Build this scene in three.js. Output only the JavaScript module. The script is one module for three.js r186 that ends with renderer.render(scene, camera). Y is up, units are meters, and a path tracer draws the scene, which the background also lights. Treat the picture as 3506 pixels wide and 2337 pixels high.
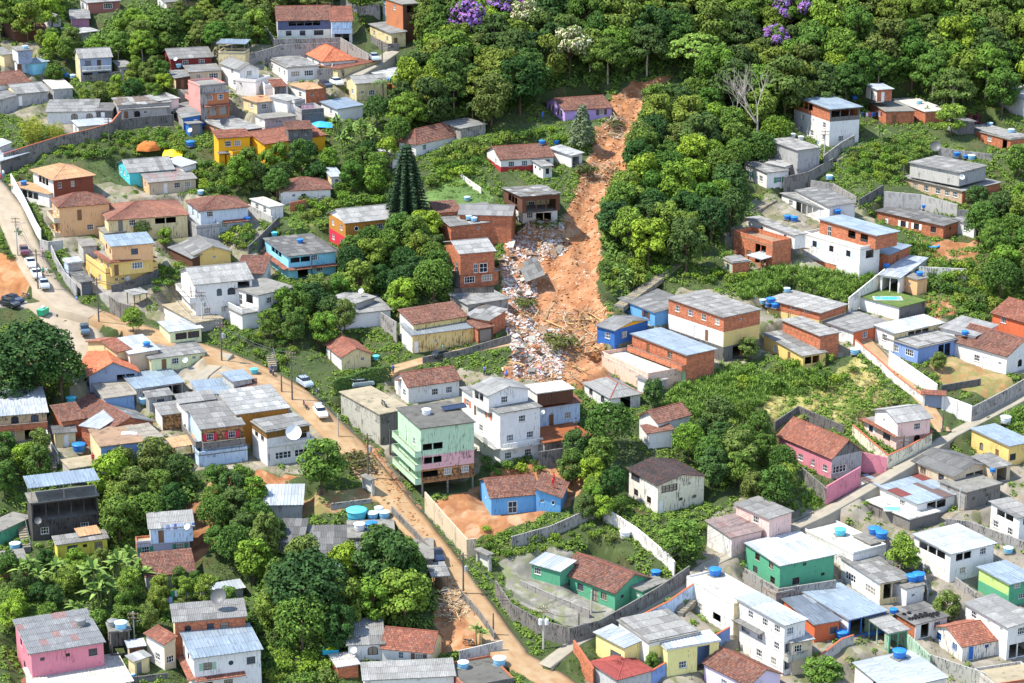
import * as THREE from 'three';
import { mergeGeometries } from 'three/addons/utils/BufferGeometryUtils.js';
import { MarchingCubes } from 'three/addons/objects/MarchingCubes.js';

// ---- camera, sky, sun, exposure
const scene = new THREE.Scene();
const camera = new THREE.PerspectiveCamera(17.0, 3506 / 2337, 1, 3000);
camera.position.set(0, 114.6, 386);
camera.rotation.x = -16.5 * Math.PI / 180;
const renderer = new THREE.WebGLRenderer({ antialias: true });
renderer.toneMapping = THREE.LinearToneMapping;
renderer.toneMappingExposure = 2.0;
renderer.shadowMap.enabled = true;
renderer.shadowMap.type = THREE.PCFSoftShadowMap;

const SUN_EL = 58 * Math.PI / 180, SUN_AZ = 8 * Math.PI / 180;        // high sun from the left, a touch on the camera's side
const sunDir = new THREE.Vector3(-Math.cos(SUN_EL) * Math.cos(SUN_AZ), Math.sin(SUN_EL), Math.cos(SUN_EL) * Math.sin(SUN_AZ));
{
  const w = 128, h = 64, data = new Float32Array(w * h * 4);
  for (let j = 0; j < h; j++) for (let i = 0; i < w; i++) {
    const el = ((j + 0.5) / h - 0.5) * Math.PI, k = Math.pow(Math.max(0, Math.sin(Math.max(el, 0))), 0.55), o = (j * w + i) * 4;
    data[o] = 0.92 + (0.30 - 0.92) * k; data[o + 1] = 1.0 + (0.50 - 1.0) * k; data[o + 2] = 1.12 + (0.95 - 1.12) * k; data[o + 3] = 1;
  }
  const t = new THREE.DataTexture(data, w, h, THREE.RGBAFormat, THREE.FloatType);
  t.mapping = THREE.EquirectangularReflectionMapping; t.magFilter = THREE.LinearFilter; t.needsUpdate = true;
  scene.background = t; scene.environment = t;
  scene.backgroundIntensity = 0.78; scene.environmentIntensity = 0.78;
}
const sun = new THREE.DirectionalLight(new THREE.Color(1, 0.955, 0.88), 4.3);
sun.position.copy(sunDir).multiplyScalar(400).add(new THREE.Vector3(0, 10, -20));
sun.target.position.set(0, 10, -20);
sun.castShadow = true; sun.shadow.mapSize.set(4096, 4096);
Object.assign(sun.shadow.camera, { left: -170, right: 170, top: 170, bottom: -170, near: 50, far: 800 });
scene.add(sun, sun.target);

// ---- helpers
let seed = 12345;
const rnd = () => { seed = (seed + 0x6d2b79f5) | 0; let t = Math.imul(seed ^ (seed >>> 15), 1 | seed); t = (t + Math.imul(t ^ (t >>> 7), 61 | t)) ^ t; return ((t ^ (t >>> 14)) >>> 0) / 4294967296; };
const rr = (a, b) => a + (b - a) * rnd(), pick = (a) => a[Math.floor(rnd() * a.length)];
const hash = (x, y) => { const s = Math.sin(x * 127.1 + y * 311.7) * 43758.5453; return s - Math.floor(s); };
const vnoise = (x, y) => { const i = Math.floor(x), j = Math.floor(y), u = x - i, v = y - j, a = u * u * (3 - 2 * u), b = v * v * (3 - 2 * v); return (hash(i, j) * (1 - a) + hash(i + 1, j) * a) * (1 - b) + (hash(i, j + 1) * (1 - a) + hash(i + 1, j + 1) * a) * b; };
const fbm = (x, y, n = 4) => { let s = 0, a = 0.5, q = 0; for (let k = 0; k < n; k++) { s += a * vnoise(x, y); q += a; x = x * 2.03 + 17; y = y * 2.03 + 9; a *= 0.5; } return s / q; };
const sstep = (a, b, x) => { const t = Math.min(1, Math.max(0, (x - a) / (b - a))); return t * t * (3 - 2 * t); };
const names = {};
function numbered(n) { const k = names[n] = (names[n] ?? -1) + 1; return k ? n + '_' + String(k).padStart(3, '0') : n; }
function tag(o, name, label, category, group, kind) {
  o.name = numbered(name); scene.add(o);
  if (label) o.userData.label = label;
  if (category) o.userData.category = category;
  if (group) o.userData.group = group;
  if (kind) o.userData.kind = kind;
  return o;
}
function part(name, geo, mat, parent) { const m = new THREE.Mesh(geo, mat); m.name = name; m.castShadow = m.receiveShadow = true; parent.add(m); return m; }
const ni = (g) => { const q = g.index ? g.toNonIndexed() : g; for (const k of Object.keys(q.attributes)) if (!['position', 'normal', 'uv', 'color'].includes(k)) q.deleteAttribute(k); return q; };
const box = (w, h, d, x = 0, y = 0, z = 0) => { const g = new THREE.BoxGeometry(w, h, d).toNonIndexed(); g.translate(x, y, z); const p = g.attributes.position, n = g.attributes.normal, u = g.attributes.uv; for (let i = 0; i < p.count; i++) { const ax = Math.abs(n.getX(i)), ay = Math.abs(n.getY(i)); u.setXY(i, ax > 0.5 ? p.getZ(i) : p.getX(i), ay > 0.5 ? p.getZ(i) : p.getY(i)); } return g; };
const cyl = (r0, r1, h, n = 10, x = 0, y = 0, z = 0) => { const g = new THREE.CylinderGeometry(r1, r0, h, n).toNonIndexed(); g.translate(x, y + h / 2, z); return g; };
const merge = (a) => a.length === 1 ? a[0] : mergeGeometries(a);
function rod(a, b, r, n = 6, r2 = r) { const d = new THREE.Vector3().subVectors(b, a), g = new THREE.CylinderGeometry(r2, r, d.length(), n, 1).toNonIndexed(); g.applyQuaternion(new THREE.Quaternion().setFromUnitVectors(new THREE.Vector3(0, 1, 0), d.clone().normalize())); g.translate((a.x + b.x) / 2, (a.y + b.y) / 2, (a.z + b.z) / 2); return g; }
const V = (x, y, z) => new THREE.Vector3(x, y, z);

// ---- textures
function tex(w, h, f, srgb = true) {
  const d = new Uint8Array(w * h * 4);
  for (let j = 0; j < h; j++) for (let i = 0; i < w; i++) { const c = f(i / w, j / h, i, j), o = (j * w + i) * 4; d[o] = c[0]; d[o + 1] = c[1]; d[o + 2] = c[2]; d[o + 3] = 255; }
  const t = new THREE.DataTexture(d, w, h); t.wrapS = t.wrapT = THREE.RepeatWrapping; t.magFilter = THREE.LinearFilter; t.minFilter = THREE.LinearMipmapLinearFilter; t.generateMipmaps = true;
  if (srgb) t.colorSpace = THREE.SRGBColorSpace; t.needsUpdate = true; return t;
}
const wrapN = (u, v, f, n = 4) => { const x = u * f, y = v * f, a = fbm(x, y, n), b = fbm(x - f, y, n), c = fbm(x, y - f, n), d = fbm(x - f, y - f, n); return (a * (1 - u) + b * u) * (1 - v) + (c * (1 - u) + d * u) * v; };
// plaster: mottled paint with vertical mould runs and bare patches
function plasterTex(dirt, s0) {
  const t = tex(512, 512, (u, v) => {
    const n = wrapN(u, v, 6 + s0, 4), run = wrapN(u, v * 0.12, 64, 3), pat = wrapN(u, v, 3 + s0, 4), g = wrapN(u, v, 60, 2);
    let k = 1.03 - 0.10 * (1 - n) - 0.05 * g; const m = Math.max(0, run - 0.56) * Math.max(0, pat - 0.36) * 9 * dirt; k *= 1 - Math.min(0.55, m);
    const w = Math.max(0, n - 0.62) * 1.2 * dirt, bp = Math.max(0, Math.min(1, (wrapN(u, v, 4 + s0, 5) - 0.60) * 16)) * Math.min(0.5, 0.22 * dirt); k *= 1 - bp * 0.5;
    k = Math.min(1, k); return [255 * k * (1 - 0.1 * w), 255 * k * (1 - 0.2 * w), 255 * k * (1 - 0.38 * w)];
  });
  t.repeat.set(1 / 7, 1 / 7); return t;
}
const TX = { p0: plasterTex(0.7, 0), p1: plasterTex(1.3, 1), p2: plasterTex(2.6, 2) };
TX.brick = tex(512, 512, (u, v) => {
  const r = Math.floor(v * 20), o = (r % 2) * 0.5, bx = u * 14 + o, c = Math.floor(bx) % 14, fx = bx - Math.floor(bx), fy = v * 20 - r, n = wrapN(u, v, 30, 3);
  if (fx < 0.06 || fy < 0.11) { const k = 0.72 + 0.4 * n; return [172 * k, 150 * k, 130 * k]; }
  const k = 0.8 + 0.3 * hash(c, r) + 0.16 * (n - 0.5); return [205 * k, 128 * k, 92 * k];
}); TX.brick.repeat.set(1 / 4.2, 1 / 4.2);
TX.stone = tex(256, 256, (u, v) => {
  const r = Math.floor(v * 7), o = (r % 2) * 0.4, bx = u * 8 + o, c = Math.floor(bx) % 8, fx = bx - Math.floor(bx), fy = v * 7 - r, k = 0.6 + 0.7 * hash(c + 3, r), e = Math.hypot(fx - 0.5, fy - 0.5) > 0.55 ? 0.65 : 1;
  return [164 * k * e, 124 * k * e, 84 * k * e];
}); TX.stone.repeat.set(1 / 2, 1 / 2);
TX.conc = tex(512, 512, (u, v) => { const n = wrapN(u, v, 5, 5), g = wrapN(u, v, 50, 2), m = wrapN(u, v, 11, 4); let k = 0.72 + 0.34 * n + 0.1 * (g - 0.5); if (m > 0.58) k *= 1 - (m - 0.58) * 2.2; return [242 * k, 240 * k, 232 * k]; }); TX.conc.repeat.set(1 / 8, 1 / 8);
TX.sheet = tex(256, 256, (u, v) => { const n = wrapN(u, v, 7, 4), s = wrapN(u * 3, v * 0.3, 9, 3), g = wrapN(u, v, 40, 2); let k = 0.80 + 0.2 * (n - 0.5) + 0.16 * (s - 0.5) + 0.1 * (g - 0.5); if (n > 0.6) k *= 1 - (n - 0.6) * 1.3; return [250 * k, 249 * k, 246 * k]; });
TX.soilb = tex(512, 512, (u, v) => { const n = wrapN(u, v, 8, 5) * 200 + wrapN(u, v, 60, 2) * 55; return [n, n, n]; }, false);

// ---- materials
const MATS = {};
function M(key, make) { return MATS[key] ??= make(); }
const std = (o) => new THREE.MeshStandardMaterial(o);
const flatMat = (c, r = 0.85, m = 0) => M('f' + c + r + m, () => std({ color: c, roughness: r, metalness: m }));
const PAINT = { W: '#dedbd4', Wl: '#dcd9dc', Wp: '#dcd6cc', Wb: '#e0e6ea', Wm: '#e3ded0', CR: '#dcc998', CRl: '#e6ddbd', CRd: '#c9ba92', CRy: '#dcc583', CRs: '#cfbf9c', CRm: '#dfd8bb', YE: '#e4c274', YEs: '#efae1a', YEd: '#dcb04e', YEo: '#cfae62', YEw: '#d9be78', YEp: '#e8dd92', YG: '#dbe0ac', YGb: '#b8d67c', OL: '#d6c74e', PK: '#cf7f8c', PKs: '#df948a', PKo: '#dd9a72', PKw: '#e3bda6', PKp: '#dccbe0', PKg: '#d9aaa8', LP: '#e2bfb2', RD: '#d2273f', RDb: '#a83430', DR: '#7a2826', OR: '#cf6a40', OB: '#b8734a', OBr: '#a07048', MU: '#b5792a', MUb: '#7c5a22', BN: '#5c3a26', BNd: '#48301f', RB: '#a2685c', RM: '#9a6c80', RBk: '#84462e', PU: '#c3a2d8', PUg: '#b4b0be', BL: '#69a6d6', BLd: '#2f68ae', BLg: '#7a9cc0', LBb: '#8cc8ef', LB: '#8ccde0', LBd: '#56b4d2', LBw: '#c4d8ea', LBa: '#93b8ac', SB: '#7f9acb', SBd: '#5c7590', SBl: '#8a97aa', SBp: '#c2ced6', NV: '#5a6180', TQ: '#52c8cc', TL: '#2c7f78', GN: '#549f79', GNl: '#4aa678', GNd: '#2f7d52', GNp: '#9fb79a', LG: '#a9d9ae', LGb: '#b3d0ae', LGd: '#8fae92', GR: '#a5a39f', GRl: '#b5b5b3', DG: '#6a6762', BE: '#cbb99b', BEl: '#ddd0ba', BEw: '#bda983', BEb: '#c9ab8d', PE: '#dfae7c', PEd: '#c98f68', CO: '#9d9890', COl: '#bab6ad', COd: '#7d7870', COg: '#b0aea0', BK: '#4a4540' };
const DIRTY = { BK: 'p2', Wm: 'p2', CRm: 'p2', BEw: 'p2', COd: 'p2', CO: 'p2', COg: 'p2', DG: 'p2', GR: 'p1', COl: 'p1', CRd: 'p1', CRs: 'p1', Wp: 'p1', PKg: 'p2', CRl: 'p1', CR: 'p1', LGb: 'p1', GNp: 'p2', PKw: 'p1', SBd: 'p2', LBw: 'p1', GRl: 'p1', CRy: 'p2' };
function wallMat(k) {
  return M('w' + k, () => {
    if (k === 'BR' || k === 'STm' || k === 'ST') { const t = k[0] === 'B' ? TX.brick : TX.stone; return std({ color: { BR: '#e2d2c4', ST: '#e6e0d8', STm: '#d8cdbd' }[k], map: t, roughness: 0.9, bumpMap: t, bumpScale: 0.012 }); }
    return std({ color: PAINT[k] ?? '#ff00ff', map: TX[DIRTY[k] ?? 'p0'], roughness: 0.88 });
  });
}
const SHEETS = {
  fib: ['#a3a29e', '#989793', '#acaba7', '#b6b5b0', '#8d8c88'], fibl: ['#b8b7b2', '#bdbcb8', '#adaca7', '#c6c5c0'], fibd: ['#7e7d7a', '#8b8a86', '#72716e', '#969591'], fibw: ['#cfd0cd', '#d8d9d7', '#c2c3c0', '#b5b6b3'],
  fibo: ['#8b8a86', '#a09f9a', '#77756f', '#c0bfba', '#8a7a6c'], fibp: ['#b39c97', '#a8938e', '#aaa5a0', '#a78680'], fibt: ['#b7ae9e', '#aaa294', '#c1b9aa'], fibx: ['#989a9c', '#a2a4a5', '#a98884', '#8f9092', '#a6a8a9'],
  met: ['#b3c6d6', '#aebfce', '#bccdda', '#a8bac8'], metw: ['#ccd2d8', '#c3cad0', '#d3d8dc', '#b9c1c8'], metp: ['#b3c6d6', '#aebfce', '#bccdda', '#a8bac8', '#b3c6d6', '#8a7068', '#9c5048'], metg: ['#b9c0c4', '#c6cbce', '#aab2b6'], mets: ['#8f9aa8', '#c9d2da', '#98a3b0', '#8a95a2'], peach: ['#eab586', '#e6b081', '#edba8c'], redm: ['#bd5a50', '#b8554c'], creamr: ['#dfdbcd', '#d8d4c5', '#e4e1d4'], slabw: ['#dcd9d2', '#e2dfd8'],
};
const sheetMats = (k) => M('s' + k, () => (SHEETS[k] ?? SHEETS.fib).map((c) => std({ color: new THREE.Color(c).multiplyScalar(k === 'metw' || k === 'creamr' ? 1 : k === 'met' || k === 'metp' || k === 'peach' ? 0.9 : 0.84), map: TX.sheet, roughness: k.startsWith('met') ? 0.45 : 0.9, metalness: k === 'met' || k === 'metp' || k === 'mets' || k === 'metg' ? 0.25 : 0 })));
const TILES = { tileD: [[0.200, 0.083, 0.052], [0.14, 0.062, 0.042], [0.27, 0.12, 0.075], [0.20, 0.12, 0.09]], tileR: [[0.30, 0.105, 0.060], [0.24, 0.085, 0.05], [0.36, 0.15, 0.09], [0.22, 0.10, 0.07]], tileO: [[0.55, 0.17, 0.075], [0.50, 0.15, 0.065], [0.58, 0.21, 0.10], [0.42, 0.13, 0.06]], tileL: [[0.31, 0.135, 0.085], [0.27, 0.115, 0.072], [0.36, 0.17, 0.11], [0.30, 0.14, 0.09]], tileK: [[0.055, 0.042, 0.04], [0.075, 0.055, 0.05], [0.04, 0.033, 0.03], [0.12, 0.05, 0.035]] };
const tileMat = () => M('tile', () => std({ vertexColors: true, color: new THREE.Color(0.82, 0.82, 0.82), roughness: 0.9 }));
const SLABS = { slab: '#a09d96', slabw: '#dfdcd4', slabt: '#c4b69a', slabd: '#77756f', terra: '#b8977a', mud: '#b0622f', lawn: '#6f8a3a', fibslab: '#a4a29d', metw: '#e0e4e6', tileflat: '#a9a49b' };
const slabMat = (k) => M('sl' + k, () => std({ color: new THREE.Color(SLABS[k] ?? SLABS.slab).multiplyScalar(k === 'slabw' || k === 'metw' ? 0.95 : 0.8), map: TX.conc, roughness: 0.92 }));
const panes = ['#1c2328', '#2c3a46', '#12161a', '#4c5a66', '#8d8574'].map((c, i) => std({ color: c, roughness: i === 4 ? 0.6 : 0.1 })), glass = M('glass', () => std({ color: '#1c2328', roughness: 0.12, metalness: 0.0 })), frameW = flatMat('#dedcd6', 0.6), frameB = flatMat('#2a6fb8', 0.6), frameD = flatMat('#4a2f22', 0.7);  // bluish panes have a reflection tone put into their colour
const woodM = flatMat('#7a5638', 0.8), concM = slabMat('slab');

// ---- terrain heights
const CELL = 8, BLEND = 2.2;
const T = (x, z) => -0.287 * z + 0.22 * Math.max(0, -z - 96) * sstep(-15, 35, x);
const padIndex = new Map();
function indexPads() {
  PADS.forEach((s, k) => {
    const [x, y, z, ps, A, B] = s, c = Math.cos(ps), n = Math.sin(ps), xs = [], zs = [];
    for (const lx of [-3, A + 3]) for (const lz of [3, -B - 3]) { xs.push(x + lx * c + lz * n); zs.push(z - lx * n + lz * c); }
    for (let cx = Math.floor(Math.min(...xs) / CELL); cx <= Math.floor(Math.max(...xs) / CELL); cx++) for (let cz = Math.floor(Math.min(...zs) / CELL); cz <= Math.floor(Math.max(...zs) / CELL); cz++) { const q = cx + ',' + cz; if (!padIndex.has(q)) padIndex.set(q, []); padIndex.get(q).push(k); }
  });
}
function roadPad(x, z) {
  let bd = 1e9, by = 0;
  for (const rd of ROADS) { if (x < rd.bb[0] || x > rd.bb[1] || z < rd.bb[2] || z > rd.bb[3]) continue;
    for (let i = 0; i + 1 < rd.p.length; i++) {
      const a = rd.p[i], b = rd.p[i + 1], dx = b[0] - a[0], dz = b[1] - a[1], t = Math.min(1, Math.max(0, ((x - a[0]) * dx + (z - a[1]) * dz) / (dx * dx + dz * dz))), d = Math.hypot(x - a[0] - t * dx, z - a[1] - t * dz) - rd.w / 2 - 0.4;
      if (d < bd) { bd = d; by = a[2] + t * (b[2] - a[2]); }
    } }
  return [bd, by];
}
function Hgt(x, z) {
  const h = T(x, z); let ws = 1, acc = h, inside = null;
  for (const k of padIndex.get(Math.floor(x / CELL) + ',' + Math.floor(z / CELL)) ?? []) {
    const s = PADS[k], c = Math.cos(s[3]), n = Math.sin(s[3]), dx = x - s[0], dz = z - s[2], lx = dx * c - dz * n, lz = dx * n + dz * c;
    const d = Math.max(-0.3 - lx, lx - s[4] - 0.3, lz - 0.3, -s[5] - 0.3 - lz);
    if (d <= 0) inside = inside === null ? s[1] : Math.min(inside, s[1]);
    else if (d < BLEND) { const w = (1 - d / BLEND) ** 2 * 4; acc += w * s[1]; ws += w; }
  }
  if (inside !== null) return inside;
  const [rd, ry] = roadPad(x, z);
  if (rd <= 0) return ry;
  if (rd < BLEND * 1.4) { const w = (1 - rd / (BLEND * 1.4)) ** 2 * 6; acc += w * ry; ws += w; }
  return acc / ws;
}
// ------------------------------------------------------------------ the place, in metres
const ROADS = [
{n:"upper_road",l:"pale sandy road with parked cars at the left edge",m:"sand",w:5.6,bb:[-115.2,-68,-72.2,-2.3],p:[[-108.38,-65.37,18.76],[-102.94,-55.7,16],[-97.53,-46.39,13.19],[-93.33,-35.81,10.31],[-88.99,-25.67,7.58],[-84.68,-16.96,5.28],[-79.78,-10.56,3.69],[-74.84,-9.13,2.62]]},
{n:"clay_road",l:"mud stained main road winding down to the bottom edge",m:"clay",w:5.4,bb:[-81.5,16.2,-15.8,97.3],p:[[-74.84,-9.13,2.62],[-69.58,-6.43,1.5],[-59.6,-0.31,0.2],[-51.46,3.77,-1.05],[-45.01,7.38,-2.52],[-37.38,14.57,-4.38],[-32.05,22.4,-6.47],[-26.91,29.84,-8.69],[-22.23,38.3,-11.09],[-17.3,46.88,-13.7],[-11.74,57.75,-16.43],[-7.35,66.46,-19.06],[-2.88,76.14,-21.39],[0.25,81.97,-23.19],[5.49,86.09,-24.64],[9.49,90.56,-25.99]]},
{n:"dirt_square",l:"wide pale dirt square beside the parked cars",m:"sand",w:9,bb:[-92.8,-64.8,-22.2,18.3],p:[[-84.27,-13.74,3.94],[-78.83,-7.28,1.92],[-75.77,0.37,-0.35],[-73.32,9.76,-2.8]]},
{n:"parking_lane",l:"grey parking strip with two dark cars",m:"asph",w:5,bb:[-101.5,-74,-19.7,-3.6],p:[[-95.04,-12.29,3.53],[-90.48,-13.16,3.56],[-84.8,-12.29,3.32],[-80.49,-10.13,2.91]]},
{n:"alley",l:"narrow concrete alley between grey block walls on the right",m:"conc",w:2.5,bb:[-0.6,96.5,7.8,88.6],p:[[91.28,13.02,-3.74],[82.58,19.65,-5.75],[72.81,27.06,-7.91],[64.14,35.63,-10.08],[55.89,42.74,-12.03],[49.18,48.2,-13.68],[41.87,53.19,-15.08],[35.22,57.01,-16.31],[29.77,60.66,-17.52],[25.26,65.55,-18.78],[20.29,70.04,-19.96],[15.82,72.97,-21.14],[9.3,78.14,-22.5],[4.65,83.35,-23.92]]},
{n:"sandy_lane",l:"sandy lane between white walls above the pale pink house",m:"clay",w:2.6,bb:[57,77.1,-6.6,31.8],p:[[62.27,-1.27,0.37],[66,7.91,-2.41],[70.06,18.9,-5.11],[71.82,26.46,-7.59]]},
{n:"upper_street",l:"short concrete street below the large villa",m:"conc",w:3.6,bb:[-43.7,-20.2,-120.5,-93.5],p:[[-26,-114.71,32.92],[-29.55,-109.19,31.24],[-33.97,-102.14,29.73],[-37.9,-99.28,28.49]]},
{n:"side_street",l:"muddy side street leading to the rubble",m:"clay",w:3.4,bb:[-28.8,6.4,-6,17],p:[[-23.06,11.33,-3.25],[-20.43,8.18,-2.27],[-12.93,4.04,-1.32],[-5.81,1.47,-0.56],[0.69,-0.31,0.09]]},
{n:"driveway",l:"curved pale driveway behind the red shutters house",m:"conc",w:3,bb:[-59.9,-44.5,-2.1,19.8],p:[[-54.36,14.31,-4.11],[-53.41,9.76,-2.94],[-51.16,6.45,-1.92],[-49.98,3.37,-0.97]]},
];
const ZONES = [
["#9d9382",["#8f887a","#b0a794","#a08c6c","#6f7444","#c2b8a4","#7f7868","#5f6a38"],[[31.9,48.2],[40.8,41.5],[49.7,48.2],[58,38.1],[65.6,34.6],[84.9,27.4],[74.4,89.7],[7.7,89.7],[15.6,76.8],[25,69]],1,"yard"],
["#9d9382",["#8f887a","#b0a794","#a08c6c","#6f7444","#c2b8a4","#7f7868","#5f6a38"],[[-74.7,-116.4],[-63.6,-120.8],[-51.6,-116.4],[-28.3,-112.2],[-28.6,-99.7],[-38,-87.8],[-39.2,-78.2],[-51.2,-72.6],[-62.5,-78.2],[-72.2,-97.7]],1,"yard"],
["#9d9382",["#8f887a","#b0a794","#a08c6c","#6f7444","#c2b8a4","#7f7868","#5f6a38"],[[-76.2,1.7],[-67.8,-3.8],[-54,1.7],[-43.1,11.1],[-33.6,18.8],[-29.9,28.6],[-33.5,38.1],[-43.5,36.9],[-61.7,38.1],[-74.9,34.6],[-84.9,27.4],[-86.6,18.8],[-74.8,18.8]],1,"yard"],
["#9d9382",["#8f887a","#b0a794","#a08c6c","#6f7444","#c2b8a4","#7f7868","#5f6a38"],[[39,-43.1],[53.6,-54.8],[69.6,-46.4],[71.3,-28.7],[61.1,-25.7],[42.3,-24.1]],1,"yard"],
["#9d9382",["#8f887a","#b0a794","#a08c6c","#6f7444","#c2b8a4","#7f7868","#5f6a38"],[[19.1,-9.4],[30.6,-18.1],[57.1,-12.3],[73.9,-9.4],[90.1,-3.8],[88.3,9.8],[74,4.4],[59.6,4.4],[44.5,3.1],[31.9,9.8],[15.4,8.4]],1,"yard"],
["#9d9382",["#8f887a","#b0a794","#a08c6c","#6f7444","#c2b8a4","#7f7868","#5f6a38"],[[-22.2,9.8],[-8.7,8.4],[9.3,12.4],[11.2,25],[4.5,34.6],[-19.4,38.1],[-22.8,27.4]],1,"yard"],
["#9d9382",["#8f887a","#b0a794","#a08c6c","#6f7444","#c2b8a4","#7f7868","#5f6a38"],[[-115.3,-127.4],[-103.4,-120.8],[-96.3,-91.7],[-84,-89.7],[-69.1,-87.8],[-70,-80.1],[-91.3,-78.2],[-107.1,-85.8]],1,"yard"],
["#9d9382",["#8f887a","#b0a794","#a08c6c","#6f7444","#c2b8a4","#7f7868","#5f6a38"],[[-96.2,-56.6],[-80.7,-56.6],[-50.7,-49.7],[-43.3,-24.1],[-58.5,-3.8],[-69,-12.3],[-86.1,-33.4]],1,"yard"],
["#ba8358",["#b07448","#c68f62","#b98054","#a0643a","#cfa67e","#d8b896","#8f5a34","#bf7f4a"],[[24.6,-97.9],[35,-101],[30.5,-94.7],[27.6,-84.9],[25.1,-78.2],[23.4,-70.8],[23.9,-61.8],[19.2,-53.1],[17,-43.1],[16.8,-33.4],[17.4,-27.2],[15.5,-19.6],[16.1,-13.7],[17.5,-9.4],[15.8,-3.8],[17.1,1.7],[16.1,8.4],[10.7,13],[-1.9,10.8],[1.1,1.7],[-1.2,-6.6],[-2.1,-15.2],[-2.1,-27.2],[-0.5,-39.8],[9.5,-39.8],[12.3,-51.4],[13.4,-60.1],[16.2,-69],[17.5,-80.1],[22.2,-83.9],[20.6,-91.7]],1,"bare"],
["#b07a4c",["#b07448","#c68f62","#b98054","#a0643a","#cfa67e","#d8b896","#8f5a34","#bf7f4a"],[[-13.5,46.5],[-5.3,39.8],[4.6,33.4],[11.5,27.4],[12.2,38.1],[9.3,46],[1.6,50.9],[-5.8,55.2]],1,"bare"],
["#a87046",["#b07448","#c68f62","#b98054","#a0643a","#cfa67e","#d8b896","#8f5a34","#bf7f4a"],[[-27.4,28.6],[-23.5,28.6],[-18,38.1],[-13.8,48.2],[-16.9,49.3],[-21.4,41.5],[-26.6,35.7]],1,"bare"],
["#aa7c54",["#b07448","#c68f62","#b98054","#a0643a","#cfa67e","#d8b896","#8f5a34","#bf7f4a"],[[-12.3,64],[-7.7,63],[-1.7,75.9],[-4.2,81.5],[-10.5,79.6]],1,"bare"],
["#b8906a",["#a87a50","#c8a880","#8f6a44","#7d8a48"],[[-40.7,36.9],[-33.1,42.6],[-24.2,41.5],[-21.2,44.9],[-28.6,48.2],[-36.9,47.1],[-43,41.5]],1,"bare"],
["#b9a45e",["#c8b36c","#a3954e","#8f9a48","#d8c88a","#7f9040"],[[42.4,16.9],[50.8,15],[59.9,5.1],[62.8,11.1],[64.8,18.1],[58.3,28],[51.4,22.5],[44.3,27.4]],1,""],
["#61803a",["#6f8f42","#557232","#7d9a50","#6a8840"],[[-18.8,-50.6],[-10.1,-60.9],[-5.3,-56.6],[-3.5,-48.9],[-14,-45.6]],1,""],
["#61803a",["#6f8f42","#557232","#7d9a50","#a08a55"],[[-43,-39.8],[-38.7,-48.1],[-35.2,-46.4],[-39.4,-35.8]],1,""],
["#c08a58",["#b97c48","#d0a074","#a86c3c"],[[-98,-31.1],[-90.5,-26],[-87,-19.3],[-88.7,-16.4],[-94.7,-14.5]],0.4,"bare"],
["#b87f4c",["#b07448","#c68f62","#b98054","#a0643a","#cfa67e","#d8b896","#8f5a34","#bf7f4a"],[[76.2,-34.2],[88.6,-34.2],[86.4,-26.4],[76.1,-28]],1,"bare"],
["#b58a56",["#a0764a","#7d8a48","#c8a478","#8c8c50"],[[71.8,4.4],[78.3,1.7],[84.4,9.8],[87.3,12.4],[81,16.5],[74.1,13]],1,"bare"],
["#b0602e",["#b07448","#c68f62","#b98054","#a0643a","#cfa67e","#d8b896","#8f5a34","#bf7f4a"],[[75.1,-16.7],[79.6,-15.2],[80.2,-9.4],[75.3,-8]],1,"bare"],
["#a09a8c",["#8d887c","#b5b0a4","#78746a","#7c8450"],[[-2.4,59.4],[7,56.3],[16.2,61],[25.4,64],[15.7,75.4],[7.3,73.9],[0.3,69]],0.5,"bare"],
["#a89c86",["#8d887c","#b5b0a4","#c0a883"],[[-60.1,7.1],[-54,1.7],[-46.7,5.8],[-42.8,15],[-51.7,15]],0.5,"bare"],
["#c98a58",["#b07448","#c68f62","#b98054","#a0643a","#cfa67e","#d8b896","#8f5a34","#bf7f4a"],[[49.1,-113.3],[51.4,-112.6],[50.7,-106.9],[48.6,-107.6]],1,"bare"],
["#b06a38",["#b07448","#c68f62","#b98054","#a0643a","#cfa67e","#d8b896","#8f5a34","#bf7f4a"],[[-49.6,38.6],[-40.6,37.5],[-34.2,38.6],[-40.1,42.6],[-49.2,42.6]],1,"bare"],
["#a06c44",["#8a5a36","#b88456","#6f4a2c"],[[-58.6,44.9],[-48.2,44.9],[-45.5,56.8],[-49.8,59.9],[-49.9,53.6]],1,"bare"],
["#9c958a",["#8d887c","#b5b0a4"],[[-84.5,-33.4],[-74.5,-27.2],[-68.7,-15.2],[-71,-9.4],[-77.1,-18.1]],0.5,"bare"],
];
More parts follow.
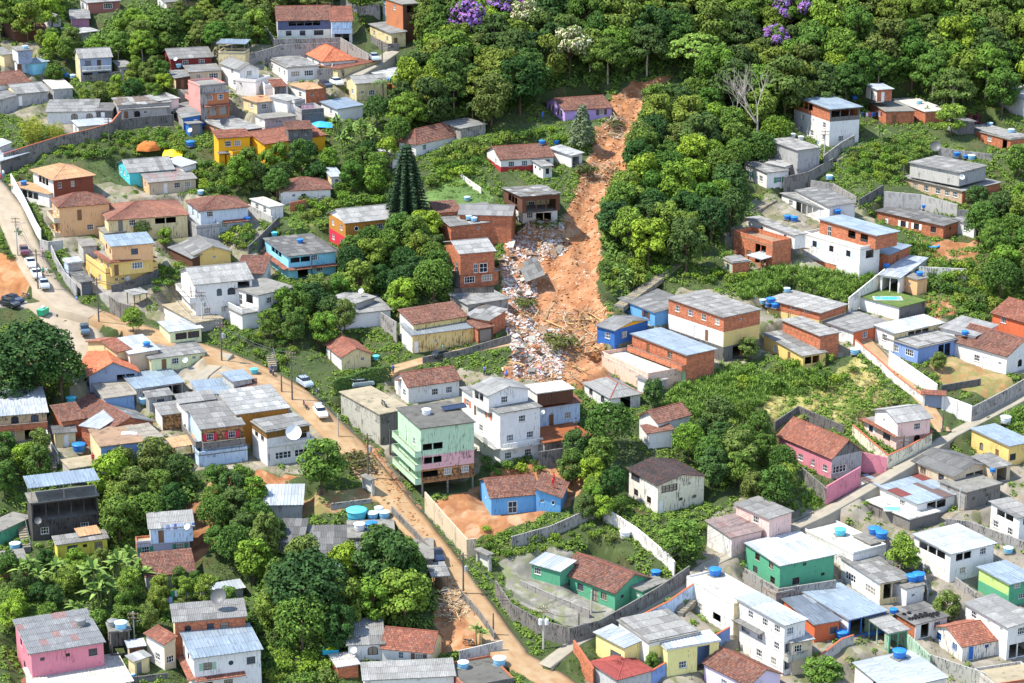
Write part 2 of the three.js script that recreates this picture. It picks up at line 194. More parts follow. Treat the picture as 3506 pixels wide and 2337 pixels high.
const HOUSES = [
{l:"pink brown house with wide horizontal window at the upper left top edge",b:[{g:[-96.33,38.38,-133.72,0.479,7.5,5.94,2.47,0,1],ro:"shedR",rm:"fib",wl:"W",wr:"RB",ri:0.5,op:"R0W.62;L0t.2;L0w.7"}]},
{l:"dark brown tiled house half hidden by trees near the upper left corner",b:[{g:[-110.3,34.18,-119.1,0.457,7.22,10.75,2.5,0,1],ro:"gA",rm:"tileD",wl:"BN",ri:1.5}]},
{l:"small white flat annex behind the brown tiled house at upper left",b:[{g:[-104.18,36.28,-126.39,0.717,3.28,6.94,2.3,0,1],ro:"shedR",rm:"fib",wl:"W",ri:0.4}]},
{l:"small white and mauve house with a porch below the pink brown house",b:[{g:[-98.68,35.91,-125.13,0.199,3.9,9.53,2.6,0,1],ro:"shedR",rm:"fib",wl:"W",wr:"RM",ri:0.7,op:"L0V.5x1.6"}]},
{l:"low pale roofed shed among trees under the mauve house",b:[{g:[-96.21,34.18,-119.1,0.777,5.44,6.28,2,0,1],ro:"shedR",rm:"fibw",wl:"CO",ri:0.5}],n:"shed",c:"shed"},
{l:"cream house with orange trim cut by the top edge left of the large tiled villa",b:[{g:[-78.58,38.46,-134,0.453,10.48,6.67,2.5,0,1],ro:"shedR",rm:"fib",wl:"W",wr:"CR",ri:0.8,op:"L0t.3;L0w.75;R0w.2"}]},
{l:"blue and white house with one blue tank on its boxy upper floor",b:[{g:[-107.05,29.97,-104.43,0.347,3.52,7.9,2.39,0,1],ro:"flat",rm:"slab",wl:"W",wr:"LBw",op:"R0d.15;R0w.7;L0c.5"},{g:[-106.15,29.38,-102.36,0.42,3.03,5.76,5.6,2.8,2],ro:"flat",rm:"slab",wl:"W",wr:"SBl",op:"R1c.35"},{g:[-103.19,29.65,-103.32,0.817,3.72,2.83,2.5,0,1],ro:"shedR",rm:"met",wl:"LB",ri:0.4}]},
{l:"weathered yellow house at the left edge beside the blue boxy house",b:[{g:[-110.23,30.74,-107.09,0.606,2.26,6.61,2.64,0,1],ro:"shedR",rm:"fib",wl:"CR",wr:"CRd",ri:0.5,op:"L0t.5"}]},  // right wall: darker copy of the cream, shade put into the paint
{l:"house with broad brown tiled roof at the left edge above grey sheds",b:[{g:[-109.33,26.68,-92.96,0.63,7.96,10.77,2.6,0,1],ro:"gA",rm:"tileD",wl:"W",ri:1.5}]},
{l:"grey house with corrugated gable roof beside the long boundary wall",b:[{g:[-103.95,25.53,-88.96,0.521,6.7,9.25,2.61,0,1],ro:"gA",rm:"fib",wl:"CR",wr:"GR",ri:1.2,op:"R0d.1;R0c.4"}]},
{l:"flat grey roofed house on the left edge with curved side roof",b:[{g:[-107.09,24.5,-85.37,0.852,6.11,6.72,3,0,1],ro:"shedL",rm:"fib",wl:"GR",ri:0.5}]},
{l:"two storey cream and slate blue house with iron railed balcony among trees",b:[{g:[-92.41,28.61,-99.7,0.329,6.73,7.08,5.26,0,2],ro:"gA",rm:"fib",wl:"CR",wr:"SBl",ri:1.4,op:"R0W.22;R0W.7;R1Q.05-.95;R1d.6;R1w.25"},{g:[-84.08,29.07,-101.3,0.412,2.56,6.08,2.6,0,1],ro:"shedR",rm:"fib",wl:"GR",ri:0.4,op:"R0c.4"}]},
{l:"white concrete roof terrace holding blue water tanks beside cream balcony house",b:[{g:[-96.77,26.25,-91.45,0.365,3.99,11.33,2.4,0,1],ro:"flat",rm:"slabw",wl:"GR"}],n:"terrace",c:"terrace"},
{l:"long low white house with arched doors above the boundary wall",b:[{g:[-96.21,23.27,-81.07,0.09,10,7.39,2.5,0,1],ro:"shedR",rm:"fib",wl:"W",ri:1.1,op:"R0a.55x1.4;R0a.86x1.4"},{g:[-86.05,23.51,-81.92,-0.005,2.88,5.63,2.4,0,1],ro:"shedR",rm:"fibd",wl:"CO",wr:"DG",ri:0.5,op:"R0d.4"}]},
{l:"small beige house with pale metal roof against the long grey wall",b:[{g:[-88.69,21.47,-74.81,0.437,7.41,4.61,2.5,0,1],ro:"shedR",rm:"metw",wl:"W",wr:"BE",ri:0.4,op:"L0t.5"}]},
{l:"grey house with two tier ragged roof and dark arched window",b:[{g:[-80.87,23.59,-82.2,0.297,9.55,4.37,2.5,0,1],ro:"shedR",rm:"fib",wl:"GR",ri:0.5,op:"R0d.08;R0a.32x1.3;R0c.5"},{g:[-81.69,23.67,-82.46,0.353,11.03,5.41,3.2,0,1],ro:"shedR",rm:"fibo",wl:"GR",ri:0.6}]},
{l:"long narrow grey roof running downhill beside the pink balcony house",b:[{g:[-67.76,22.54,-78.53,0.287,3.4,15,2.5,0,1],ro:"shedL",rm:"fib",wl:"CO",wr:"BLd",ri:0.4,op:"R0d.75"}]},
{l:"dark red house with grey gable roof left of the cream tower",b:[{g:[-73.83,30.28,-105.52,0.335,8.97,9.19,2.5,0,1],ro:"gA",rm:"fib",wl:"DR",ri:1.4,op:"R0w.35;R0w.75"}]},
{l:"cream tower house with grey metal canopy on posts over its terrace",b:[{g:[-63.58,30.43,-106.03,-0.116,5.92,4.23,3.46,0,1],ro:"flat",rm:"slab",wl:"CR",op:"L0c.5",pp:0.4,can:2.0}]},
{l:"low beige house with grey flat roof below the dark red house",b:[{g:[-68.93,28.46,-99.15,0.314,6.79,7.55,2.5,0,1],ro:"shedR",rm:"fib",wl:"BE",ri:0.3,op:"R0t.27;R0W.75"},{g:[-71.6,27.72,-96.6,0.32,2.86,11.95,2.4,0,1],ro:"shedL",rm:"fib",wl:"CR",wr:"BN",ri:0.3,op:"R0d.5"}]},
{l:"white two storey house with gable roof and brown quoins",b:[{g:[-57.87,27.42,-95.56,0.517,4.47,10.05,4.63,0,2],ro:"gB",rm:"fib",wl:"W",ri:1.1,op:"R0w.5;R1w.5;L0w.3;L1w.4;R1A-.1-1.1"}]},
{l:"salmon house with long balcony and red tiled awning",b:[{g:[-63.94,24.22,-84.38,0.446,5.24,10.27,4.81,0,2],ro:"shedR",rm:"metw",wl:"PKs",wr:"OB",ri:0.3,op:"R1w.2;R1w.65;L1V.5x5;L0w.25;L0w.6;R0V.3x1.8;R0V.75x1.8;R1A-.05-1.05;L1B0-1",am:"tileR"},{g:[-64.8,24.08,-83.89,0.494,5.74,6.93,6.4,0,2],ro:"flat",rm:"slab",wl:"PKs",wr:"CO",pp:0.3}]},
{l:"house with black parapet and sunken grey roof left of the yellow house",b:[{g:[-57.45,20.84,-72.61,0.577,7.27,14.24,2.5,0,1],ro:"shedR",rm:"fib",wl:"PKo",wr:"DG",ri:0.15,op:"L0t.2;L0t.5"}]},
{l:"yellow house with red tiled roofs and long front terrace",b:[{g:[-58.74,18.32,-63.84,0.31,6.37,5.17,5.4,0,2],ro:"shedR",rm:"tileR",wl:"YEs",ri:0.5,op:"R1w.3;R1w.6;R0V.5x4;R1A-.05-1"},{g:[-49.43,18.24,-63.56,0.695,14.66,11.36,4.4,0,2],ro:"gA",rm:"tileR",wl:"YEs",ri:1.5,op:"L1w.5;R0w.4"},{g:[-45.01,19.25,-67.07,0.249,4.88,4.82,5.6,0,2],ro:"shedR",rm:"tileD",wl:"DG",ri:0.6,op:"R1c.3;R1c.7"},{g:[-55.84,18.05,-62.88,0.742,9.83,3.06,2.3,0,1],ro:"flat",rm:"slab",wl:"YEs",pp:0.7}]},
{l:"low garage with blue doors at foot of the narrow downhill roof",b:[{g:[-66.18,21.8,-75.97,0.49,2.73,2.21,2.4,0,1],ro:"flat",rm:"slab",wl:"BLd",op:"R0D.5"}],n:"garage",c:"garage"},
{l:"white roofed shed with yellow tarpaulin left of the yellow house",b:[{g:[-65.27,16.84,-58.67,0.631,2.87,7.15,2.2,0,1],ro:"shedL",rm:"metw",wl:"W",ri:0.4}],n:"shed",c:"shed"},
{l:"white sheet roofed shed at the left edge below yellow bamboo",b:[{g:[-101.75,17.31,-60.33,0.875,6.85,5.37,2.5,0,1],ro:"shedL",rm:"metw",wl:"CO",wr:"DG",ri:0.6}],n:"shed",c:"shed"},
{l:"smaller white roofed shed at the left edge above another white shed",b:[{g:[-102.96,19.09,-66.51,0.63,2.11,4.56,2.4,0,1],ro:"shedL",rm:"metw",wl:"CO",wr:"GR",ri:0.5}],n:"shed",c:"shed"},
{l:"large white villa with brown tiled roof and navy balcony front",b:[{g:[-52.02,34.54,-120.36,0.141,11.88,9,4.38,0,2],ro:"gA",rm:"tileD",wl:"W",wr:["W","NV"],ri:2.4,op:"R0w.2;R0w.46;R0W.76;R1v.5x7;L0w.5"},{g:[-39.92,34.01,-118.49,0.11,4.52,8,5,0,2],ro:"shedR",rm:"tileR",wl:"W",wr:["W","LBw"],ri:2,op:"R0V.5x3.2;R1B0-1"}],n:"villa"},
{l:"white box house with flat roof and closed blue blind below the villa wall",b:[{g:[-48.14,28.79,-100.32,0.394,6.99,15,2.81,0,1],ro:"flat",rm:"fibslab",wl:"W",op:"L0w.15;L0w.4;L0w.75;R0W.25;R0W.68"}]},
{l:"white house with bright orange hipped tile roof below the villa",b:[{g:[-40.75,29.97,-104.43,0.41,7.36,12.56,2.48,0,1],ro:"hip",rm:"tileO",wl:"W",ri:2.1,op:"L0w.2;L0w.55"},{g:[-37.45,29.02,-101.11,0.772,11.73,7.01,2.3,0,1],ro:"shedL",rm:"tileR",wl:"CR",ri:0.5}]},
{l:"cream house with slanted flat roof on a walled plot near the top",b:[{g:[-26.56,33.47,-116.62,0.385,3.27,15,3.05,0,1],ro:"shedL",rm:"fib",wl:"CR",ri:0.3,op:"L0w.2;L0c.55;L0w.8;R0d.3"}]},
{l:"three tier orange and aqua house at the top edge above the cream house",b:[{g:[-26.58,35.97,-125.33,0.296,4.64,9.9,4.64,0,2],ro:"shedR",rm:"metw",wl:["LBa","W"],ri:0.4,op:"L1v.5x4;R1v.4x2.4;L0w.3;L0w.7;R0V.7x2"},{g:[-24.1,34.31,-119.55,0.447,4.31,9.86,8.2,0,3],ro:"flat",rm:"slab",wl:"OB",wr:"BN",op:"L2w.5;R2v.5x2.5"}]},
{l:"open sided shed house with pale roof in front of the forest edge",b:[{g:[-24.08,27.16,-94.63,0.566,7.21,14.95,2.4,0,1],ro:"shedR",rm:"fibw",wl:"BR",ri:0.5,op:"L0v.5x3"}]},
{l:"pale yellow two storey house with grey roof beside the palm",b:[{g:[-32.84,26.25,-91.48,0.368,6.77,6.98,3.62,0,1],ro:"gA",rm:"fib",wl:"CR",ri:1,op:"L1w.4;R1c.2;R1w.5;R0w.3;R0w.7"}]},
{l:"white and brick house with flat peach roof",b:[{g:[-43.38,25.89,-90.21,0.554,4.73,6.95,2.93,0,1],ro:"hip",rm:"peach",wl:"W",wr:"BR",ri:0.5,op:"L1w.4;R1c.3;R0V.5x2"}]},
{l:"grey house with low peach hipped roof and tank on a post",b:[{g:[-53.19,24.49,-85.33,0.57,6.5,6.47,2.5,0,1],ro:"hip",rm:"peach",wl:"CR",wr:"GR",ri:0.5,op:"R0w.25;R0w.65;L0w.4"}]},
{l:"low grey flat roofed house below the peach hipped roof",b:[{g:[-50.86,22.37,-77.94,0.513,6.91,5.01,2.5,0,1],ro:"flat",rm:"slab",wl:"Wp",wr:"GR",op:"R0c.5;L0c.4"}]},
{l:"white house with pale blue metal roof beside banana plants",b:[{g:[-36.19,23.62,-82.3,0.457,5.62,9.31,2.5,0,1],ro:"shedL",rm:"met",wl:"W",ri:0.4,op:"L0w.4"}]},
{l:"dark concrete terrace with pink washing beside the blue tarpaulin",b:[{g:[-43.44,23,-80.14,0.401,4.82,6.47,2.5,0,1],ro:"flat",rm:"slab",wl:"GR",wr:"DG",pp:0.8}],n:"terrace",c:"terrace"},
{l:"white terrace house with solar panels on its small red tile roof",b:[{g:[-52.16,26.3,-91.64,0.242,4.9,6.73,2.5,0,1],ro:"flat",rm:"slabw",wl:"W",pp:0.7},{g:[-49.98,25.87,-90.15,0.303,2.48,5.45,3.6,0,1],ro:"shedR",rm:"tileR",wl:"W",wr:"DG",ri:0.5}]},
{l:"white cottage with brown cross gabled tile roof above the meadow",b:[{g:[-19.39,19.31,-67.29,0.868,13.08,4.55,2.7,0,1],ro:"hip",rm:"tileD",wl:"W",ri:2.2,op:"L0w.4;R0w.2"}]},
{l:"low house with broken grey slab roof above the white cottage",b:[{g:[-10.52,21.4,-74.56,0.578,6.02,7.3,2.2,0,1],ro:"shedL",rm:"fib",wl:"CO",ri:0.3}]},
{l:"small orange brick house with wooden door behind the tall conifer",b:[{g:[-27.75,16.92,-58.97,0.618,3.21,5.08,2.5,0,1],ro:"shedR",rm:"fib",wl:"BR",ri:0.3,op:"L0t.45"}]},
{l:"small white terrace with balustrade behind the tall conifer",b:[{g:[-23.93,18.04,-62.85,0.711,2.7,5.3,2.2,0,1],ro:"flat",rm:"slabw",wl:"W",pp:0.5}],n:"terrace",c:"terrace"},
{l:"lilac and white house with brown tiled gable roof beside the landslide scar",b:[{g:[10.97,23.58,-82.17,0.337,10.47,11.18,2.35,0,1],ro:"gA",rm:"tileD",wl:"PU",ri:1.5,op:"L0s.25;L0s.7;R0s.78",sh:"BN"}]},
{l:"white house with red base and brown tiled roof left of the landslide",b:[{g:[-2.23,17.47,-60.87,0.295,11.02,9.99,2.55,0,1],ro:"gA",rm:"tileD",wl:["RDb"],ri:1.6,op:"L0w.35;R0w.2;R0w.45;R0w.68;R0w.88",ba:"W"},{g:[11.9,17.97,-62.61,0.522,2.51,8.53,2.5,0,1],ro:"shedL",rm:"fibw",wl:"W",ri:0.3,op:"R0V.3x1.6"}]},
{l:"tiny white hut with grey roof in front of the red based house",b:[{g:[6.14,16.69,-58.16,0.43,1.98,4.68,2.5,0,1],ro:"shedR",rm:"fib",wl:"W",ri:0.3,op:"L0c.3;L0c.75;R0w.5x.6"}],n:"hut",c:"hut"},
{l:"tall three storey brick and white house under a wide blue grey metal roof",b:[{g:[64.53,20.49,-71.38,0.383,6.85,15,7.7,0,3],ro:"shedR",rm:"met",wl:["W","W","BR"],wr:["W","W","DG"],ri:0.2,op:"L2v.68x6;R2v.5x6.5;L1c.45;L1w.75;L0w.15;L0w.48;L0w.8;R0w.4;L1w.15",oh:0.5}]},
{l:"brick house with flat roofs and hanging washing behind the tall metal roofed house",b:[{g:[77.4,23.15,-80.65,0.147,6.05,11.32,2.72,0,1],ro:"flat",rm:"slab",wl:"BR",op:"R0d.3;L0w.4"},{g:[76.13,24.45,-85.2,0.338,3.4,4.92,5.2,2.8,2],ro:"shedR",rm:"metw",wl:"W",wr:"BR",ri:0.3,op:"L0d.5;R1d.4"},{g:[85.64,23.28,-81.12,0.302,5.2,15,2.5,0,1],ro:"flat",rm:"slabw",wl:"BR"}]},
{l:"white house with brown parapet band at the upper right edge",b:[{g:[106.4,23.96,-83.49,0.326,7.2,15,4.05,0,1],ro:"shedR",rm:"fibw",wl:"W",ri:0.5,op:"R0v.1x2"}]},
{l:"small brick house with flat roofs and two striped tanks at right edge",b:[{g:[101.02,19.91,-69.36,0.511,5.66,14.27,2.37,0,1],ro:"flat",rm:"fibslab",wl:"BR",op:"L0w.45;L0w.8;L0V.12x1.4"}]},
{l:"open fronted house with layered grey roofs below the tall brick house",b:[{g:[56.97,17.41,-60.65,0.46,5.09,10.03,4.02,0,2],ro:"shedR",rm:"fib",wl:["BE","W"],wr:["W","W"],ri:0.3,op:"L1v.6x5;R1v.3x2.5;L0V.5x5;R0V.8x1.2;L1B0-1"},{g:[56.65,16.79,-58.5,0.537,5.37,9.54,5.6,0,2],ro:"shedR",rm:"fib",wl:"GR",ri:0.4}]},
{l:"dark concrete hut by the burgundy shrub at the right",b:[{g:[91.8,21.95,-76.49,0.342,3.62,4.66,2.2,0,1],ro:"shedL",rm:"fibd",wl:"GR",wr:"DG",ri:0.3}],n:"hut",c:"hut"},
{l:"two storey red brown house with broad peach hipped roof by the road",b:[{g:[-88.75,13.46,-46.91,0.58,8.14,10.45,5.6,0,2],ro:"hip",rm:"peach",wl:["W","W"],wr:"RBk",ri:1.5,op:"R1w.15x.6;R1w.48x.6;L1v.5x5;R0c.5;L0v.5x4",oh:0.5},{g:[-89.81,13.51,-47.06,0.855,2.7,11.93,2.6,0,1],ro:"shedL",rm:"peach",wl:"W",ri:0.3,op:"L0v.5x5"}]},
{l:"turquoise house with grey gable roof left of the yellow tarpaulin",b:[{g:[-75.47,15.99,-55.72,0.378,8.85,10.07,2.5,0,1],ro:"gA",rm:"fib",wl:"TQ",ri:1.5,op:"L0w.2;L0w.5;L0w.8;R0w.5"}]},
{l:"beige bungalow with faded pinkish corrugated roof below the turquoise house",b:[{g:[-71.06,14.85,-51.74,0.412,9.41,6.12,2.5,0,1],ro:"shedR",rm:"fibp",wl:"PE",wr:"BE",ri:0.9,op:"L0w.5;R0d.35;R0w.6;R0w.82"}]},
{l:"peach stucco house with brown hipped tiles and two balconies by the road",b:[{g:[-85.74,10.29,-35.84,0.379,9.54,7.05,5.9,0,2],ro:"hip",rm:"tileD",wl:"PE",ri:1.6,op:"L1w.25;L1w.7;R1d.4;L1B0-1;L0B0-1;L0V.5x3;R0w.6",bc:"BE"}]},
{l:"long cream house with wide red brown tiled roof and front terrace",b:[{g:[-76.08,9.59,-33.4,0.321,15,12.48,4.62,0,2],ro:"hip",rm:"tileL",wl:"CR",ri:1.7,op:"L1W.4;R1d.15;R1w.3;R1v.72x4;L0w.4"},{g:[-76.64,9.4,-32.76,0.418,3.87,11.41,2.3,0,1],ro:"flat",rm:"slab",wl:"CR",wr:"DG"}]},
{l:"pale blue grey house with brown hipped tile roof and glass balcony",b:[{g:[-59.16,10.58,-36.87,0.402,9.37,9.1,4.65,0,2],ro:"hip",rm:"tileD",wl:"SBp",ri:1.5,op:"L1t.2;L1t.6;R1w.2;R1A.45-1;R0w.5",am:"tileR"},{g:[-59.69,9.93,-34.59,0.404,4.43,11.83,2.3,0,1],ro:"flat",rm:"slab",wl:"GR",pp:0.5}]},
{l:"three tier yellow house with red tile skirt and blue grey metal roof",b:[{g:[-74.14,4.97,-17.33,0.485,9.99,12.19,3.02,0,1],ro:"flat",rm:"terra",wl:"YE",op:"R0d.42;R0c.2;R0c.32;L0d.8;L0w.3",pp:0.9},{g:[-72.99,4.86,-16.92,0.481,7.96,8.2,5.5,2.6,2],ro:"flat",rm:"tileflat",wl:"YE",op:"L1w.25;L1w.7;R1d.12;R1W.62"},{g:[-72.77,4.9,-17.06,0.344,7.53,7.27,8.3,5.2,3],ro:"shedR",rm:"met",wl:"PE",ri:0.3,op:"L2w.25;L2w.75;R2w.55"}]},
{l:"slatted concrete garage with corrugated roof beside the clay road",b:[{g:[-78.3,4.43,-15.42,0.446,2.02,8.94,2.5,0,1],ro:"shedR",rm:"fibd",wl:"COl",wr:"DG",ri:0.3,op:"R0D.5"}],n:"garage",c:"garage"},
{l:"white roofed utility box above the slatted garage",b:[{g:[-81.77,6.25,-21.76,0.461,2.55,2.84,2.5,0,1],ro:"flat",rm:"metw",wl:"LBw",wr:"GR"}],n:"shed",c:"shed"},
{l:"bare concrete box store left of the three tier yellow house",b:[{g:[-80.01,7.94,-27.67,0.347,2.49,5.67,2.5,0,1],ro:"flat",rm:"slab",wl:"COl"}],n:"shed",c:"shed"},
{l:"yellow bungalow with grey gable roof facing the tall grey house",b:[{g:[-58.88,7.14,-24.89,0.418,6.91,9.32,2.5,0,1],ro:"gB",rm:"fib",wl:"CR",wr:"YE",ri:1.3,op:"R0c.55;L0d.3;L0w.7"},{g:[-59.25,7.02,-24.45,0.581,1.6,9.98,2.1,0,1],ro:"shedL",rm:"fib",wl:"BN",ri:0.4}]},
{l:"tall grey three level house with corrugated gable and white balconies",b:[{g:[-56.53,2.1,-7.31,0.374,10.51,10.62,6.59,0,2],ro:"gA",rm:"fibl",wl:"W",ri:1.7,op:"L1B0-1;L0B0-1;L1d.3;L1d.7;L0w.3;L0d.75;R1a.42;R1a.5;R1a.63x1.5;R1v.85x2.2;R0w.2;R0w.5",bc:"W"}]},
{l:"brown tiled low house wedged behind the tall grey house",b:[{g:[-50.5,5.22,-18.2,-0.127,5.06,6,2.8,0,1],ro:"shedR",rm:"tileD",wl:"W",wr:"GR",ri:1.6}]},
{l:"white house with flat roof and balustraded terrace right of tall grey house",b:[{g:[-45.07,1.55,-5.4,0.76,8.04,8.79,5.6,0,2],ro:"flat",rm:"slab",wl:"W",op:"L1t.6;L1v.3x2;R1w.3;R0w.5"},{g:[-47.86,1.13,-3.94,0.575,4.13,12.63,2.9,0,1],ro:"flat",rm:"slab",wl:"W",op:"L0d.4;L0w.7",bal:1}]},
{l:"white house with brown hipped tile roof and lower white terrace",b:[{g:[-44.84,13.81,-48.13,0.187,9.58,8.29,2.76,0,1],ro:"hip",rm:"tileD",wl:"W",ri:1.5,op:"L0w.3;L0s.75x.7;R0t.45;R0c.25",sh:"RD"},{g:[-46.4,12.13,-42.25,0.579,2.72,8.26,2.5,0,1],ro:"flat",rm:"slabw",wl:"W",op:"L0w.3;L0w.7;R0d.2"},{g:[-35.51,15.51,-54.03,0.308,2.04,6.37,2.5,0,1],ro:"shedR",rm:"metw",wl:"CR",wr:"W",ri:0.5,op:"R0c.5"}]},
{l:"mustard and crimson house with round windows and white gable",b:[{g:[-31.2,8.74,-30.46,0.431,9.89,8.88,5.63,0,2],ro:"gA",rm:"fibl",wl:["RD","MU"],ri:1.6,op:"L1w.25;L1w.75;L0w.25;L0w.75;R1o.22;R1d.46;R1w.7;R1w.9;R0o.2",gc:"W"}]},
{l:"light blue house with open top veranda under a dark corrugated roof",b:[{g:[-41.09,5.99,-20.89,0.414,9.16,14.12,4.34,0,2],ro:"shedR",rm:"fibd",wl:["LB","LB"],ri:0.2,op:"L1v.5x6;R1v.25x3.8;R1w.55;L0w.2;L0w.5;L0d.85;R0w.65;R0V.3x2;R1A-.02-1.02;L1A0-1",am:"tileR"}]},
{l:"long red brick house with broad grey roof and two pale tanks",b:[{g:[-11.4,8.63,-30.06,0.448,11.83,10,5.2,0,2],ro:"shedR",rm:"fib",wl:"BR",ri:1.2,op:"R1c.48;R0w.8"},{g:[-9.91,9.78,-34.06,-0.112,9.81,8,5.4,0,2],ro:"gA",rm:"fib",wl:"BR",ri:1},{g:[-14.16,10.06,-35.07,0.304,4.62,5,5.2,0,2],ro:"shedR",rm:"tileD",wl:"BR",ri:0.9}]},
{l:"two storey exposed brick house with concrete beams beside the rubble",b:[{g:[-9.38,4.95,-17.25,0.331,6.49,9.28,6.86,2.9,2],ro:"gA",rm:"fibl",wl:"BR",ri:1.2,op:"L0t.25;L0t.72;R0t.45x.8;R0t.68x1.6",ra:2.9},{g:[-9.51,5.08,-17.71,0.409,7.65,8.22,2.6,0,1],ro:"flat",rm:"slab",wl:"GR",wr:"BR",op:"R0W.25;R0W.7;L0w.5"}]},
{l:"cluster of low pale roofs among trees above the small red roofed cottage",b:[{g:[-30.34,1.14,-3.98,0.398,9.31,8.26,2.8,0,1],ro:"shedR",rm:"fib",wl:"W",ri:0.6,op:"L0w.5"},{g:[-27.92,1.95,-6.81,0.924,5.19,4.94,3.4,0,1],ro:"shedR",rm:"fib",wl:"W",wr:"GR",ri:0.4}]},
{l:"yellow walled house with brown tile and pale sheet roof by the debris",b:[{g:[-17.37,-0.93,3.23,0.433,14.77,5,3.3,0,1],ro:"shedR",rm:"metg",wl:"W",wr:"CRy",ri:0.7,op:"R0d.05;R0c.3"},{g:[-17.24,-0.33,1.16,0.518,10.62,5.37,4.1,0,1],ro:"shedR",rm:"tileD",wl:"W",wr:"CRy",ri:1.2,op:"L0w.5"}]},
{l:"low corrugated shed below the exposed brick house",b:[{g:[-7.81,2.38,-8.28,0.509,8.17,7.11,2.3,0,1],ro:"shedR",rm:"fib",wl:"COl",wr:"CO",ri:0.2}],n:"shed",c:"shed"},
{l:"half collapsed shed with tile awning at the edge of the rubble",b:[{g:[-5.9,0.03,-0.1,0.508,2.91,4,2.6,0,1],ro:"shedR",rm:"tileD",wl:"BR",wr:"BN",ri:0.4,op:"R0D.5"},{g:[-4.15,0.65,-2.25,0.975,5.26,5,2.8,0,1],ro:"shedL",rm:"fibo",wl:"BR",ri:0.8}]},
{l:"torn open yellow house with broken grey roof above the rubble",b:[{g:[2.09,11.79,-41.09,0.209,6.79,10.44,4.31,0,2],ro:"shedL",rm:"fibo",wl:["Wp","CR"],wr:["W","CR"],ri:0.4,op:"R1w.25;R0w.2;R0V.6x3;L0w.5"},{g:[1.94,9.95,-34.66,0.347,7.62,10.47,7.9,5.2,3],ro:"shedB",rm:"fibo",wl:"BN",ri:0.6,op:"R2V.5x6;L2v.5x5"}]},
{l:"white house with green shutter at the right end of the forest",b:[{g:[50.19,15.62,-54.44,0.415,4.66,9.22,3.13,0,1],ro:"shedR",rm:"fib",wl:"W",ri:0.3,op:"L0w.25;L0s.7;R0s.6",sh:"GNd"}]},
{l:"white house on a brick parapet terrace beside the concrete stairway",b:[{g:[52.54,7.65,-26.64,0.512,2.47,15,5.3,2.6,2],ro:"shedR",rm:"fib",wl:"W",ri:0.2,op:"L1d.2;L1d.7"},{g:[48.27,7.13,-24.84,0.615,4.59,10.98,4.11,0,1],ro:"flat",rm:"terra",wl:"BR",op:"L0V.3x3;L0w.6",pp:0.8}]},
{l:"small brick hut with flat pale roof below the brick terrace",b:[{g:[40.7,6.24,-21.73,0.397,3.52,3.52,2.62,0,1],ro:"flat",rm:"fibslab",wl:"BE",wr:"BR",op:"L0s.5",sh:"LGd"}],n:"hut",c:"hut"},
{l:"white sheet canopy on posts beside the small brick hut",b:[{g:[46.01,6.64,-23.14,0.799,4.68,3.1,2.6,0,1],ro:"open",rm:"metw",wl:"W",ri:0.2}],n:"carport",c:"canopy"},
{l:"bright blue house with wide grey roof beside the concrete stairs",b:[{g:[25.46,1.55,-5.41,0.559,7.77,11.03,2.5,0,1],ro:"shedL",rm:"fib",wl:"BL",ri:0.7,op:"L0s.25;L0w.75",sh:"BN"}]},
{l:"long two storey orange brick house with four windows and grey roof",b:[{g:[36.7,-1.7,5.92,0.641,8.41,14.77,8.05,0,3],ro:"shedR",rm:"fib",wl:["DG","W","BR"],wr:["DG","YEw","BR"],ri:0.2,op:"L2w.12;L2w.36;L2w.6;L2w.84;L1d.3;L1d.5;L1w.45;R2c.45;R0V.5x4;L0V.6x5"}]},
{l:"small blue and yellow gabled house at the landslide edge",b:[{g:[18,-0.24,0.85,0.792,8.85,4.14,2.8,0,1],ro:"gB",rm:"fib",wl:"BLd",wr:["BLd"],ri:0.8,op:"L0w.4;R0w.3",gc:"YEs"}]},
{l:"brick and pale green house with long blue metal roof over a balcony",b:[{g:[29.83,-3.64,12.68,0.617,6.19,15,5.2,0,2],ro:"shedR",rm:"met",wl:["LG","BR"],wr:"BR",ri:0.2,op:"L1w.3;L1d.7;L0V.45x6;L0w.85;L1B0-1"}]},
{l:"pink walled terrace with plants below the pale green house",b:[{g:[23.15,-4.33,15.1,0.521,6.87,14.86,2.6,0,1],ro:"flat",rm:"slabw",wl:"PKw",pp:0.7}],n:"terrace",c:"terrace"},
{l:"small pale corrugated roof in front of the pink walled terrace",b:[{g:[24.04,-4.67,16.26,0.791,3.22,3.62,2.4,0,1],ro:"shedR",rm:"fib",wl:"W",wr:"GR",ri:0.3}],n:"shed",c:"shed"},
{l:"long white house with porch columns under double grey roofs",b:[{g:[60.65,11.82,-41.2,0.52,6.46,15,2.5,0,1],ro:"shedR",rm:"fib",wl:["W"],wr:"W",ri:0.3,op:"L0s.08;L0V.45x7;L0w.8;R0a.4",sh:"GR"},{g:[60.65,11.36,-39.58,0.312,5.17,15,4,0,1],ro:"shedL",rm:"fib",wl:"W",ri:0.4}]},
{l:"concrete block house with raised grey box storey and row of louvred windows",b:[{g:[87.67,13.91,-48.46,0.714,11.79,15,2.5,0,1],ro:"shedR",rm:"fib",wl:"BEb",wr:"BR",ri:0.3,op:"L0w.12;L0w.25;L0w.4;L0w.6;L0w.78"},{g:[87.11,14.23,-49.58,0.777,8.9,11.75,5.6,2.9,2],ro:"shedR",rm:"fib",wl:"COl",wr:"GR",ri:0.2}]},
{l:"long orange brick bungalow with ragged grey roof and white shutters",b:[{g:[81.75,10.09,-35.15,0.817,5.98,15,2.62,0,1],ro:"shedR",rm:"fibd",wl:"BR",ri:0.5,op:"L0w.15;L0s.4;L0s.6;L0d.86;R0c.4",sh:"W"}]},
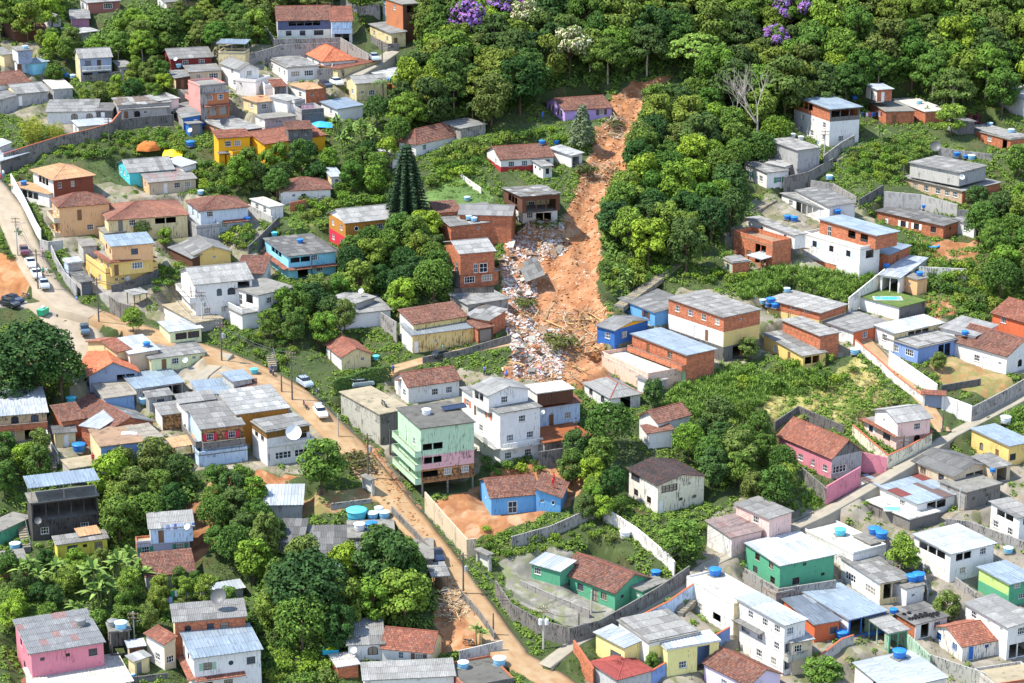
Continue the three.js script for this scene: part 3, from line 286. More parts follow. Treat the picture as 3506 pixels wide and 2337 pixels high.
{l:"white shack with striped sheet roof at end of the brick bungalow",b:[{g:[87.67,10.23,-35.64,0.663,2.05,5.1,2.47,0,1],ro:"shedR",rm:"fibo",wl:"W",ri:0.3,op:"L0w.4;R0d.5"}],n:"shack",c:"shack"},
{l:"three tier brick and white house with brick balcony above tall grass",b:[{g:[65.07,6.44,-22.42,0.738,6.1,15,2.5,0,1],ro:"flat",rm:"terra",wl:"W",wr:"BR",op:"L0w.25;L0d.38;L0d.55;L0d.75;L0B0-1",bc:"BR"},{g:[63.95,6.06,-21.11,0.629,5.01,15,5.4,0,2],ro:"flat",rm:"slabw",wl:"W",op:"L1s.2;L1s.5;L1s.8;R1v.5x2",sh:"LBw",pp:0.5},{g:[66.74,6.14,-21.38,0.618,5.52,15,8,5.4,3],ro:"shedR",rm:"met",wl:"BR",ri:0.2,op:"L2v.2x2;L2v.42x2;L2t.82"}]},
{l:"small house with pale blue sheet roof behind the three tier brick house",b:[{g:[69.91,7.04,-24.52,0.874,7.48,3.98,2.7,0,1],ro:"shedL",rm:"met",wl:"BR",ri:0.3,op:"R0d.4"}]},
{l:"tilted white carport roof beside the peach cube",b:[{g:[70.6,4.6,-16.04,1.046,13.87,3.72,3,0,1],ro:"shedL",rm:"metw",wl:"W",ri:0.6,op:"R0V.5x5;L0V.5x3"}],n:"carport",c:"carport"},
{l:"peach cube hut with flat roof and tank beside the small pool",b:[{g:[73.72,4.45,-15.52,0.597,2.45,4.99,2.87,0,1],ro:"flat",rm:"slab",wl:"PE",op:"L0c.4;L0c.85"}],n:"hut",c:"hut"},
{l:"white walled raised lawn terrace holding a small blue pool",b:[{g:[69.28,2.02,-7.05,0.696,6.89,9.92,2.5,0,1],ro:"flat",rm:"lawn",wl:"W",wr:"DG"}],n:"terrace",c:"terrace"},
{l:"brick house with grey roof standing on a yellow base beside tanks",b:[{g:[54.81,1.32,-4.6,0.808,7.74,11.83,2.85,0,2],ro:"shedR",rm:"fibl",wl:["CRy","BR"],ri:0.3,op:"L1w.25;L1w.5;L1w.8"}]},
{l:"brick upper house with grey roof behind the yellow veranda house",b:[{g:[53.56,-1.54,5.37,0.538,4.07,10.75,4.4,0,2],ro:"shedR",rm:"fib",wl:"BR",ri:0.2}]},
{l:"yellow house with white terrace edge and grey lean to roof",b:[{g:[50.29,-2.38,8.3,0.48,4.72,12.19,2.5,0,1],ro:"shedR",rm:"fib",wl:"YE",ri:0.8,op:"L0d.35;L0w.7;R0v.4x3"}]},
{l:"white and orange house with grey roof beside the long alley",b:[{g:[60.06,-0.23,0.79,0.643,9.2,8.83,2.5,0,1],ro:"shedR",rm:"fib",wl:"W",wr:"OR",ri:0.2,op:"L0d.4;L0d.7;R0w.3;R0d.7"}]},
{l:"cream porch with curved white roof next to the slate blue house",b:[{g:[66.97,-0.53,1.84,0.602,11.71,4.83,2.8,0,1],ro:"shedR",rm:"metw",wl:"W",wr:"CR",ri:0.3,op:"R0V.5x5;L0w.5"}]},
{l:"slate blue tiled house with flat grey roof above a white wall",b:[{g:[70.41,-1.85,6.44,0.623,10.08,8.07,2.74,0,1],ro:"flat",rm:"fibslab",wl:"SB",op:"L0W.25;L0W.7;R0V.65x3"}]},
{l:"white house with brown tiled gable and arched window at the right edge",b:[{g:[85.15,-2.82,9.83,0.688,9.25,11.76,3.42,0,1],ro:"gB",rm:"tileD",wl:"W",ri:2.2,op:"L0c.12;L0d.4;L0w.55;R0a.4x1.2"},{g:[81.02,-0.68,2.37,0.74,6.18,7.47,2.6,0,1],ro:"shedL",rm:"fibl",wl:"W",ri:0.8,op:"L0w.5"}]},
{l:"red orange house with brown tiled roof cut by the right edge",b:[{g:[90.56,-0.51,1.78,0.626,8.51,8.61,4.6,0,2],ro:"gB",rm:"tileR",wl:"OR",ri:2,op:"L1w.7"}]},
{l:"open hall under a large orange tiled gable roof beside the dark tree",b:[{g:[-72.06,-4.09,14.24,0.3,8.22,15,2.5,0,1],ro:"gB",rm:"tileO",wl:"SBl",ri:2,op:"R0V.75x3"}]},
{l:"brown tiled house behind the orange tiled hall roof",b:[{g:[-68.1,-2.47,8.6,0.778,2.64,8.83,3.4,0,1],ro:"gA",rm:"tileR",wl:"CR",ri:1}]},
{l:"white house with white ribbed roof left of the pale lime house",b:[{g:[-65.88,-2.54,8.85,0.543,5.2,7.6,3.15,0,1],ro:"shedR",rm:"metw",wl:"W",wr:"BE",ri:0.7,op:"L0w.4;L0w.7"}]},
{l:"pale lime house with grey roof brick patch and satellite dish",b:[{g:[-62.27,-2.61,9.09,0.431,9.63,6.98,2.38,0,1],ro:"shedR",rm:"fib",wl:"CRd",wr:"YG",ri:0.3,op:"R0d.24;R0w.45;R0c.8"}]},
{l:"pale green block with white ribbed roof behind the lime house",b:[{g:[-60.06,-0.25,0.86,0.453,5.73,6.05,2.5,0,1],ro:"shedR",rm:"metw",wl:"YG",ri:0.2,op:"R0W.35;R0W.75"}],n:"garage",c:"garage"},
{l:"tan corrugated roof shed with blue wall under the dark tree",b:[{g:[-68.26,-6,20.9,0.438,4.94,12.77,2.5,0,1],ro:"shedR",rm:"fibt",wl:"GR",wr:"BLg",ri:0.7}],n:"shed",c:"shed"},
{l:"pale blue metal roofed shed with barred open side",b:[{g:[-63.45,-5.2,18.13,0.464,8.18,7.54,2.5,0,1],ro:"shedR",rm:"met",wl:"W",wr:"COl",ri:0.3,op:"R0V.75x5"}],n:"shed",c:"shed"},
{l:"small corrugated roof hut with white awning beside a blue tank",b:[{g:[-60.96,-5.95,20.74,0.407,3.94,4.17,2.5,0,1],ro:"shedR",rm:"fib",wl:"GR",ri:0.3,op:"R0w.5"}],n:"hut",c:"hut"},
{l:"weathered tan house with white metal roof and brick lattice balcony at left edge",b:[{g:[-85.55,-8.49,29.59,0.279,8.94,10,4.62,0,2],ro:"shedR",rm:"metw",wl:"BEw",ri:1.2,op:"R1a.42x1.3;R1a.78x1.3;R1B0-1;R0d.15;R0w.35;R0V.75x3",bc:"BR"}]},
{l:"brown tiled cross gabled house with a white patch in its roof",b:[{g:[-66.47,-8.75,30.48,0.621,8.36,15,2.7,0,1],ro:"gB",rm:"tileD",wl:"W",wr:"BR",ri:1.6,op:"L0w.5;L0v.8x3",rm2:"fib"},{g:[-67.65,-8.87,30.92,1.136,7.5,3.54,3.4,0,1],ro:"shedL",rm:"metw",wl:"BR",ri:0.6},{g:[-74.17,-8.13,28.32,0.481,3.8,5.65,3,0,1],ro:"shedR",rm:"tileD",wl:"BR",ri:1}]},
{l:"slate blue flat roofed house with roof tiles piled on its slab",b:[{g:[-65.92,-11.34,39.52,0.372,6.86,9.12,5.67,0,2],ro:"flat",rm:"terra",wl:"CR",wr:"SB",op:"R1W.3;R0w.3"},{g:[-70.72,-11.76,40.98,0.46,4.96,4.73,2.82,0,1],ro:"flat",rm:"slabt",wl:"COl",wr:"DG",op:"R0V.55x3.4"}]},
{l:"tan corrugated roofed lean to behind the slate blue flat roofed house",b:[{g:[-60.05,-10.34,36.02,0.512,3.57,6.52,4.6,0,2],ro:"shedR",rm:"fibt",wl:"GR",ri:0.3}]},
{l:"cream hut with grey slate roof and dark door beside the steep stairs",b:[{g:[-75.01,-8.84,30.82,0.281,3.3,2.54,2.48,0,1],ro:"shedR",rm:"fibd",wl:"CR",ri:0.3,op:"R0d.55"}],n:"hut",c:"hut"},
{l:"house clad in brown stone tiles with grey roof left of red shutters house",b:[{g:[-58.03,-7.42,25.86,0.381,3.93,5.27,2.6,0,1],ro:"shedR",rm:"fib",wl:"W",wr:"ST",ri:0.4}]},
{l:"two storey house with red shutters stone cladding and blue balcony",b:[{g:[-50.33,-10.08,35.12,0.363,6.98,9.49,5.91,0,2],ro:"shedR",rm:"fib",wl:["LBw","LBw"],wr:["LBw","ST"],ri:1,op:"R1s.2;R1s.72;R0s.27;R0s.78;R1B0-1;L1B0-1;L0V.5x3",sh:"RD",bc:"COd"},{g:[-50.78,-10.35,36.08,0.381,8.13,3,1.9,0,1],ro:"flat",rm:"slab",wl:"LBw",pp:0.5}]},
{l:"small orange sheet awning in front of the stone clad house",b:[{g:[-54.92,-9.95,34.67,0.48,4.16,3.36,2.6,0,1],ro:"open",rm:"peach",wl:"W",ri:0.4}],n:"canopy",c:"canopy"},
{l:"wide pale corrugated warehouse roof behind the brown banded house",b:[{g:[-45.13,-8.58,29.9,0.412,8.86,10.32,5.2,0,2],ro:"shedR",rm:"fibw",wl:"W",wr:"MU",ri:0.9},{g:[-53.54,-7.94,27.66,0.487,6.57,4.25,4.4,0,2],ro:"shedR",rm:"fib",wl:"W",ri:0.4},{g:[-54.99,-7.19,25.06,0.417,5.79,2.61,4.2,0,1],ro:"shedR",rm:"fib",wl:"W",ri:0.6}],c:"warehouse"},
{l:"white house with brown parapet band and large satellite dish on its balcony",b:[{g:[-39.69,-10.28,35.81,0.507,7.56,6.09,5.81,0,2],ro:"flat",rm:"fibslab",wl:"W",op:"R0W.25x1.6;R0W.75x1.6;L1w.3;L1w.7;R1w.85",ba:"MUb",bh:1.1},{g:[-39.34,-10.24,35.7,0.428,7.79,7.94,3,0,1],ro:"flat",rm:"slabw",wl:"W",op:"R0W.3x1.4;R0d.48;R0W.75x1.6",pp:0.5}]},
{l:"pale metal roof near the curved driveway",b:[{g:[-52.4,-5.95,20.75,0.316,6.19,7.19,2.9,0,1],ro:"shedR",rm:"met",wl:"CO",ri:0.3}],n:"shed",c:"shed"},
{l:"block shed with pale metal roof and small tile lean to",b:[{g:[-47.05,-5.12,17.82,0.511,3.34,4.77,3.6,0,1],ro:"shedR",rm:"met",wl:"COl",ri:0.2},{g:[-46.48,-5.5,19.15,0.115,3.22,4,2.5,0,1],ro:"shedR",rm:"tileD",wl:"W",ri:0.9}],n:"shed",c:"shed"},
{l:"black stained building under a long pale ribbed metal canopy",b:[{g:[-74.25,-15.77,54.95,0.351,10.31,4.42,6.25,0,2],ro:"flat",rm:"slab",wl:"BK",op:"R0w.18;R0w.78;R1V.5x12",can:0.05}]},
{l:"small white cottage with red brown gable roof in a green yard",b:[{g:[-29.43,-2.47,8.61,0.395,5.34,8.31,2.5,0,1],ro:"gB",rm:"tileR",wl:"W",wr:"CR",ri:1.3,op:"L0d.72x.8;R0c.72"}],n:"cottage"},  // right wall cream stands for shade on the white paint
{l:"white house with red brown tiled gable roof on the concrete terrace",b:[{g:[-17.49,-5.29,18.43,0.444,9.37,6.05,3.08,0,1],ro:"gA",rm:"tileD",wl:"W",ri:1.5,op:"L0w.3;L0c.7;R0s.52;R0s.8",sh:"W"},{g:[-19.39,-4.38,15.27,-0.267,1.6,4,2.3,0,1],ro:"shedL",rm:"tileD",wl:"W",ri:0.4,op:"L0v.5x2"}]},
{l:"tall concrete parking terrace wall beside the clay road",b:[{g:[-21.63,-8.62,30.05,0.553,5.68,13.92,5.29,0,2],ro:"flat",rm:"slabt",wl:"COg",wr:"COd"}],n:"terrace",c:"terrace"},
{l:"four level green apartment building with pink and stone patches beside the road",b:[{g:[-14.41,-12.56,43.77,0.379,8.97,11.2,11.36,2.2,4],ro:"flat",rm:"slabd",wl:["LGb","LGb","LGb"],wr:["STm","PKg","LGb"],op:"R2v.22x3.4;R2v.6x4;R1v.22x3;R1v.55x4.2;R0v.15x2.6;R0w.5;R0w.83;L2w.3;L2d.6;L1w.3;L1w.75;L0d.5;L2B0-1;L1B0-1;L0B0-1",bc:"LGb",ra:2.2,st:1}],n:"apartment_building"},
{l:"white four level house with lilac shade balustrade and grey roofs",b:[{g:[-1.91,-10.24,35.66,0.491,7.36,13.6,8.95,0,3],ro:"shedR",rm:"fib",wl:["W","W","W"],ri:0.5,op:"L2s.3;L2d.65;L2s.85;R2w.55;R1w.25;R1w.75;R0w.2;R0w.7;R1Q0-1;L1Q0-1;L1w.5;L0c.4",sh:"OR"},{g:[-3.8,-9.58,33.39,0.513,7.36,5.44,10.6,7.6,4],ro:"gB",rm:"fibl",wl:"W",ri:1,op:"R3w.4;L3v.6x3"}],n:"apartment_building"},
{l:"blue and white house with tiled roof below a white slab roof with tank",b:[{g:[4.51,-7.29,25.39,0.442,7.61,5.97,3.62,0,1],ro:"shedR",rm:"tileR",wl:"LBw",ri:1,op:"R0d.3;R0w.7;R1v.5x8;R1A0-.8",am:"tileR"},{g:[4.24,-7.84,27.33,0.422,6.46,4.63,7.2,5,3],ro:"flat",rm:"slabw",wl:"W",wr:"BN"}]},
{l:"mud covered concrete terrace below the blue and white house",b:[{g:[5.31,-9.85,34.33,0.469,8.71,7,3,0,1],ro:"flat",rm:"mud",wl:"CO",wr:"COd"}],n:"terrace",c:"terrace"},
{l:"white bungalow with grey hipped roof and red ridge tiles",b:[{g:[16.57,-5.95,20.74,0.451,5.68,9.47,2.5,0,1],ro:"hip",rm:"fibl",wl:"W",ri:1.4,op:"L0a.3x1.4;L0w.75;R0V.5x2"}]},
{l:"tall narrow white house with brown tiled roof and porch",b:[{g:[23.95,-8.76,30.51,0.666,7.02,4.63,4.23,0,1],ro:"gA",rm:"tileD",wl:"W",ri:1.3,op:"L1s.4;L0d.3;R1w.4",sh:"W"},{g:[21.51,-8.3,28.93,-1.358,3.8,4,2.6,0,1],ro:"shedR",rm:"tileD",wl:"W",ri:0.4}]},
{l:"bright blue house with brown tiled roof in a bare earth yard",b:[{g:[-3.26,-13.94,48.58,0.241,7.68,8.03,3.02,0,1],ro:"gA",rm:"tileD",wl:"BL",ri:1.7,op:"R0t.45x1.5;L0c.5"},{g:[3.78,-13.59,47.34,-0.181,3.93,7,2.5,0,1],ro:"shedE",rm:"tileD",wl:"BL",ri:1.2,op:"R0c.25;R0o.7x.6"}]},
{l:"derelict cream house with dark collapsed tile roof and mould streaks",b:[{g:[22.96,-13.82,48.16,0.506,8.67,8.62,4.84,0,2],ro:"gB",rm:"tileK",wl:["Wm","Wm"],wr:["CRm","CRm"],ri:1,op:"L1W.78x1.2;R1W.25x1.4;L0w.3;L0w.75;R0d.08;R0c.5;R0c.8"}]},
{l:"pink house with large brown tiled gable roof and glazed porch",b:[{g:[51.41,-11.3,39.37,0.57,6.33,13.44,3.78,0,1],ro:"gB",rm:"tileR",wl:"PK",wr:"GR",ri:2.4,op:"L0w.12;L0w.35x.7;L0w.58;R0W.25x1.4;R0W.72x1.3;R0t.47",gc:"DG"}]},
{l:"pale pink two tier house with grey gable roof inside a stained wall",b:[{g:[63.02,-9.04,31.49,0.439,6.23,9.45,2.52,0,1],ro:"flat",rm:"tileflat",wl:"LP",op:"L0W.3;L0s.78;R0d.35;R0a.65x1.3",sh:"W"},{g:[63.02,-9.25,32.24,0.396,6.16,7.11,5.3,2.6,2],ro:"gA",rm:"fibl",wl:"W",wr:"LP",ri:1.1,op:"L1c.6;R1w.6"}]},
{l:"bright yellow house with blue grey metal roof at the right edge",b:[{g:[80.54,-10.3,35.87,0.506,4.69,9.23,3.5,0,1],ro:"shedR",rm:"met",wl:"YE",ri:0.2,op:"L0d.3;L0a.72;R0w.2;L0A.05-.55",am:"metw"}]},
{l:"beige tiled house with dark corrugated gable roof",b:[{g:[70.51,-12.13,42.25,0.615,8.75,8.94,2.5,0,1],ro:"gB",rm:"fibd",wl:"BE",ri:1.2,op:"L0w.3;L0w.75;R0v.55x4"}]},
{l:"wide low house with patched metal roof white lattice and plunge pool",b:[{g:[63.59,-14.19,49.44,0.569,10.3,13.83,2.5,0,1],ro:"shedR",rm:"metp",wl:"W",ri:0.3,op:"L0d.5;L0w.25;R0v.4x4;L0c.7;L0c.85"},{g:[62,-15.08,52.55,0.592,6.09,15,2,0,1],ro:"flat",rm:"slabw",wl:"COd"}]},
{l:"stained concrete workshop with lattice vents beside the patched roof",b:[{g:[71.74,-13.57,47.3,0.59,7.38,6,3,0,1],ro:"flat",rm:"slab",wl:"CO",wr:"COd",op:"R0c.2;R0c.6"}]},
{l:"small olive yellow house with grey roof above banana plants",b:[{g:[-69.62,-17.06,59.43,0.375,7.68,2.51,2.48,0,1],ro:"shedR",rm:"fib",wl:"OL",ri:0.3,op:"R0w.3x1.3;R0c.55;R0w.82"}]},
{l:"small orange awning against the black stained building",b:[{g:[-66.53,-16.32,56.86,0.44,2.93,2.31,2.2,0,1],ro:"open",rm:"peach",wl:"W",ri:0.3}],n:"canopy",c:"canopy"},
{l:"lilac grey house with green shutters and a rooftop hut with washing",b:[{g:[-57.44,-17.06,59.46,0.258,8.08,2.18,2.5,0,1],ro:"flat",rm:"slabt",wl:"BR",wr:"PUg",op:"R0s.16;R0s.82",sh:"GNd",pp:0.35},{g:[-55.3,-17.02,59.31,0.201,6.44,4.57,5,2.4,2],ro:"shedR",rm:"fibl",wl:"W",wr:"LBw",ri:0.7,op:"R1d.25"}]},
{l:"brown tiled roof house below the lilac grey house",b:[{g:[-54.89,-19.14,66.7,0.272,7.16,4.99,2.4,0,1],ro:"shedR",rm:"tileD",wl:"W",wr:"GR",ri:1.5}]},
{l:"brick house with flat concrete roof at the left edge above banana plants",b:[{g:[-78.67,-18.4,64.12,0.327,5.07,4.36,2.55,0,1],ro:"flat",rm:"slab",wl:"BR"}]},
{l:"green walled stair terrace at the left edge beside the black building",b:[{g:[-79.65,-16.27,56.69,1.049,8.22,3.7,2.4,0,1],ro:"flat",rm:"slab",wl:"GN"}],n:"terrace",c:"terrace"},
{l:"pink two storey house with patchwork grey roof in the lower left corner",b:[{g:[-68.12,-25.32,88.23,0.399,10.34,11.44,5.6,0,2],ro:"shedR",rm:"fibx",wl:"PK",ri:0.5,op:"R1c.15;R1c.5;R1w.85;L1w.65;L1c.2;L0w.5;L0A-.05-1",am:"tileR"}]},
{l:"low house with broad cream white roof in front of the pink house",b:[{g:[-66.22,-26.92,93.8,0.396,13.18,9.16,3.2,0,1],ro:"shedR",rm:"creamr",wl:"W",ri:0.3}]},
{l:"open concrete water tower with two tanks left of the utility pole",b:[{g:[-58.11,-23.25,81.01,0.302,2.78,3.09,3.69,0,1],ro:"flat",rm:"slab",wl:"CO",wr:"DG",op:"R0V.5x3;L0V.5x1.8"}],n:"tower",c:"tower"},
{l:"tiny hut with tilted white roof beside the concrete water tower",b:[{g:[-55.15,-23.73,82.68,0.35,2.07,1.6,2.5,0,1],ro:"shedR",rm:"metw",wl:"BE",wr:"BN",ri:0.2,op:"R0d.6"}],n:"hut",c:"hut"},
{l:"tiny cream hut in the tiled yard with a paddling pool",b:[{g:[-54,-24.56,85.57,0.758,2.49,1.6,2.5,0,1],ro:"shedR",rm:"fibw",wl:"CR",ri:0.2,op:"R0d.3"}],n:"hut",c:"hut"},
{l:"white house with blue grey metal roof and round window at the bottom left",b:[{g:[-44.88,-25.75,89.71,0.325,9.6,8.53,6,0,2],ro:"shedR",rm:"met",wl:["W","W"],ri:0.3,op:"R1s.2;R1o.55;R1w.85;R0w.2;R0w.5;L1w.5;R1A0-.75;L1A-.05-1",sh:"LGd",am:"tileR"},{g:[-48.64,-23.38,81.47,0.215,10.13,4.44,5.6,0,2],ro:"shedR",rm:"fib",wl:"CR",wr:"BR",ri:0.7,op:"R1a.18;R1t.5;R1w.7"},{g:[-49.87,-24.17,84.21,0.71,1.83,4.81,4.2,0,1],ro:"shedL",rm:"tileR",wl:"W",wr:"BE",ri:0.5,op:"R1w.5;L0w.4"}]},
{l:"long low white sheet shelter behind the washing lines",b:[{g:[-45.9,-20.03,69.81,0.421,6,2.5,1.7,0,1],ro:"shedR",rm:"metw",wl:"GR",ri:0.2}],n:"shed",c:"shed"},
{l:"grey fluted roof house hidden under the big round tree",b:[{g:[-31.16,-17.94,62.51,0.036,8.9,9,2.6,0,1],ro:"shedR",rm:"fibd",wl:"GR",ri:1.4},{g:[-27.13,-18.44,64.24,0.032,4.97,3,2.2,0,1],ro:"shedR",rm:"met",wl:"GR",ri:0.6}]},
{l:"small grey corrugated roof left of the fluted roof",b:[{g:[-35.63,-16.95,59.06,-0.048,3.38,6,2.6,0,1],ro:"shedR",rm:"fibd",wl:"GR",ri:1.4}],n:"shed",c:"shed"},
{l:"low block building with weathered roof and white metal sheets by the slope",b:[{g:[-38.74,-14.3,49.81,0.044,5.68,6,2.6,0,1],ro:"shedR",rm:"metw",wl:"CO",wr:"GR",ri:1}]},
{l:"concrete slab carrying a cluster of blue and white tanks",b:[{g:[-25.05,-16.66,58.06,0.083,6.91,7,2.6,0,1],ro:"flat",rm:"slab",wl:"CO"}],n:"terrace",c:"terrace"},
{l:"flat concrete roof tucked under the road wall beside the blue truck",b:[{g:[-15.68,-18.1,63.07,0.044,3.62,8,2.6,0,1],ro:"flat",rm:"slab",wl:"CO",wr:"DG"}]},
{l:"grey roofed roadside shelter on wooden posts",b:[{g:[-11.85,-19.25,67.09,0.197,2.31,4.74,2.6,0,1],ro:"open",rm:"fib",wl:"BN",ri:0.2}],n:"canopy",c:"canopy"},
{l:"white cottage with mottled brown tiled roof near the bottom edge",b:[{g:[-11.63,-24.01,83.67,1.34,5.76,7.33,2.5,0,1],ro:"gB",rm:"tileR",wl:"W",wr:"CR",ri:1.9,op:"L0s.25;L0w.62x.6",sh:"BN"},{g:[-23.63,-23.58,82.17,0.11,5.03,6,2.5,0,1],ro:"shedR",rm:"fib",wl:"W",ri:1.2,op:"R0a.7x1.6"}],n:"cottage"},
{l:"corrugated roof house cut by the bottom edge in the middle",b:[{g:[-20.82,-25.89,90.21,0.117,12.64,4.68,3,0,1],ro:"shedR",rm:"fibl",wl:"W",ri:0.4,op:"R0W.6"}]},
{l:"dark flat slab roof with tanks and pipes at the bottom edge",b:[{g:[-6.55,-26.44,92.12,0.407,7.44,8.47,3,0,1],ro:"flat",rm:"slabd",wl:"BR",wr:"DG",pp:0.3}]},
{l:"small brick lean to beside the green paddling pool",b:[{g:[-24.84,-24.73,86.16,0.344,2.96,4,2,0,1],ro:"shedR",rm:"slabw",wl:"BR",ri:0.1}],n:"shed",c:"shed"},
{l:"green house with mottled brown tiled gable on a walled corner plot",b:[{g:[15.32,-20.38,71,0.774,7.93,11.56,2.77,0,1],ro:"gB",rm:"tileD",wl:"GN",ri:1.8,op:"L0w.2;L0t.35x1.2;L0w.62;L0w.86;R0c.2"},{g:[7.24,-18.86,65.72,0.93,3.64,5.26,2.5,0,1],ro:"shedL",rm:"metw",wl:"GN",ri:0.4,op:"L0w.8"},{g:[19.45,-20.18,70.31,0.788,5.28,2.29,2.5,0,1],ro:"flat",rm:"slab",wl:"GN",op:"L0c.4"}]},
{l:"modern yellow and white house with charcoal flat roof and balcony",b:[{g:[19.62,-24.28,84.62,0.47,8.3,8.78,4.6,0,2],ro:"flat",rm:"fibslab",wl:"W",wr:"YEp",op:"L0W.6;R0w.2;R0c.5",ba:"W",bh:0.6},{g:[22.23,-24.56,85.56,0.387,8.22,3.22,4.2,0,1],ro:"flat",rm:"metw",wl:"YEp",op:"R0w.3;R0V.7x2"},{g:[16.15,-24.17,84.21,0.641,2.99,6.53,3.6,0,1],ro:"shedL",rm:"metw",wl:"YEp",ri:0.3,op:"L0D.3"}]},
{l:"grey hut with bright red hipped sheet roof and flue pipe",b:[{g:[14.93,-25.91,90.28,0.552,5.81,6.66,3.2,0,1],ro:"hip",rm:"redm",wl:"GRl",ri:0.7}],n:"hut",c:"hut"},
{l:"white house with brown tiled roof cut by the bottom edge",b:[{g:[33.33,-26.23,91.4,0.649,6.09,9.38,3.2,0,1],ro:"gB",rm:"tileD",wl:"PKp",ri:1.5,op:"L0t.2;L0w.55"}]},
{l:"cream white split level house with flat terrace roof",b:[{g:[32.45,-22.09,76.97,0.531,5.62,12.19,4.8,0,2],ro:"flat",rm:"slabw",wl:"W",wr:"CR",op:"L0v.35x2;L0W.75",pp:0.3}]},
{l:"pale pink house with rusty fan shaped corrugated roof",b:[{g:[33.64,-17.03,59.34,0.549,5.7,6.29,3.63,0,1],ro:"shedR",rm:"fibp",wl:"Wp",wr:"LP",ri:0.6,op:"R0c.5;R0c.8"},{g:[39.58,-16.32,56.86,0.686,4.87,7.18,5,0,2],ro:"shedR",rm:"fib",wl:"LP",ri:0.3,op:"L1w.4;R0c.5"}]},
{l:"green two storey house under a pale ribbed metal roof",b:[{g:[40.18,-19.33,67.35,0.477,9.79,9.48,4.52,0,2],ro:"shedR",rm:"metw",wl:"GN",ri:0.3,op:"L0w.2;L0w.7;L1w.25;R1c.45;R0c.8;R0w.3;L1w.65"}]},
{l:"white house with big glazed openings and twin blue tanks",b:[{g:[54.9,-20.1,70.03,0.429,5.14,10.81,3.56,0,1],ro:"shedR",rm:"fib",wl:"W",wr:"CR",ri:0.2,op:"L0W.25x1.4;L0W.75x1.4;R0v.4x3"},{g:[58.77,-20.23,70.48,0.495,3.17,4,3,0,1],ro:"flat",rm:"slab",wl:"W",op:"R0c.4"}]},
{l:"large pale blue sheet roof in front of the glazed white house",b:[{g:[49.32,-22.16,77.21,0.51,6.55,11.96,2.9,0,1],ro:"shedR",rm:"met",wl:"W",wr:"BLd",ri:0.2,op:"R0V.5x7;L0V.5x6"}],n:"carport",c:"carport"},
{l:"tall narrow white building with balconies at the lower right",b:[{g:[38.84,-24.51,85.41,0.569,3.77,11.03,7.9,0,3],ro:"shedR",rm:"metw",wl:["W","W","W"],wr:["W","Wp","W"],ri:0.2,op:"L2w.15;L2w.4;L2w.7;L1w.15;L1w.5;L1v.8x2;L0w.2;L0w.5;R2w.3;R1v.5x4;R0v.5x4;R1B0-1;L2A.4-1",bc:"COg"},{g:[40.06,-24.5,85.35,0.389,3.25,5,5.2,0,2],ro:"shedR",rm:"fibw",wl:"W",wr:"BE",ri:0.3,op:"R1w.3;R1w.7"}],n:"apartment_building"},
{l:"orange red house with striped metal roof",b:[{g:[44.15,-22.48,78.34,0.386,4.03,9.29,2.94,0,1],ro:"shedR",rm:"mets",wl:"OR",ri:0.3,op:"R0w.8;L0w.4"}]},
{l:"open green shelter house with stained corrugated roof",b:[{g:[54.72,-23.06,80.36,0.436,3.17,6.41,3.02,0,1],ro:"shedR",rm:"fib",wl:"GNp",wr:"GN",ri:0.2,op:"R0V.5x5;L0V.5x4"}]},
{l:"low brick house with old tyres weighing down its grey roof",b:[{g:[58.98,-22.31,77.73,0.532,5.95,5.21,2.5,0,1],ro:"shedR",rm:"fibd",wl:"BR",wr:"W",ri:0.2,op:"R0w.7;R0V.3x1.5"}]},
{l:"old white cottage with brown tiled roof and bright blue windows",b:[{g:[65.05,-23.63,82.32,0.404,5.94,7.8,2.46,0,1],ro:"gA",rm:"tileR",wl:"Wm",ri:1.4,op:"L0w.25;L0w.78;R0d.25;R0c.7",fc:"blue"}],n:"cottage"},
{l:"white two storey house with broad grey roof beside the blue window cottage",b:[{g:[71.47,-23.54,82.03,0.467,4.95,9.77,5.15,0,2],ro:"shedL",rm:"fibl",wl:"W",ri:0.4,op:"L1c.15;L1c.45;L1w.8;R1w.5;R0V.4x3"}]},
{l:"lime green house with pale metal roof at the right edge",b:[{g:[74.01,-20.22,70.47,0.501,4.96,6.97,3.71,0,2],ro:"shedR",rm:"met",wl:["GN","YGb"],wr:"GN",ri:0.2,op:"R1w.3;R0w.5"}]},
{l:"white house with flat metal roof and open upper veranda",b:[{g:[66.14,-18.62,64.87,0.527,8.57,8.49,4.7,0,2],ro:"shedR",rm:"metw",wl:"W",wr:["W","W"],ri:0.2,op:"L1v.5x6;R1v.3x3;R0w.3;R1w.75"}]},
{l:"white balcony house at the right edge behind a long grey wall",b:[{g:[78.32,-16.02,55.81,0.471,3.43,6.94,4.46,0,2],ro:"shedR",rm:"fib",wl:"W",ri:0.3,op:"L1v.5x4;L0w.3;L0w.8;R1v.5x2"}]},
{l:"broad white roof with blue tank cut by the bottom edge at right",b:[{g:[52.75,-26.65,92.85,0.357,9.24,9.63,3.4,0,1],ro:"shedL",rm:"metw",wl:"W",ri:0.5,op:"L0v.3x3"}]},
{l:"bare concrete terrace with brick parapet in the lower right corner",b:[{g:[67.98,-26.1,90.93,0.321,7.54,5.67,2.4,0,1],ro:"flat",rm:"slabt",wl:"COl",wr:"BR",pp:0.4}],n:"terrace",c:"terrace"},
{l:"bright white roof terrace with round tank below the stained wall",b:[{g:[51.89,-17.81,62.05,0.555,6.5,12.1,2.6,0,1],ro:"flat",rm:"slabw",wl:"W",pp:0.3}],n:"terrace",c:"terrace"},
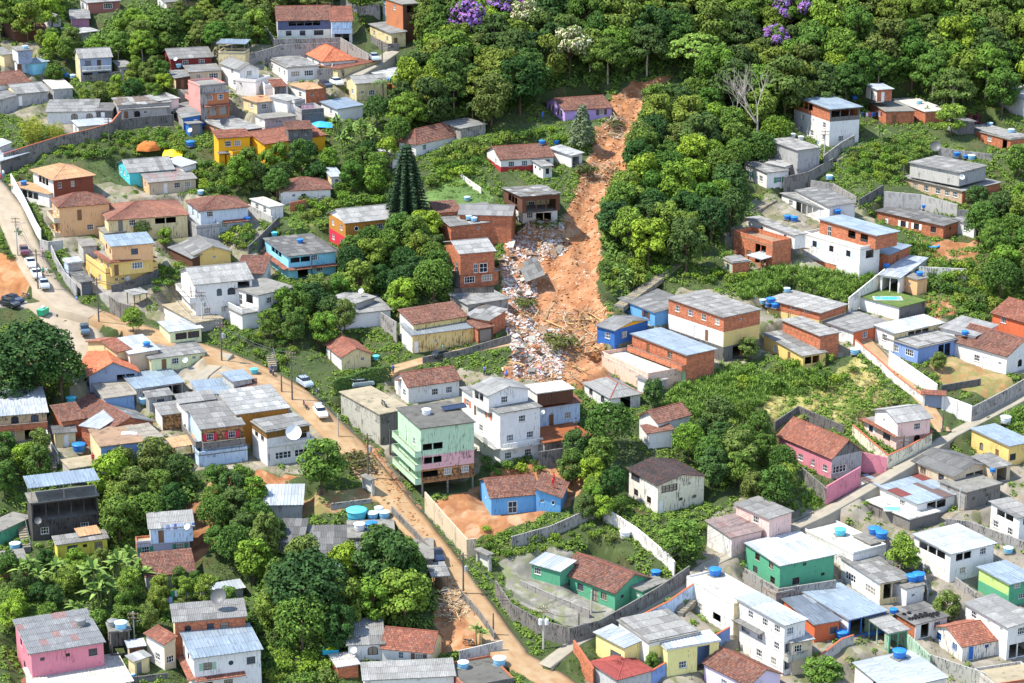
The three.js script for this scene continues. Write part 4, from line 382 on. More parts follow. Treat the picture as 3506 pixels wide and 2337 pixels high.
{l:"pale concrete driveway terrace below the tall grey house",b:[{g:[-56,0.92,-3.2,0.57,5.16,13.82,1.8,0,1],ro:"flat",rm:"slabt",wl:"W",wr:"CO"}],n:"terrace",c:"terrace"},
{l:"small grey roof on posts below the yellow house",b:[{g:[-68.19,3.31,-11.54,0.625,2.68,3,2.3,0,1],ro:"open",rm:"fibl",wl:"BN",ri:0.15}],n:"canopy",c:"canopy"},
{l:"concrete platform holding two blue tanks above the glazed white house",b:[{g:[55.06,-16.83,58.65,0.538,3.67,4,2,0,1],ro:"flat",rm:"slab",wl:"CO",op:"R0V.5x2"}],n:"platform",c:"platform"},
{l:"low courtyard terrace in front of the green two storey house",b:[{g:[39.47,-19.85,69.16,0.478,4.88,9.13,0.9,0,1],ro:"flat",rm:"terra",wl:"CO",pp:0.35}],n:"terrace",c:"terrace"},
{l:"narrow white annex with grey roof beside the modern yellow house",b:[{g:[35.93,-22.87,79.7,0.58,2.56,5,2.6,0,1],ro:"flat",rm:"slabw",wl:"W",op:"R0w.5"}],n:"annex"},
{l:"grey roofed annex behind the beige tiled house at right",b:[{g:[77.29,-11.56,40.29,0.487,3.42,5,2.6,0,1],ro:"shedR",rm:"fib",wl:"BE",ri:0.3,op:"R0V.5x2"}]},
{l:"low white house with grey roof left of the salmon balcony house",b:[{g:[-73.87,24.72,-86.14,0.707,4.94,5,2.4,0,1],ro:"shedR",rm:"fibl",wl:"W",ri:0.4,op:"R0w.5"}]},
{l:"grey terrace house between the two peach roofs",b:[{g:[-45.18,24.24,-84.47,0.935,3.16,5,2.6,0,1],ro:"flat",rm:"slab",wl:"W",wr:"GR",op:"R0w.5",pp:0.5}]},
{l:"white lower storey below the white two storey gabled house",b:[{g:[-54.22,26.76,-93.23,1.137,6.01,5,3,0,1],ro:"flat",rm:"slabw",wl:"W",op:"R0w.3;R0w.7",pp:0.5}]},
{l:"plain white house with grey roof right of the peach hipped roof",b:[{g:[-46.8,24.24,-84.45,0.905,4.07,5,3.2,0,1],ro:"shedR",rm:"fibl",wl:"W",ri:0.4,op:"R0w.5"}]},
{l:"small white house with grey roof behind the layered grey roofs",b:[{g:[53.92,16.6,-57.85,0.93,4.63,4,2.6,0,1],ro:"shedR",rm:"fibl",wl:"W",ri:0.3,op:"R0d.5"}]},
];
for (const h of HOUSES) for (const b of h.b) b.wr ??= b.wl;
const PADS = HOUSES.flatMap((h) => h.b).filter((b) => !b.g[7] || b.ra).map((b) => b.g.slice(0, 6));
const DEBRIS = {slide:[[24.6,-97.9],[35,-101],[30.5,-94.7],[27.6,-84.9],[25.1,-78.2],[23.4,-70.8],[23.9,-61.8],[19.2,-53.1],[17,-43.1],[16.8,-33.4],[17.4,-27.2],[15.5,-19.6],[16.1,-13.7],[17.5,-9.4],[15.8,-3.8],[17.1,1.7],[16.1,8.4],[10.7,13],[-1.9,10.8],[1.1,1.7],[-1.2,-6.6],[-2.1,-15.2],[-2.1,-27.2],[-0.5,-39.8],[9.5,-39.8],[12.3,-51.4],[13.4,-60.1],[16.2,-69],[17.5,-80.1],[22.2,-83.9],[20.6,-91.7]],rubble:[[[-1.3,-39.8],[9.5,-41.5],[10.6,-33.4],[5.2,-28.7],[-0.9,-30.3]],[[-2.1,-29.5],[3.6,-28.7],[4.7,-21.1],[4.3,-12.3],[-1.3,-13.7]],[[-1.3,-12.3],[8.9,-6.6],[8.7,1.7],[0.3,7.1],[-0.9,-3.8]],[[-0.1,1.7],[9.5,1.7],[8.6,9.8],[0.3,9.8]]],wood:[[[2.8,-42.3],[10.8,-43.1],[10.2,-33.4],[4.4,-28.7]],[[13,-64.5],[21.9,-67.2],[20.2,-58.3],[13.3,-58.3]],[[0.3,-1],[11.9,-3.8],[11.5,11.1],[0.3,11.1]],[[-0.5,-13.7],[13.8,-13.7],[13.5,-3.8],[0.3,-2.4]],[[19.1,-86.8],[23.1,-84.9],[22.3,-76.3],[19.7,-78.2]],[[9,-12.3],[17.3,-12.3],[16.4,0.4],[11,1.7]],[[-11.8,68.1],[-8.6,66.1],[-6.5,73],[-10,74.9]]],mud:[[[-27,29.2],[-22.7,29.8],[-15,44.9],[-16.2,49.3],[-21.4,40.4],[-26.7,34.6]],[[-22.3,36.9],[-19.1,38.1],[-12.9,53.6],[-14.6,54.7]],[[-11,64],[-7.7,64],[-4.9,73],[-9.4,73.9]]],logs:[[[12.6,-63.6],[21.4,-66.3],[20.2,-58.3],[13.3,-58.3]],[[0.3,5.8],[11.7,5.8],[10.8,11.1],[-0.4,11.1]],[[5.8,-9.4],[16.8,-9.4],[14.8,1.7],[6.4,1.7]]],brush:[[8.35,1.06,2.4],[14.69,-60.93,1.6],[21.58,-81.03,1.3],[2.29,-13.74,1.6],[-27.85,17.21,1.2],[-25.15,36.53,2.0]]};
const TREE_KINDS = [
["tall dark conifer between the mustard house and the meadow",null,"tree","conifer_tree"],
["conical broadleaf tree in front of the lilac house",null,"tree","tree"],
["bare dead tree with pale forked limbs at the forest edge",null,"tree","dead_tree"],
["smaller dead tree with grey twigs left of the larger bare tree",null,"tree","dead_tree"],
["tree with purple blossom near the top above the cottage",null,"tree","tree"],
["purple flowering tree cut by the top edge in the middle",null,"tree","tree"],
["bright purple flowering tree at the top edge right of centre",null,"tree","tree"],
["small purple flowering tree below the bright purple one",null,"tree","tree"],
["tree covered in cream blossom in the forest",null,"tree","tree"],
["pale cream blossoming tree beside purple blossom",null,"tree","tree"],
["wide light green feathery tree above the landslide head",null,"tree","tree"],
["round dark green tree behind the white hipped bungalow",null,"tree","tree"],
["huge dark tree spreading over the left edge beside the orange roof",null,"tree","tree"],
["dark tree below the huge tree at the left edge",null,"tree","tree"],
["dark rounded tree touching the tan shed roof",null,"tree","tree"],
["leafy tree beside the clay road below the banded white house",null,"tree","tree"],
["large round dark tree above the bottom cottage",null,"tree","tree"],
["tall spreading tree beside the roadside shelter",null,"tree","tree"],
["dark tree above the muddy garden by the road",null,"tree","tree"],
["rounded olive tree right of the lilac grey house",null,"tree","tree"],
["slim bright green tree beside the rounded olive tree",null,"tree","tree"],
["leafy tree left of the pale pink fan roofed house",null,"tree","tree"],
["round trimmed tree in front of the long cream house",null,"tree","tree"],
["small tree beside the round trimmed tree",null,"tree","tree"],
["dark tree at right edge above the orange house",null,"tree","tree"],
["tall layered bright green tree at the right edge",null,"tree","tree"],
["rounded tree in front of the concrete block house",null,"tree","tree"],
["tree at the right edge below the striped tanks house",null,"tree","tree"],
["leafy tree left of the burgundy shrub",null,"tree","tree"],
["burgundy leaved shrub beside the dark concrete hut",null,"shrub","shrub"],
["leafy tree between the tyre roof and the grey roof",null,"tree","tree"],
["bushy tree at the bottom edge below the tall white building",null,"tree","tree"],
["sparse tree below the round tank terrace",null,"tree","tree"],
["small tree in front of the modern yellow house",null,"tree","tree"],
["small dark tree beside the clay road corner",null,"tree","tree"],
["tree at the right end of the pale blue metal roof",null,"tree","tree"],
["tree in front of the pink walled terrace",null,"tree","tree"],
["bush in front of the slate blue house",null,"shrub","shrub"],
["yellow green bamboo clump above the boundary wall at left",null,"bamboo","bamboo"],
["darker bamboo clump right of the yellow green bamboo",null,"bamboo","bamboo"],
["feathery palm beside the pale yellow two storey house",null,"palm","palm_tree"],
["tree fern at the forest edge above the white cottage",null,"palm","palm_tree"],
["banana plant in the clump right of the yellow house","banana plants right of the yellow house","banana plant","banana_plant"],
["banana plant in the grove at the lower left","banana plants in the lower left grove","banana plant","banana_plant"],
["banana plant beside the long stairway","banana plants beside the stairway","banana plant","banana_plant"],
["banana plant behind the tall brick house","banana plants behind the tall brick house","banana plant","banana_plant"],
["yellowing palm like plant beside the lower road",null,"plant","garden_plant"],
["forest tree on the wooded slope left of the landslide","forest trees left of the landslide","forest tree","forest_tree"],
["forest tree on the wooded slope along the top right","forest trees along the top right","forest tree","forest_tree"],
["dense tree in the wood right of the landslide","trees right of the landslide","tree","tree"],
["tree in the wooded strip left of the large villa","trees left of the large villa","tree","tree"],
["tree at the upper left corner","trees at the upper left corner","tree","tree"],
["tree above the villa at the top edge","trees above the villa","tree","tree"],
["small tree below the cream balcony house","small trees below the cream balcony house","tree","tree"],
["small tree near the blue boxy house","small trees near the blue boxy house","tree","tree"],
["dark tree below the forest edge by the banana plants","dark trees by the banana plants","tree","tree"],
["tree in the thicket below the yellow house","trees below the yellow house","tree","tree"],
["tree left of the tall conifer","trees left of the tall conifer","tree","tree"],
["tree in the dense grove below the mustard house","trees in the grove below the mustard house","tree","tree"],
["tree in the grove right of the balustraded white house","trees right of the balustraded house","tree","tree"],
["dark tree behind the black stained building","trees behind the black stained building","tree","tree"],
["tree below the red shutters house","trees below the red shutters house","tree","tree"],
["tree left of the fluted grey roof","trees left of the fluted grey roof","tree","tree"],
["dark tree in the ravine left of the road","dark trees in the ravine left of the road","tree","tree"],
["tree on the bank below the road","trees on the bank below the road","tree","tree"],
["leafy tree in the thicket above the pink house","trees in the thicket above the pink house","tree","tree"],
["tree above the bare earth yard of the blue house","trees above the bare earth yard","tree","tree"],
["small tree left of the derelict house","small trees left of the derelict house","tree","tree"],
["tree in the thicket left of the pink house","trees left of the pink house","tree","tree"],
["tree in the dark wood at the right edge","trees in the wood at the right edge","tree","tree"],
["tree below the weathered tan house","trees below the weathered tan house","tree","tree"],
["green shrub on the slope below the lilac house","shrubs below the lilac house","shrub","shrub"],
["bright shrub on the slope above the mustard house","shrubs above the mustard house","shrub","shrub"],
["shrub on the slope behind the long cream house","shrubs behind the long cream house","shrub","shrub"],
["shrub beside the long stairway","shrubs beside the long stairway","shrub","shrub"],
["broad leaved shrub on the slope below the tall brick house","shrubs below the tall brick house","shrub","shrub"],
["shrub on the bank below the brick bungalow","shrubs below the brick bungalow","shrub","shrub"],
["shrub on the bank above the dry grass","shrubs above the dry grass","shrub","shrub"],
["shrub in the yard left of the small white cottage","shrubs left of the small white cottage","shrub","shrub"],
["bright shrub on the bank at the bottom left of centre","bright shrubs at the bottom left of centre","shrub","shrub"],
["shrub along the foot of the boundary wall","shrubs at the boundary wall","shrub","shrub"],
["shrub below the pale blue grey house","shrubs below the pale blue grey house","shrub","shrub"],
["shrub beside the three tier yellow house","shrubs beside the three tier yellow house","shrub","shrub"],
["garden shrub behind the green corner house","shrubs behind the green corner house","shrub","shrub"],
["shrub below the small brick hut","shrubs below the small brick hut","shrub","shrub"],
["shrub at the foot of the white four level house","shrubs below the white four level house","shrub","shrub"],
["weed clump beside the road at left","weed clumps beside the road","shrub","shrub"],
];
const TREES = [
[0,11,-199,-371,18,4.8],
[1,12,142,-703,9.5,2.9],
[2,13,496,-697,15,4.5],
[3,13,460,-772,10,3.2],
[4,14,-96,-1096,14,5],
[5,14,-11,-1183,13,5.2],
[6,14,607,-1104,13,4.6],
[7,14,567,-1030,10,3.8],
[8,15,124,-987,13,4.4],
[9,15,28,-1124,12,3.8],
[10,16,395,-1004,10,6.5],
[11,7,159,328,9.5,3.9],
[12,6,-812,155,13,7],
[13,6,-850,180,10,5],
[14,7,-764,165,9,4.2],
[15,0,-303,433,9.5,4],
[16,6,-301,749,12,6.2],
[17,2,-192,695,12,4.8],
[18,1,-158,743,9,4.2],
[19,7,-421,618,7.5,2.9],
[20,3,-375,613,9,2.6],
[21,0,259,595,7,3.6],
[22,7,-704,-362,4.6,2],
[23,1,-656,-341,4,1.6],
[24,7,886,-139,8,3.5],
[25,4,892,-242,11,2.8],
[26,2,900,-453,5.5,2.4],
[27,0,1005,-584,7,3.2],
[28,1,901,-761,6.5,3.4],
[29,17,965,-846,3.4,1.6],
[30,3,645,722,5,2.2],
[31,0,442,877,4.5,3.2],
[32,1,595,625,6,3],
[33,0,201,850,3.6,1.2],
[34,1,-672,-30,4.5,2],
[35,3,412,51,4,2],
[36,2,238,205,6,2],
[37,3,736,87,3.4,1.6],
[38,18,-976,-725,7,3.6],
[39,18,-930,-725,5.5,2.4],
[40,19,-271,-892,6.5,2.4],
[41,19,-82,-828,6.5,1.7],
[42,20,-362,-758,5,2.5],
[42,20,-328,-708,6,3],
[42,20,-303,-739,5,2.5],
[42,20,-340,-683,5,2.5],
[42,20,-284,-708,4.5,2.2],
[43,20,-715,663,5,2.5],
[43,20,-687,653,5,2.5],
[43,20,-632,685,7,3.5],
[43,20,-615,711,6,3],
[43,20,-599,647,5.5,2.8],
[43,20,-580,622,5,2.5],
[43,20,-643,725,5,2.5],
[43,20,-735,657,5.5,2.8],
[43,20,-602,693,5,2.5],
[43,20,-561,662,5,2.5],
[44,20,203,-192,4.5,2.2],
[44,20,210,-180,4,2],
[45,20,755,-733,4,2],
[45,20,910,-891,4.5,2.2],
[45,20,866,-843,3.5,1.8],
[46,20,-48,796,3.6,1.9],
[47,5,-42,-1259,11.6],
[47,5,140,-1259,11.3],
[47,4,-216,-758,10.2],
[47,5,130,-1204,9.4],
[47,5,-46,-945,10.8],
[47,1,216,-1132,11.3],
[47,3,235,-1089,12.9],
[47,2,-149,-1105,12.7],
[47,4,-30,-1112,11],
[47,4,299,-1109,10.5],
[47,3,-114,-1159,12],
[47,5,397,-1187,9.7],
[47,5,-159,-983,11.4],
[47,4,205,-981,11.5],
[47,3,119,-1063,10.6],
[47,4,-31,-1369,9],
[47,3,64,-1256,11],
[47,3,-118,-892,12.6],
[47,4,356,-1067,11.6],
[47,1,247,-1017,9.7],
[47,4,251,-1234,9.6],
[47,4,186,-1077,11.2],
[47,5,-183,-842,9.6],
[47,5,304,-1154,10],
[47,5,-178,-1285,11],
[47,1,-122,-1052,10.7],
[47,5,10,-986,13],
[47,1,14,-1063,10.4],
[47,4,290,-1201,12.4],
[47,4,-81,-1294,11.1],
[47,2,90,-1162,10.8],
[47,5,-180,-1340,12],
[47,1,-216,-890,10.5],
[47,5,360,-1119,9.2],
[47,1,-53,-982,9],
[47,4,-51,-1323,10.9],
[47,5,46,-1169,9.8],
[47,3,-181,-1148,10.3],
[47,3,-79,-1014,9.8],
[47,2,78,-1215,9.9],
[47,3,-152,-1244,11.6],
[47,1,160,-1125,11.9],
[47,1,-169,-1037,9],
[47,1,-97,-1380,9.1],
[47,1,-62,-1184,10.1],
[47,5,-39,-1054,13],
[47,4,185,-1227,10.9],
[47,2,186,-1185,9],
[47,3,-8,-939,9.3],
[47,5,-122,-854,9.8],
[47,3,256,-1162,12.6],
[47,4,-155,-924,10.7],
[47,5,-114,-938,9.3],
[47,5,183,-1280,9.3],
[47,1,-61,-1140,10],
[47,2,-88,-1223,10.3],
[47,2,17,-854,12.7],
[47,5,-193,-1230,9.9],
[47,5,168,-1010,11.2],
[47,3,-20,-886,12.3],
[47,3,11,-1305,9.2],
[47,3,-171,-798,11.3],
[47,3,78,-975,11.2],
[47,4,366,-1218,11.4],
[47,3,59,-1088,10.6],
[47,2,92,-1031,11.1],
[47,2,305,-1058,12.1],
[47,1,295,-1245,9],
[47,3,-34,-843,10.1],
[47,1,-128,-1302,11.9],
[47,5,-76,-871,9.9],
[47,3,-197,-942,9.1],
[47,4,338,-1184,10.3],
[47,5,-228,-814,9.6],
[47,4,111,-1106,9.4],
[47,2,35,-951,10],
[47,2,12,-1249,12],
[47,4,218,-1045,9.7],
[47,2,-146,-1201,11],
[47,5,290,-1008,11.9],
[47,5,-194,-1397,9.7],
[47,1,-122,-1003,11.4],
[47,2,48,-1008,10.5],
[47,3,-43,-799,11.1],
[47,5,85,-1295,10.4],
[47,2,43,-909,10.9],
[47,1,-148,-1376,9.3],
[47,1,-162,-883,9.3],
[47,3,404,-1244,9.3],
[47,5,-94,-1333,9.6],
[48,4,516,-1252,9.1],
[48,5,1017,-1001,12],
[48,5,747,-1207,11.5],
[48,0,739,-1033,13.5],
[48,1,505,-1115,9.5],
[48,4,454,-1193,9.4],
[48,3,600,-873,12.4],
[48,1,953,-1029,11.8],
[48,3,805,-1005,12.5],
[48,1,674,-1053,13.4],
[48,0,536,-883,9.4],
[48,5,500,-1050,12.3],
[48,1,737,-1160,11.9],
[48,5,456,-951,9.5],
[48,5,900,-1082,9],
[48,4,1000,-919,13.4],
[48,4,821,-1215,10.3],
[48,3,527,-1179,11],
[48,3,510,-967,9.6],
[48,3,1108,-1159,12],
[48,3,475,-910,12],
[48,0,856,-986,12],
[48,3,787,-1135,11.3],
[48,4,619,-1209,11.9],
[48,0,856,-1170,10.4],
[48,5,900,-999,10.5],
[48,0,558,-1145,11.4],
[48,4,439,-1131,9.4],
[48,4,646,-1013,12.8],
[48,4,977,-1232,9.4],
[48,3,619,-950,10.5],
[48,5,1008,-1111,12.6],
[48,1,861,-1107,11.1],
[48,1,1045,-1152,12],
[48,1,699,-981,12.1],
[48,0,1022,-849,10.1],
[48,5,1095,-1215,11],
[48,4,781,-971,9],
[48,4,739,-1090,10.6],
[48,4,910,-1233,10.6],
[48,0,948,-1074,9.4],
[48,4,949,-1146,12.2],
[48,5,969,-968,9.1],
[48,4,701,-886,10.5],
[48,5,913,-1177,9.3],
[48,5,649,-892,12.9],
[48,4,692,-1218,11.5],
[48,1,1012,-1203,12.3],
[48,4,635,-1072,9],
[48,4,891,-933,12.5],
[48,4,650,-1132,11.3],
[48,5,797,-1054,9.3],
[48,3,431,-1060,13.5],
[48,1,1087,-1055,9.9],
[48,3,1135,-1053,10.2],
[48,4,1171,-1207,10.9],
[48,0,1128,-996,10.4],
[48,5,701,-1109,9.6],
[48,3,557,-936,10.5],
[48,0,595,-988,9.2],
[48,0,736,-938,10.2],
[48,1,1120,-947,12.9],
[48,0,763,-1253,9.3],
[48,1,1112,-1094,9.4],
[48,4,662,-1182,12.5],
[48,4,865,-1214,9.2],
[48,4,861,-1057,10.2],
[48,3,568,-837,13.1],
[48,4,1064,-1013,9.6],
[48,5,460,-839,13.4],
[48,0,1167,-1140,13.1],
[48,0,999,-1056,10.3],
[48,1,568,-1092,9.5],
[48,5,920,-849,10.9],
[48,4,509,-845,12.2],
[48,1,426,-887,12.9],
[48,5,586,-1248,9.4],
[48,3,1192,-1248,9.4],
[48,4,606,-1164,9.6],
[48,4,1053,-1240,9.4],
[48,3,564,-1206,11.6],
[48,1,951,-907,11.3],
[48,1,925,-960,10.8],
[48,0,996,-1160,9.9],
[48,5,1144,-1241,9.6],
[48,1,902,-1128,12],
[48,5,532,-1003,9.1],
[48,3,738,-978,9],
[48,1,686,-941,9.4],
[48,0,1069,-1110,11.6],
[48,5,1044,-1063,10.8],
[48,3,608,-1028,9.5],
[48,4,489,-1154,10.1],
[48,5,818,-1097,11.9],
[48,3,1016,-1256,9.2],
[48,5,796,-1175,10],
[49,3,291,-320,9],
[49,1,254,-489,10],
[49,0,373,-400,8.6],
[49,3,377,-632,10.7],
[49,0,317,-440,10.7],
[49,3,361,-735,9.6],
[49,1,219,-288,9.5],
[49,2,327,-356,9.3],
[49,2,257,-343,8.3],
[49,1,446,-703,8.7],
[49,7,310,-522,9],
[49,0,449,-657,7.8],
[49,1,358,-575,9.3],
[49,2,422,-483,8.5],
[49,0,269,-448,8.5],
[49,1,354,-507,8.1],
[49,2,339,-820,8.2],
[49,6,376,-334,9.2],
[49,6,286,-684,8.3],
[49,7,448,-602,7.5],
[49,3,331,-660,7.5],
[49,7,378,-859,7.9],
[49,0,263,-611,9],
[49,3,221,-431,9.2],
[49,2,251,-550,9.9],
[49,3,322,-235,10.3],
[49,7,535,-716,8.4],
[49,0,408,-799,8.3],
[49,2,415,-365,9.5],
[49,2,310,-588,7.7],
[49,1,254,-251,9.6],
[49,3,333,-300,8.1],
[49,2,197,-332,8.7],
[49,2,388,-687,8.7],
[49,0,297,-819,8.1],
[49,7,402,-438,7.6],
[49,7,499,-653,8.7],
[49,7,409,-536,8.7],
[49,6,268,-390,8],
[49,3,300,-745,9.4],
[49,3,510,-782,8.6],
[49,0,331,-396,7.7],
[49,1,209,-381,9.5],
[49,7,396,-593,7.6],
[49,0,413,-729,8.4],
[49,3,256,-654,8.1],
[50,4,-859,-1096,7.7],
[50,3,-560,-1248,6],
[50,4,-793,-1239,6.5],
[50,1,-815,-1188,6.3],
[50,3,-813,-1130,7.7],
[50,5,-690,-1271,6.4],
[50,3,-590,-1138,7.4],
[50,5,-691,-1188,6.8],
[50,4,-763,-1159,6],
[50,5,-745,-1268,6.6],
[50,5,-606,-1222,8],
[50,5,-760,-1207,7.5],
[50,1,-568,-1188,7.6],
[50,4,-647,-1139,7.9],
[50,5,-592,-1286,6],
[50,4,-843,-1229,6.9],
[50,5,-618,-1174,6],
[50,4,-713,-1231,6.9],
[50,5,-654,-1226,6.4],
[50,4,-804,-1082,8.5],
[50,4,-638,-1283,6.1],
[50,1,-863,-1173,6.4],
[50,4,-908,-1099,6.6],
[51,1,-1055,-1357,9.8],
[51,1,-1172,-1327,7.7],
[51,4,-1112,-1322,8.7],
[51,4,-1171,-1385,8.2],
[51,1,-1169,-1264,8.7],
[51,5,-1141,-1214,8.8],
[51,1,-1030,-1251,8.9],
[51,5,-1118,-1385,7.2],
[51,1,-1075,-1196,9.4],
[52,3,-443,-1420,7],
[52,5,-442,-1329,9.1],
[52,1,-679,-1338,9.1],
[52,3,-276,-1375,7.6],
[52,1,-346,-1342,9.8],
[52,5,-742,-1345,8.2],
[52,1,-600,-1362,9.8],
[52,1,-722,-1458,8],
[52,3,-641,-1426,7.1],
[52,4,-524,-1370,8],
[52,5,-411,-1379,8.1],
[52,3,-542,-1314,8.2],
[52,4,-502,-1422,7.3],
[52,3,-349,-1421,7.2],
[52,1,-652,-1378,7.3],
[52,4,-566,-1412,8.2],
[52,3,-290,-1424,7.1],
[52,1,-468,-1369,8.1],
[52,1,-769,-1437,7.2],
[52,5,-693,-1411,8.3],
[53,3,-869,-910,5.5],
[53,1,-841,-956,3.8],
[53,2,-801,-909,5.6],
[53,3,-812,-967,4],
[53,3,-768,-1089,3.5],
[53,3,-771,-970,4.5],
[53,1,-758,-922,5.1],
[53,3,-770,-1030,4.4],
[53,1,-814,-1051,4.2],
[53,1,-835,-910,3.9],
[53,3,-786,-997,4.5],
[53,1,-814,-1014,4.1],
[53,1,-740,-952,4.7],
[53,1,-903,-909,3.7],
[53,1,-790,-941,3.6],
[53,2,-751,-1000,5],
[54,1,-1005,-1116,5.7],
[54,3,-966,-1135,5.9],
[54,2,-989,-1035,5.4],
[54,0,-971,-1086,5.8],
[54,0,-1013,-1154,5],
[54,0,-981,-1181,4.5],
[54,1,-1016,-1083,4.7],
[54,3,-1040,-1164,4.1],
[55,6,-279,-792,7.2],
[55,6,-232,-709,7.5],
[56,0,-423,-602,7.1],
[56,1,-464,-621,5.5],
[56,2,-467,-540,5.7],
[56,6,-504,-556,5.2],
[56,0,-364,-619,5.7],
[56,6,-458,-500,6.9],
[56,6,-538,-569,5.4],
[56,2,-389,-586,5.5],
[56,0,-524,-604,5.4],
[56,6,-455,-575,5.7],
[56,6,-408,-637,5.2],
[56,1,-488,-593,5.4],
[56,0,-536,-528,7.5],
[57,1,-249,-630,6.5],
[57,0,-312,-524,6.8],
[57,1,-266,-562,6.4],
[57,2,-294,-593,6.4],
[57,0,-268,-508,6.6],
[57,3,-321,-642,4.7],
[57,2,-260,-594,4.7],
[57,3,-310,-561,4.6],
[57,2,-290,-662,5],
[57,3,-325,-592,4.5],
[58,6,-201,-138,6.5],
[58,1,-229,-257,6.9],
[58,0,-180,-284,8.2],
[58,3,-141,-270,6.7],
[58,6,-210,-314,7.3],
[58,3,-278,-155,8.4],
[58,1,-259,-223,7.3],
[58,6,-296,-201,7.1],
[58,1,-196,-89,6.9],
[58,2,-174,-171,6.8],
[58,6,-198,-211,6.3],
[58,1,-161,-323,7.4],
[58,7,-263,-276,6.9],
[58,2,-238,-167,6.8],
[58,7,-146,-222,6.7],
[58,7,-143,-131,8.4],
[58,0,-134,-185,7],
[58,6,-295,-242,6.8],
[58,3,-174,-247,6.7],
[59,1,-331,-5,6.5],
[59,2,-380,-38,7.6],
[59,3,-384,6,5.9],
[59,0,-427,-13,5.5],
[59,1,-413,-80,6.3],
[59,3,-351,-129,6.3],
[59,2,-354,-87,6.4],
[59,0,-314,-138,6.4],
[59,3,-297,-35,5.9],
[59,0,-384,-113,5.8],
[59,2,-326,-56,6],
[60,1,-635,447,8.2],
[60,0,-608,549,7.6],
[60,3,-614,507,7.1],
[60,2,-529,503,6.8],
[60,0,-558,461,6.1],
[60,7,-568,521,6.3],
[60,3,-577,401,7.5],
[60,3,-599,471,7],
[60,6,-536,415,6],
[60,3,-625,405,6.2],
[61,0,-470,490,5.4],
[61,2,-470,432,5.3],
[61,3,-434,512,6.1],
[61,0,-407,470,5.8],
[61,2,-443,463,6],
[61,6,-463,532,6.5],
[61,2,-398,532,6],
[61,1,-429,433,5.1],
[62,3,-411,577,6.4],
[62,2,-451,588,5.3],
[62,2,-368,571,5.7],
[62,0,-390,652,7.5],
[63,3,-351,761,7],
[63,3,-311,663,8.5],
[63,7,-305,802,9.4],
[63,1,-251,678,8.6],
[63,3,-248,753,9.4],
[63,2,-283,708,7.2],
[63,0,-345,705,7.8],
[63,2,-251,797,7.8],
[64,2,-203,621,7.8],
[64,0,-154,668,7.8],
[64,0,-205,740,8],
[64,0,-188,655,5.9],
[64,2,-143,708,6.3],
[64,1,-166,620,5.7],
[65,1,-487,692,4.2],
[65,2,-680,709,4.1],
[65,3,-524,693,4.4],
[65,1,-733,723,4.1],
[65,0,-568,762,5.3],
[65,3,-526,727,4.6],
[65,1,-455,706,5.1],
[65,1,-684,741,4.7],
[65,3,-737,690,4.9],
[65,2,-763,644,5],
[65,3,-533,763,4.9],
[65,0,-421,716,4.2],
[65,0,-606,760,5.4],
[65,1,-576,729,4.3],
[65,1,-735,756,4.9],
[65,0,-663,626,4.1],
[65,2,-709,697,3.5],
[65,1,-653,652,3.8],
[65,3,-502,662,3.6],
[65,1,-570,693,5.4],
[65,3,-489,742,4],
[65,3,-624,622,3.8],
[65,2,-475,663,3.5],
[65,3,-665,680,4.9],
[65,2,-710,620,3.5],
[66,1,127,419,5.6],
[66,2,106,357,6.5],
[66,2,161,449,6],
[66,0,142,382,6.6],
[66,3,96,396,6.2],
[67,1,143,506,4.9],
[67,1,130,472,4.3],
[67,2,170,483,3.5],
[67,1,161,424,3.6],
[67,1,129,445,3.9],
[67,3,117,500,4.4],
[68,7,287,348,7.1],
[68,2,322,420,7.3],
[68,6,320,375,6.4],
[68,7,436,393,6],
[68,3,337,280,7.2],
[68,2,341,333,6.3],
[68,1,435,440,5.8],
[68,0,416,480,8.1],
[68,3,367,375,7.4],
[68,0,365,418,6.5],
[68,6,379,330,5.6],
[68,2,405,300,6.3],
[68,3,382,458,5.7],
[68,2,304,313,5.6],
[68,2,411,354,5.5],
[68,7,385,261,5.8],
[69,3,971,-392,6.7],
[69,6,885,-326,8.8],
[69,6,985,-338,6.5],
[69,0,952,-253,7.5],
[69,3,894,-377,6.5],
[69,6,956,-150,8.4],
[69,7,973,-290,7.2],
[69,7,940,-326,6.5],
[69,0,903,-193,7.4],
[69,6,906,-286,6.6],
[69,2,933,-410,6.6],
[69,0,1024,-431,8.1],
[69,6,995,-256,6.6],
[69,3,949,-195,7.3],
[69,6,1018,-381,7.5],
[69,0,985,-449,6.1],
[70,1,-789,378,5.3],
[70,3,-820,404,6.2],
[70,3,-758,406,6.6],
[70,0,-825,355,5.8],
[70,0,-808,442,5.9],
[70,3,-769,345,5.6],
[71,9,-85,-607,2.1],
[71,8,-97,-587,3],
[71,10,67,-750,1.9],
[71,8,-129,-569,1.9],
[71,10,-75,-672,2.8],
[71,9,88,-734,1.6],
[71,10,-55,-717,2.3],
[71,9,34,-753,2.6],
[71,9,-90,-662,1.7],
[71,10,-129,-683,2.7],
[71,8,-130,-611,2.2],
[71,10,-116,-650,2.4],
[71,9,-157,-553,2.4],
[71,9,-32,-729,2.5],
[71,9,14,-734,1.7],
[71,10,-145,-662,1.8],
[71,9,104,-740,1.8],
[71,9,-110,-624,2.1],
[71,10,-11,-740,2.7],
[71,8,-148,-635,2.3],
[71,9,55,-765,1.8],
[71,10,-94,-634,1.8],
[71,10,-99,-696,2.7],
[71,9,-72,-638,2.2],
[71,9,-110,-672,1.7],
[71,8,82,-773,1.9],
[71,9,-138,-594,2.1],
[71,8,-78,-722,1.7],
[71,8,-116,-592,2],
[71,10,71,-731,1.8],
[71,9,5,-750,1.6],
[71,10,-78,-697,2],
[71,9,-103,-607,1.9],
[71,8,-148,-571,2],
[71,10,-128,-635,1.6],
